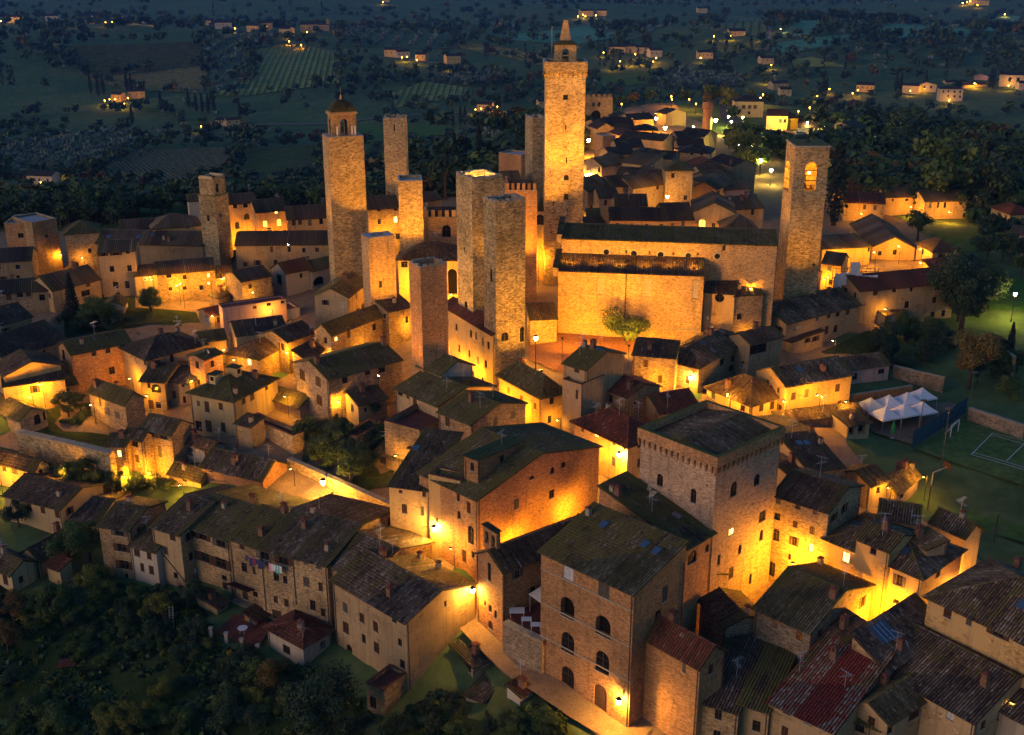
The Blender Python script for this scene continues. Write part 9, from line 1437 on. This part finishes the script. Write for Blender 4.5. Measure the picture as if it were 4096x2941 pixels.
# ================================================================ plants
for (k,x,y,h,lab,cat) in PLANTS: tree(k,x,y,gz(x,y),h,lab,None,cat=cat,name='garden_shrub' if cat=='shrub' else None)
for lab,grp,cat,txt in PLANT_GROUPS:
    q=txt.split()
    for a in range(0,len(q),4): x,y,h=float(q[a+1]),float(q[a+2]),float(q[a+3]); tree(q[a],x,y,gz(x,y),h,lab,grp,cat=cat,name='garden_shrub' if cat=='shrub' else None)
for (x,y,z,h) in CYPRESSES: tree('cypress',x,y,z,h,'slim dark cypress standing on the valley slopes','cypresses on the valley slopes',lod=1 if math.hypot(x,y)<1200 else 2)
OLIVES.sort(key=lambda q:math.hypot(*q)); OZ=G(np.array([q[0] for q in OLIVES]),np.array([q[1] for q in OLIVES]))
for q,z in list(zip(OLIVES,OZ))[:280]: tree('olive',q[0],q[1],float(z),random.uniform(3.4,5.2)*min(1.5,max(1,math.hypot(*q)/600)),'silvery olive tree in the groves behind the town','olive trees in the groves',lod=1 if math.hypot(*q)<750 else 2)
mass('olive_grove','olive',[(q[0],q[1],float(z),random.uniform(4,6)*min(1.7,max(1,math.hypot(*q)/700))) for q,z in list(zip(OLIVES,OZ))[280:]],'silvery olive groves on the far slopes','olive grove')
# woods and hedges over the rest of the land
rg=np.random.default_rng(11); cand=[]
polys=[p for _,_,p,_ in FIELDS]+[TOWN,PARKING,TENNIS,LOWCOURT,TENTYARD]+[p for _,_,p in LAWNS]
roadpts=[q for r_ in ROADS for q in r_[3]]
inv=rg.uniform(1/5200,1/300,40000); uu=rg.uniform(-.60,.60,40000); pick=rg.random(40000); Dd=1/inv; XX=uu*Dd; YY=Dd
dn=.5+.5*np.sin(XX/(.11*Dd+20)+3*np.sin(YY/190))*np.cos(YY/(.09*Dd+15)+1.3*np.sin(XX/140)); hedge=(np.abs(np.sin(XX/95+YY/160))<.07)|(np.abs(np.sin(YY/75-XX/260+1))<.06)
ok=(pick<np.clip((dn-.30)*2.2,.06,1))|hedge
BOX=[(min(a for a,_ in p),max(a for a,_ in p),min(b for _,b in p),max(b for _,b in p),p) for p in polys]
for x,y in zip(XX[ok],YY[ok]):
    if any(b[0]<x<b[1] and b[2]<y<b[3] and _ins((x,y),b[4]) for b in BOX): continue
    if math.hypot(x,y)<330 and (-105<x<150): continue
    if any((x-a)**2+(y-b)**2<64 for a,b in roadpts): continue
    if any((x-q[0]-5)**2+(y-q[1]+2)**2<(14+q[3])**2 and y<q[1]+6 for q in FARH): continue
    cand.append((x,y))
    if len(cand)>=12500: break
for n_,m_,p_,x_ in FIELDS:            # hedgerows along the field edges
    for (x0,y0),(x1,y1) in zip(p_,p_[1:]+p_[:1]):
        L_=math.hypot(x1-x0,y1-y0); st_=9 if math.hypot(x0,y0)<900 else 15
        for q_ in range(int(L_/st_)):
            if random.random()<.62: t_=(q_+random.random())/max(1,L_/st_); cand.append((x0+(x1-x0)*t_+random.uniform(-4,4),y0+(y1-y0)*t_+random.uniform(-4,4)))
CZ=G(np.array([q[0] for q in cand]),np.array([q[1] for q in cand]))
KIND=['broaddark','broaddark','broad','broaddark','olive','broaddark','broad','autumn']
L=[(x,y,float(z),random.uniform(5,9.5)*min(1.9,max(1,math.hypot(x,y)/800)),KIND[int(min(7,max(0,abs(math.sin(x/83+2*math.sin(y/131))+random.gauss(0,.35))*5)))]) for (x,y),z in zip(cand,CZ)]
L.sort(key=lambda q:math.hypot(q[0],q[1]))
for x,y,z,h,k in L[:170]: tree(k if k!='bush' else 'broad',x,y,z,h*(.6 if k=='olive' else 1),'broadleaf tree on the slopes around the town','broadleaf trees on the slopes',lod=1)
for k,nm,lab in (('broaddark','dark_woodland','dark woods and hedges on the far slopes'),('broad','green_woodland','green woods and hedges on the far slopes'),('autumn','autumn_woodland','brown autumn trees on the far slopes'),('yellow','yellow_woodland','yellow autumn trees on the far slopes'),('olive','silver_scrub','silvery scrub on the far slopes'),('bush','scrub','low scrub on the far slopes')):
    mass(nm,k,[(x,y,z,h*(.55 if k in('olive','bush') else 1)) for x,y,z,h,kk in L[170:] if kk==k],lab,'woodland')
gp_=GARDENS[0]; ux=[q[0] for q in gp_]; uy=[q[1] for q in gp_]; und=[]
while len(und)<2200:
    q=(random.uniform(max(-95,min(ux)),min(25,max(ux))),random.uniform(max(80,min(uy)),max(uy)))
    if _ins(q,gp_) and (random.random()<.4 or math.sin(q[0]*.35+2*math.sin(q[1]*.22))>.1): und.append(q)
UZ=G(np.array([q[0] for q in und]),np.array([q[1] for q in und]))
for k_,nm_,lab_ in (('bushdark','undergrowth','rough dark undergrowth covering the orchard ground'),('bush','weeds','rough green weeds and grass tufts in the orchard'),('bushyellow','dry_grass','dry yellowish tufts in the orchard')):
    s_=[(x,y,float(z),random.uniform(.35,1.0)) for i_,((x,y),z) in enumerate(zip(und,UZ)) if ('bushdark','bush','bush','bushdark','bushyellow')[i_%5]==k_]; mass(nm_,k_,s_,lab_,'undergrowth')
# ================================================================ tents, court, furniture
p1,p2,p0=[Vector(q) for q in TENT]; e1=(p2-p1); e2=(p0-p1); e1.z=e2.z=0; s=e1.length; e1.normalize(); e2=Vector((-e1.y,e1.x,0))
TL=['brightest white party tent at the front corner','white party tent in the middle of the front row','white party tent at the right end of the front row','cream-edged party tent nearest the brick wall','white party tent in the middle of the back row','white party tent at the right end of the back row','white party tent standing apart at the right']
for k,(a,b) in enumerate(((0,0),(1,0),(2,0),(0,1),(1,1),(2,1),(3.05,1.25))):
    o=p1+e1*s*a+e2*s*b; zg=gz(o.x,o.y); rt=empty('party_tent',(o.x,o.y,zg),math.atan2(e1.y,e1.x)); tag(rt,TL[k],'tent','white party tents'); mb=MB(); n=6; hz=2.3; t=s-.06
    R=lambda f:[(t/2+sx*t/2*f,t/2+sy*t/2*f) for sx,sy in((-1,-1),(1,-1),(1,1),(-1,1))]
    for q in range(n):
        f0,f1=1-q/n,1-(q+1)/n; z0,z1=hz+1.5*(q/n)**1.35,hz+1.5*((q+1)/n)**1.35; A=R(f0);B=R(f1)
        for j in range(4): mb.quad((*A[j],z0),(*A[(j+1)%4],z0),(*B[(j+1)%4],z1),(*B[j],z1))
    A=R(1.0)
    for j in range(4): mb.quad((*A[j],hz-.28),(*A[(j+1)%4],hz-.28),(*A[(j+1)%4],hz),(*A[j],hz))
    mb.build('canopy',['cloth_white' if k!=3 else 'cloth_cream'],rt)
    for j in range(4): mb=MB(); mb.tube((A[j][0]*.98+.02,A[j][1]*.98+.02,0),(A[j][0]*.98+.02,A[j][1]*.98+.02,hz-.02),.04,5); mb.build('leg',['steel'],rt)
x,y,z=PT['umbrella']; rt=empty('garden_umbrella',(x,y,z)); tag(rt,'closed green umbrella standing beside the white tents','umbrella'); mb=MB(); mb.lathe((0,0,0),[(.1,2.9),(.28,2.2),(.36,1.2),(.3,.9)],9); mb.build('canopy',['cloth_green'],rt); mb=MB(); mb.tube((0,0,0),(0,0,3),.03,5); mb.box(-.3,-.3,0,.3,.3,.1); mb.build('pole',['steel'],rt)
a,b=Vector(PT['goal0']),Vector(PT['goal1']); rt=empty('football_goal',a); tag(rt,'white football goal with a drooping net on the sports field','goal'); d=b-a; d.z=0; bk=Vector((-d.y,d.x,0)).normalized()*-1.; mb=MB(); mb.tube((0,0,0),(0,0,2.2),.07,6); mb.tube(d,d+Vector((0,0,2.2)),.07,6); mb.tube((0,0,2.2),d+Vector((0,0,2.2)),.07,6); mb.build('frame',['plastic_white'],rt)
mb=MB(); bk=-bk
for q in range(9): t=d*(q/8); mb.tube(t+Vector((0,0,2.2)),t+bk*1.2,.015,3)
for q in range(5): mb.tube(bk*1.2*q/5+Vector((0,0,2.2*(1-q/5))),d+bk*1.2*q/5+Vector((0,0,2.2*(1-q/5))),.015,3)
mb.build('net',['cloth_white'],rt)
a,b=Vector(PT['net0']),Vector(PT['net1']); rt=empty('court_fence',a); tag(rt,'blue netting fence between the tent yard and the sports field','fence'); d=b-a; n=9
for q in range(n+1): t=d*(q/n); t.z=gz(a.x+t.x,a.y+t.y)-a.z; mb=MB(); mb.tube(t,t+Vector((0,0,3.0)),.05,5); mb.build('post',['metal'],rt)
for q in range(n):
    t0,t1=d*(q/n),d*((q+1)/n); t0.z=gz(a.x+t0.x,a.y+t0.y)-a.z; t1.z=gz(a.x+t1.x,a.y+t1.y)-a.z; mb=MB(); u=Vector((0,0,1)); nn=Vector((-d.y,d.x,0)).normalized()*.02
    mb.quad(t0+u*.05-nn,t1+u*.05-nn,t1+u*2.9-nn,t0+u*2.9-nn); mb.quad(t1+u*.05+nn,t0+u*.05+nn,t0+u*2.9+nn,t1+u*2.9+nn); mb.build('net_panel',['netblue'],rt)
PLB=['tall floodlight pole in front of the goal','tall floodlight pole at the near edge of the sports field','tall pole left of the blue netting','tall pole at the head of the sports field']
for k in range(4):
    x,y,z=PT['pole%d'%k]; rt=empty('floodlight_pole',(x,y,z)); tag(rt,PLB[k],'pole'); mb=MB(); mb.tube((0,0,-.3),(0,0,10.5 if k<2 else 7),.09,6,0,.05); mb.build('mast',['metal'],rt); mb=MB(); mb.box(-.5,-.12,(10.5 if k<2 else 7)-.1,.5,.12,(10.5 if k<2 else 7)+.2); mb.build('lamp_head',['metal'],rt)
CLB=['yellow fence post farthest along the green court','yellow fence post in the middle of the green court','yellow fence post nearest the street lamp']
for k in range(3):
    x,y,z=PT['cpole%d'%k]; rt=empty('court_post',(x,y,z)); tag(rt,CLB[k],'post'); mb=MB(); mb.tube((0,0,-.3),(0,0,4.2),.08,6); mb.build('mast',['rust'],rt); mb=MB(); mb.tube((0,0,4.1),(.5,0,4.25),.05,5); mb.build('bracket',['rust'],rt)
x,y,z=PT['hoop']; rt=empty('basketball_hoop',(x,y,z)); tag(rt,'basketball hoop with a wooden backboard on a bent pole by the court','hoop'); mb=MB(); mb.tube((0,0,-.2),(0,0,2.6),.08,6); mb.tube((0,0,2.6),(2.2,.6,3.2),.06,6); mb.build('pole',['steel'],rt); mb=MB(); mb.obox((2.3,.65,3.4),(.04,.0,0),(-.2,.85,0),(0,0,.55)); mb.build('backboard',['wood'],rt)
mb=MB()
for q in range(10): a_,b_=q*.6283,(q+1)*.6283; mb.tube((2.65+.23*math.cos(a_),.75+.23*math.sin(a_),3.05),(2.65+.23*math.cos(b_),.75+.23*math.sin(b_),3.05),.02,4)
mb.build('rim',['rust'],rt)
def table(x,y,z,lab,w_=.7,mat='plastic_white'):
    rt=empty('terrace_table',(x,y,z)); tag(rt,lab,'table'); mb=MB(); mb.box(-w_,-w_*.7,.7,w_,w_*.7,.75); mb.build('table_top',[mat],rt)
    for sx in(-1,1):
        for sy in(-1,1): mb=MB(); mb.tube((sx*w_*.85,sy*w_*.55,0),(sx*w_*.85,sy*w_*.55,.7),.03,4); mb.build('leg',[mat],rt)
x,y,z=PT['wtable']; rt=empty('garden_table',(x,y,z+.35)); tag(rt,'round white table on the red garden terrace','table'); mb=MB(); mb.lathe((0,0,.72),[(0,0),(.65,0),(.65,.05),(0,.05)],14); mb.build('table_top',['plastic_white'],rt)
for k in range(4): a_=k*1.57+.6; mb=MB(); mb.tube((.42*math.cos(a_),.42*math.sin(a_),0),(.3*math.cos(a_),.3*math.sin(a_),.72),.03,4); mb.build('leg',['plastic_white'],rt)
x,y,z=PT['chair']; rt=empty('garden_chair',(x,y,z+.35)); tag(rt,'blue folding chair beside the round white table','chair'); mb=MB(); mb.box(-.22,-.22,.42,.22,.22,.46); mb.build('seat',['netblue'],rt); mb=MB(); mb.obox((0,.24,.68),(.22,0,0),(0,.02,0),(0,.05,.24)); mb.build('backrest',['netblue'],rt)
for sx in(-1,1):
    for sy in(-1,1): mb=MB(); mb.tube((sx*.2,sy*.2,0),(sx*.2,sy*.2,.42),.02,4); mb.build('leg',['metal'],rt)
# stone yard terrace with tables under an awning
h=[q for q in HOUSES if q[0]=='chapel_hall'][0]
for k,p in enumerate(YARDT): table(p[0],p[1],-6.55,['large white table nearest the awning in the chapel yard','white table in the middle of the chapel yard','white table by the palazzo in the chapel yard'][k],.9 if k==0 else .6)
q=[Vector(p) for p in YARDT]; c=(q[0]+q[2])/2; d=(q[2]-q[0]).normalized(); n=Vector((-d.y,d.x,0)); rt=empty('yard_terrace',(c.x,c.y,-6.6),math.atan2(d.y,d.x)); tag(rt,'small paved terrace beside the chapel with planters and a pale awning','terrace'); mb=MB(); mb.box(-4.6,-.7,-.35,4.4,4.2,-.02); mb.build('floor',['terracotta'],rt)
mb=MB(); mb.obox((1.2,2.9,2.6),(3.,0,0),(0,1.2,.25),(0,0,.03)); mb.build('awning',['cloth_cream'],rt)
for sx in(-1.6,4): mb=MB(); mb.tube((sx,1.75,0),(sx,1.75,2.35),.04,5); mb.build('pole',['steel'],rt)
# red garden terrace pillars and rail
rt=empty('terrace_railing',PT['t1p0']); tag(rt,'row of pale pillars with an iron rail edging the red garden terrace','railing'); b0=Vector(PT['t1p0']); prev=None
for k in range(4):
    p=Vector(PT['t1p%d'%k])-b0; mb=MB(); mb.box(p.x-.2,p.y-.2,p.z-1.5,p.x+.2,p.y+.2,p.z+1.5); mb.box(p.x-.27,p.y-.27,p.z+1.5,p.x+.27,p.y+.27,p.z+1.62); mb.build('pillar',['sill'],rt)
    if prev is not None:
        mb=MB()
        for hz in(.65,1.25): mb.tube(prev+Vector((0,0,hz)),p+Vector((0,0,hz)),.03,4)
        for t in range(1,12): m=prev.lerp(p,t/12); mb.tube(m+Vector((0,0,.1)),m+Vector((0,0,1.25)),.018,3)
        mb.build('rail',['iron'],rt)
    prev=p
x,y,z=PT['ladder0']; rt=empty('orchard_ladder',(x,y,z)); tag(rt,'grey metal ladder leaning in the orchard','ladder')
for sx in(-.25,.25): mb=MB(); mb.tube((sx,0,0),(sx,.7,3.0),.035,4); mb.build('rail',['steel'],rt)
for q in range(9): mb=MB(); mb.tube((-.25,.078*(q+.6),.33*(q+.6)),(.25,.078*(q+.6),.33*(q+.6)),.025,4); mb.build('rung',['steel'],rt)
x,y,z=PT['trough']; rt=empty('red_cover',(x,y,z)); tag(rt,'dark red tarpaulin-covered cart in the orchard','cart'); mb=MB(); mb.obox((0,0,.75),(1.1,.2,0),(-.1,.6,0),(.1,0,.25)); mb.build('tarpaulin',['terracotta'],rt)
for sx in(-.7,.7): mb=MB(); mb.tube((sx,-.6,.3),(sx,-.45,.3),.3,10); mb.build('wheel',['tyre'],rt)
# laundry
LM=['cloth_blue','cloth_blue','cloth_purple','cloth_blue','cloth_blue','cloth_blue','cloth_blue','cloth_pink','cloth_white','cloth_white','cloth_teal','cloth_white']
LLB=['dark small garment at the left end of the laundry line','dark blue garment second on the laundry line','dark red garment on the laundry line','dark blue trousers fourth on the laundry line','wide dark blue garment on the laundry line','long dark blue trousers on the laundry line','dark blue shirt left of the pink one','pink striped shirt on the laundry line','white towel left of the long white one','long white towel on the laundry line','teal towel on the laundry line','white shirt at the right end of the laundry line']
a=Vector(LAUNDRY[0]); d=(Vector(LAUNDRY[-1])-a); d.z=0; d.normalize()
rt=empty('laundry_line',(a.x,a.y,a.z)); tag(rt,'pair of clothes lines strung along the garden row','clothes line'); mb=MB(); mb.tube(d*-.6,Vector(LAUNDRY[-1])-a+d*.6,.012,3); mb.build('cord',['steel'],rt)
for k,p in enumerate(LAUNDRY):
    o=empty('laundry_garment',p,math.atan2(d.y,d.x)); tag(o,LLB[k],'laundry'); ww=.22+.08*(k%3); hh=.75+.25*((k*5)%3); mb=MB(); n=4
    for i in range(n):
        for j in range(3):
            f=lambda u,v:(ww*(2*u-1)*(1-.12*math.sin(v*3)),.04*math.sin(u*9+k)*v,-hh*v); u0,u1,v0,v1=i/n,(i+1)/n,j/3,(j+1)/3; mb.quad(f(u0,v1),f(u1,v1),f(u1,v0),f(u0,v0))
    mb.build('cloth',[LM[k]],o)
    mb=MB(); mb.box(-ww*.8,-.02,-.02,-ww*.8+.03,.02,.06); mb.box(ww*.8-.03,-.02,-.02,ww*.8,.02,.06); mb.build('clothes_peg',['wood'],o)
# scaffolding with white sheets
a,b=Vector(SCAF[0]),Vector(SCAF[1]); d=(b-a); d.z=0; L=d.length; rt=empty('scaffolding',(a.x,a.y,a.z-5),math.atan2(d.y,d.x)); tag(rt,'scaffold tower wrapped in white sheeting on the stained long house','scaffolding')
for q in range(6):
    for yy in(0,2.2): mb=MB(); mb.tube((L*q/5,yy,-4),(L*q/5,yy,6.2+(1.5 if q in(2,3) else 0)),.05,5); mb.build('standard',['rust'],rt)
for hz in(1.8,3.6,5.4): mb=MB(); mb.tube((0,0,hz),(L,0,hz),.045,5); mb.tube((0,2.2,hz),(L,2.2,hz),.045,5); mb.build('ledger',['rust'],rt)
def cloth(x0,x1,z0,z1,yy,nm):
    mb=MB(); n=8; rr=random.Random(int(x0*10)); off=[[rr.uniform(-.12,.12) for _ in range(n+1)] for _ in range(4)]
    for i in range(n):
        for j in range(3):
            P=lambda i_,j_:(x0+(x1-x0)*i_/n,yy-.12+off[j_][i_],z0+(z1-z0)*j_/3+(off[j_][i_] if j_==3 else 0)); mb.quad(P(i,j),P(i+1,j),P(i+1,j+1),P(i,j+1))
    mb.build(nm,['cloth_white'],rt)
cloth(-.1,L*.16,-4,5.0,0,'sheet'); cloth(L*.1,L*.62,2.6,5.2,0,'sheet'); cloth(L*.6,L,2.8,4.6,0,'sheet'); cloth(L*.33,L*.55,5.0,7.4,0,'sheet')
# cars
CC=['dark green','silver','dark blue','white','black','white','grey','teal','dark','red','white','white','black']; CV=[(.02,.06,.05),(.4,.41,.43),(.02,.04,.09),(.6,.6,.62),(.015,.015,.02),(.6,.6,.6),(.25,.26,.28),(.03,.12,.14),(.03,.03,.04),(.3,.02,.02),(.6,.6,.6),(.6,.6,.6),(.02,.02,.02)]
CPOS=['at the left end of the first parked row','beside the green car in the first row','third in the first parked row','a van nearest the bell tower','parked behind the first row','parked alone below the van','at the top of the second parked row','in the middle of the second parked row','at the bottom of the second parked row','on the lit road by the market lights','second on the lit road by the market lights','far up the lit road','in the left street of the rear town']
for k,(x,y) in enumerate(CARS):
    flat('car_paint_%d'%k,CV[k],.25,.6,var=0); rt=empty('parked_car',(x,y,gz(x,y)+.1),.15+(.9 if k in(9,10,11,12) else 0)); tag(rt,(CC[k]+' car '+CPOS[k]) if k!=3 else 'white van nearest the bell tower in the car park','car','cars parked beyond the town'); van=k==3; Lc,Wc=(2.5,.95) if van else (2.1,.85)
    prof=[(-Lc,.35),(-Lc,.85),(-Lc*.72,.95),(-Lc*.5,1.45),(Lc*.45,1.5),(Lc*.8,1.0),(Lc,.9),(Lc,.35)] if not van else [(-Lc,.35),(-Lc,1.0),(-Lc*.8,1.15),(-Lc*.6,2.0),(Lc*.98,2.05),(Lc,.35)]
    mb=MB(); n=len(prof); A=[(px_,-Wc*(1 if z_<1.2 else .82),z_) for px_,z_ in prof]; B=[(px_,Wc*(1 if z_<1.2 else .82),z_) for px_,z_ in prof]
    for i in range(n): mb.quad(A[i],A[(i+1)%n],B[(i+1)%n],B[i])
    mb.poly(A[::-1]); mb.poly(B); mb.build('body',['car_paint_%d'%k],rt)
    for sy in(-1,1):
        mb=MB(); yy=sy*(Wc*.93+.01); z0,z1=(1.0,1.4) if not van else (1.25,1.85); mb.poly([(-Lc*.55,yy,z0),(Lc*.6,yy,z0),(Lc*.4,yy*.93,z1),(-Lc*.45,yy*.93,z1)][::sy]); mb.build('side_window',['carglass'],rt)
        for sx in(-1,1): mb=MB(); mb.tube((sx*Lc*.62,sy*Wc*.78,.33),(sx*Lc*.62,sy*(Wc+.02),.33),.33,10); mb.build('wheel',['tyre'],rt)
    mb=MB(); zz=(1.0,1.42) if not van else (1.2,1.95); mb.quad((-Lc*.735,-Wc*.7,zz[0]),(-Lc*.735,Wc*.7,zz[0]),(-Lc*.52,Wc*.68,zz[1]),(-Lc*.52,-Wc*.68,zz[1])); mb.build('windscreen',['carglass'],rt)
    for sy in(-1,1): mb=MB(); mb.box(-Lc-.03,sy*Wc*.7-.15,.65,-Lc+.02,sy*Wc*.7+.15,.8); mb.build('headlight',['plastic_white'],rt)

# ================================================================ evening haze over the valley
hm=bpy.data.materials.new('haze'); hm.use_nodes=True; ht=hm.node_tree; ht.nodes.clear(); ho=ht.nodes.new('ShaderNodeOutputMaterial'); hv=ht.nodes.new('ShaderNodeVolumePrincipled'); ht.links.new(hv.outputs[0],ho.inputs['Volume'])
hv.inputs['Color'].default_value=(.14,.40,1,1); hv.inputs['Density'].default_value=.00008; hv.inputs['Anisotropy'].default_value=0.0; M['haze']=hm
gv=bpy.data.objects['ground'].data; zs=np.empty(len(gv.vertices)*3,np.float32); gv.vertices.foreach_get('co',zs); zs=zs[2::3]
mb=MB(); mb.box(-9500,-2800,float(zs.min())-3,9500,11500,max(95.0,float(zs.max())+25)); tag(mb.build('haze',['haze']),'thin blue evening haze filling the valley','haze',kind='stuff')
print('ZR',zs.min(),zs.max(),'tiles',NTILE)
